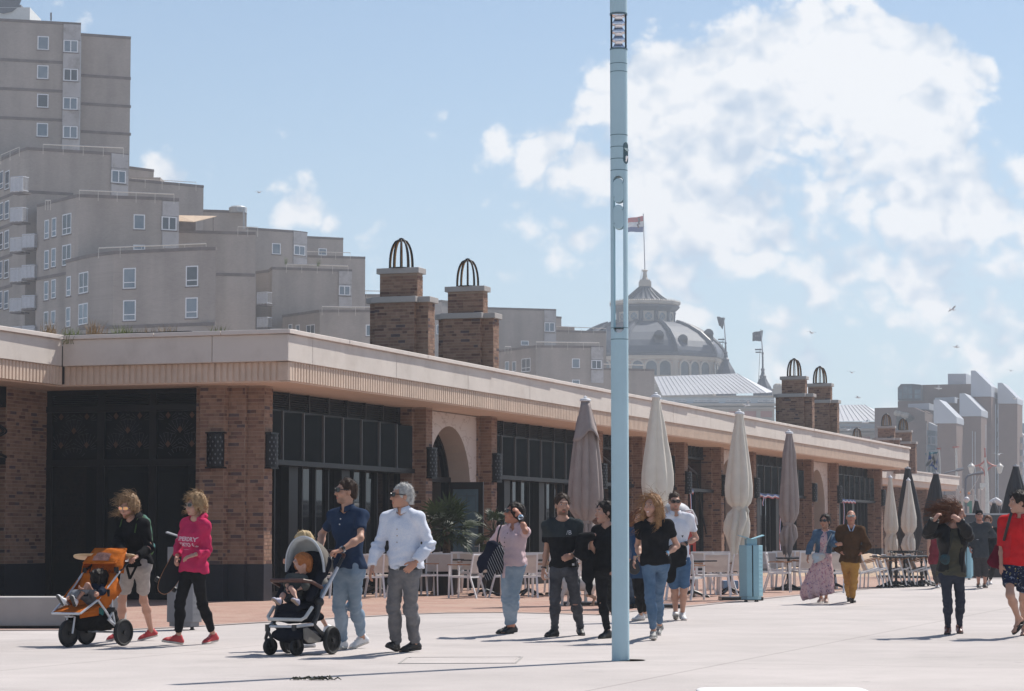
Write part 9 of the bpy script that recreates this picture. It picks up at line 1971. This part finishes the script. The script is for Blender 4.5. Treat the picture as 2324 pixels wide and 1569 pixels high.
def boy_in_orange():
    c=person('person','small dark curly haired boy lying in the orange stroller with his feet up',dict(H=.98,Y=28.42,h=.7,yaw=-35,kup=.8,hips=S1(560,800),neck=S1(572,650),lean=.05,head=S1(588,560),hdy=.0,hyaw=-70,hpitch=0,hs=.98,skin=(.40,.22,.16),brow=(.04,.03,.02),
      armR=(S1(420,730),-1,S1(400,680),-1),armL=(S1(660,700),-1,S1(600,740),-1),handR=dict(curl=.5,dir=(-1,-.2,.4),palm=(0,.3,1)),
      legR=(S1(120,835),-50,-55,-.34),legL=(S1(285,850),-30,-60,-.26)),
     [top(fabric('navy_jumper',(.012,.018,.035)),1.6,-.03,.012,'jumper',am=.004,seed=30),pants(fabric('grey_rolled_jeans',(.10,.11,.13),hue=(.22,.23,.25)),1.45,.010,.016,.020,am=.005,rise=.05),shoes(S_wht,mat('sole_dark',(.05,.05,.05),rough=.7)),hair(HM_dark,lambda F,hc,q,HF,c:st_bob(F,hc,q,HF,c,.026,.03,(0,0,0)),31,120,(.3,0,.6),.05,.0013)])
boy_in_orange()
# skateboard under the arm of the woman in pink
def skateboard():
    a=A_(at(*Z1(985,985),28.62)); b=A_(at(*Z1(1150,690),28.80)); u=nrm(b-a); v=nrm(np.cross(u,A_((.35,-1,.15)))); n_=np.cross(u,v); b=a+u*.80; pts=[]
    for k in range(28): t=2*math.pi*k/28; pts.append(Vector((a+b)/2+u*math.copysign(abs(math.cos(t))**.6,math.cos(t))*.40+v*math.copysign(abs(math.sin(t))**.75,math.sin(t))*.105+n_*.03*math.cos(t)**2))
    m=MB(); m.extrude(pts,Vector(n_*.012)); o=m.build('skateboard',mat('grip_tape',(.012,.012,.013),rough=.85)); tag(o,'black skateboard with a wooden rim under the arm of the woman in pink','skateboard')
    r=MB(); r.tube([p+Vector(n_*.006) for p in pts],.0055,5,closed=True); r.build('wooden_rim',mat('board_rim',(.38,.16,.07),rough=.5),o)
    t=MB(); c=Vector(a+u*.13-n_*.035*(1 if n_[1]>0 else -1)-v*.0); sg=-1 if n_[0]>0 else 1; w=Vector(n_)*sg
    c=Vector(a+u*.12)+w*.045; ax=Vector(v); t.tube([c-ax*.10,c+ax*.10],.010,8); t.tube([c-w*.015,c],.02,8); t.build('truck',M_chrome,o)
    for s_ in(-1,1):
        k=MB(); q=ax.to_track_quat('Z','Y').to_matrix(); k.smooth=True; k.lathe([(0,-.02),(.028,-.022),(.033,-.012),(.033,.012),(.028,.022),(.012,.024),(0,.02)],c+ax*s_*.115+w*.004,16,q); k.build('wheel',S_blk,o)
skateboard()
M_pale=fabric('pale_grey_hood',(.50,.53,.54),var=.05,bump=.4,bs=25,bdist=.012); M_beige=fabric('beige_grey_cloth',(.20,.185,.165)); M_leath=mat('brown_leather',(.095,.035,.022),rough=.5,var=.2,vs=20); M_dk=fabric('dark_navy_cloth',(.012,.014,.022)); M_blkp=mat('black_plastic',(.02,.02,.022),rough=.45)
def white_stroller():
    C=Cart(G(*S2(650,1526)),-28,.54); pl=C.pl; e=empty('white_stroller',C.mid,0,'pale hooded stroller with a brown leather handle, a ginger toddler sitting in it','stroller'); inv=Matrix.Translation(-C.mid)
    def p(mb,n_,m,par=None):
        o=mb.build(n_,m,par or e)
        if par is None: o.matrix_parent_inverse=inv
        return o
    wheel(e,C.L(0,.27,.15),C.S,.15,.055,0,M_tyre,M_rim,inv,True); wheel(e,C.L(0,-.27,.15),C.S,.15,.055,0,M_tyre,M_rim,inv,True)
    for px,of in (((345,1537),None),((115,1532),None)):
        g=G(*S2(*px)); g.z=.09; wheel(e,g,(C.S+C.F*.25).normalized(),.09,.05,0,M_tyre,M_rim,inv,True); m=MB(); t=g+Vector((0,0,.16))+C.F*.05; m.tube([g+C.S*.035,g+C.S*.035+Vector((0,0,.09))+C.F*.03,t],.018,8); m.tube([g-C.S*.035,g-C.S*.035+Vector((0,0,.09))+C.F*.03,t],.018,8); m.tube([t,t+Vector((0,0,.07))],.028,10); p(m,'caster_fork',M_blkp)
    N=.25; n=lambda x,y,o=N:pl(S2(x,y),o); d=-C.S*.50
    hub=n(543,1070); m=MB(); m.tube([hub,n(628,905),n(700,770)],[.020,.020,.018],10); p(m,'handle_tube',M_tube); m=MB(); m.tube([hub+d,n(628,905)+d,n(700,770)+d],.018,8); p(m,'handle_tube',M_tube)
    m=MB(); m.tube([n(700,772),n(742,690)],.019,8); m.tube([n(700,772)+d,n(742,690)+d],.018,8); m.sphere(hub,(.05,.05,.05),12,8); m.sphere(hub+d,.045,12,8); m.tube([hub,n(520,1190),n(492,1262)],[.035,.026,.03],8); m.tube([hub+d,n(520,1190)+d,n(492,1262)+d],.026,8); m.tube([n(492,1262),C.L(0.03,.24,.15)],.02,8); m.tube([n(492,1262)+d,C.L(.03,-.24,.15)],.02,8); m.tube([C.L(0,.25,.15),C.L(0,-.25,.15)],.016,8); p(m,'chassis',M_blkp)
    m=MB(); a=n(742,690); q1=n(757,660); q2=n(735,630); m.tube([a,q1,q2,q2+d,q1+d,a+d],.021,10); p(m,'leather_handle',M_leath)
    fr=G(*S2(345,1537))+Vector((0,0,.30))+C.F*.05; fl=G(*S2(115,1532))+Vector((0,0,.30))+C.F*.05
    m=MB(); m.tube([n(492,1262),fr],.018,8); m.tube([n(492,1262)+d,fl],.018,8); m.tube([fr,fl],.014,8); p(m,'lower_frame',M_tube)
    # seat shell and inlay
    sc_=n(320,1010,0.); up=Vector((0,0,1)); bk=-C.F
    F=Field(A_(C.mid)+A_((-.75,-.9,.0)),A_(C.mid)+A_((.6,.6,1.3)),.013); S_=A_(C.S)
    seat=C.L(.22,0,.50); top_=C.L(-.03,0,1.0); 
    F.cone(A_(seat)-A_(C.F)*.10,A_(top_),.075,.085,.05,(2.3,.7),S_); F.cone(A_(seat)-A_(C.F)*.10,A_(C.L(.36,0,.50)),.06,.055,.05,(2.6,.8),S_); F.cone(A_(C.L(.36,0,.49)),A_(C.L(.45,0,.38)),.05,.04,.04,(2.6,.7),S_)
    for s_ in(-1,1): F.cone(A_(C.L(.30,.19*s_,.60)),A_(C.L(-.02,.19*s_,.95)),.045,.05,.04)
    F.ruffle(.004,20,3); V,Fc=F.net(); o=link('seat_shell',npmesh('seat_shell',[(V,Fc,0)],M_dk),e); o.matrix_parent_inverse=inv
    m=MB(); r_=C.L(.48,.20,.375); l_=C.L(.48,-.20,.375); m.tube([C.L(.33,.235,.50),C.L(.45,.23,.40),r_,l_,C.L(.45,-.23,.40),C.L(.33,-.235,.50)],.019,8); p(m,'footplate_rim',mat('pale_plastic',(.55,.55,.53),rough=.4))
    m=MB(); m.tube([C.L(.16,.245,.70),C.L(.36,.24,.765),C.L(.44,.20,.775),C.L(.44,-.20,.775),C.L(.36,-.24,.765),C.L(.16,-.245,.70)],.020,10); p(m,'bumper_bar',M_leath)
    # hood
    hc_=C.L(.10,0,.86); hw,hh=.235,.37; rows=[]; rows2=[]
    tl=(up*1.0+C.F*.10).normalized()
    for i in range(7):
        f=i/6; k=math.cos(f*math.pi/2*.92); row=[]; 
        for j in range(25):
            a=math.pi*(j/24); x=math.cos(a); y=max(0,math.sin(a))**.8; qf=.012*abs(math.sin(4*a*1.5))*(1 if i in(1,3,5) else .2)
            row.append(hc_+C.S*(hw*x*(.55+.45*k)-0)+tl*((hh-qf)*y*(.35+.65*k))-C.F*(.30*math.sin(f*math.pi/2)+.02*0))
        rows.append(row)
    hm=MB(); hm.smooth=True; hm.grid(rows); o=hm.build('hood',[M_pale,M_beige],e); o.matrix_parent_inverse=inv; s_=o.modifiers.new('s','SOLIDIFY'); s_.thickness=.018; s_.offset=1; s_.material_offset=1; s_.use_rim=True
    rm=MB(); rm.smooth=True; rm.tube([v+C.F*.004 for v in rows[0]],.013,8); rm.build('hood_rim',mat('rim_grey',(.45,.47,.49),rough=.5),o)
    # storage bags
    F=Field(A_(C.mid)+A_((-.75,-.9,.0)),A_(C.mid)+A_((.6,.6,.7)),.014); F.cone(A_(C.L(.06,0,.40)),A_(C.L(.40,0,.40)),.085,.08,.04,(2.2,.85),S_); F.cone(A_(C.L(.02,0,.20)),A_(C.L(.42,0,.22)),.10,.09,.04,(2.0,.9),S_); F.ruffle(.006,22,9); V,Fc=F.net(); o=link('basket',npmesh('basket',[(V,Fc,0)],M_dk),e); o.matrix_parent_inverse=inv
    m=MB(); q=[n(415,1300,.245),n(440,1290,.245),n(560,1385,.245),n(545,1420,.245),n(450,1425,.245),n(420,1390,.245)]; m.extrude(q,-C.S*.02); p(m,'basket_panel',M_beige)
    return C
CW=white_stroller()
c=person('person','ginger toddler in grey shorts sitting in the pale stroller',dict(H=.84,Y=26.36,h=.7,yaw=-28,kup=.9,hips=S2(310,1000),neck=S2(352,838),lean=.05,head=S2(385,752),hyaw=-60,hpitch=3,hs=1.03,skin=(.52,.30,.225),brow=(.35,.18,.09),
   armR=(S2(262,900),-1,S2(262,955),-1),armL=(S2(430,925),-1,S2(330,975),-1),handR=dict(curl=.5,dir=(.2,-.4,-.8)),handL=dict(curl=.5,dir=(-.7,-.4,-.5)),legR=(S2(190,1055),-40,-32,-.38),legL=(S2(352,1060),-32,-32,-.34)),
  [top(fabric('grey_cardigan',(.085,.09,.085)),1.4,-.03,.012,'cardigan',am=.004,seed=33),pants(fabric('dark_shorts',(.05,.055,.065)),.85,.012,.02,name='shorts',rise=.05),shoes(mat('shoe_lilac',(.34,.33,.42),rough=.6),mat('sole_tan',(.30,.22,.17),rough=.7),S_lace),hair(HM_ging,lambda F,hc,q,HF,c:st_short(F,hc,q,HF,c,.012,.004,.004),34,60,(-.2,0,.6),.03,.0012)])
person('person','fair haired child walking on the far side of the pale stroller',dict(H=1.20,Y=27.55,h=.9,yaw=-62,hips=Z2(455,905),neck=Z2(402,705),head=Z2(362,605),hyaw=-80,hpitch=-15,hs=1.0,
   armR=(Z2(300,760),-1,Z2(232,752),-1),armL=(Z2(520,760),1,Z2(500,860),-1),legR=(Z2(425,1420),-70,0),legL=(Z2(545,1262),-70,40,.15)),
  [top(fabric('grey_print_tee',(.20,.185,.165)),.7,-.06,.012,'t_shirt',am=.006,seed=35),pants(fabric('blue_shorts',(.08,.14,.22)),.8,.014,.02,name='shorts'),shoes(S_wht,S_wsole),hair(HM_fair,lambda F,hc,q,HF,c:st_short(F,hc,q,HF,c,.014,.0,.008),36,60,(-.4,0,.4),.03,.0013)])
# ------------------------------------------------------------ sea haze
def haze(dens=.00055,col=(.86,.92,1.0)):
    mb=MB().box(((50),365,44),(1000,780,90)); m=bpy.data.materials.new('haze'); m.use_nodes=True; nt=m.node_tree; nt.nodes.clear()
    v=nt.nodes.new('ShaderNodeVolumePrincipled'); v.inputs['Color'].default_value=(*col,1); v.inputs['Density'].default_value=dens; v.inputs['Anisotropy'].default_value=.3
    o=nt.nodes.new('ShaderNodeOutputMaterial'); nt.links.new(v.outputs[0],o.inputs['Volume'])
    tag(mb.build('haze',m),kind='stuff')
haze()
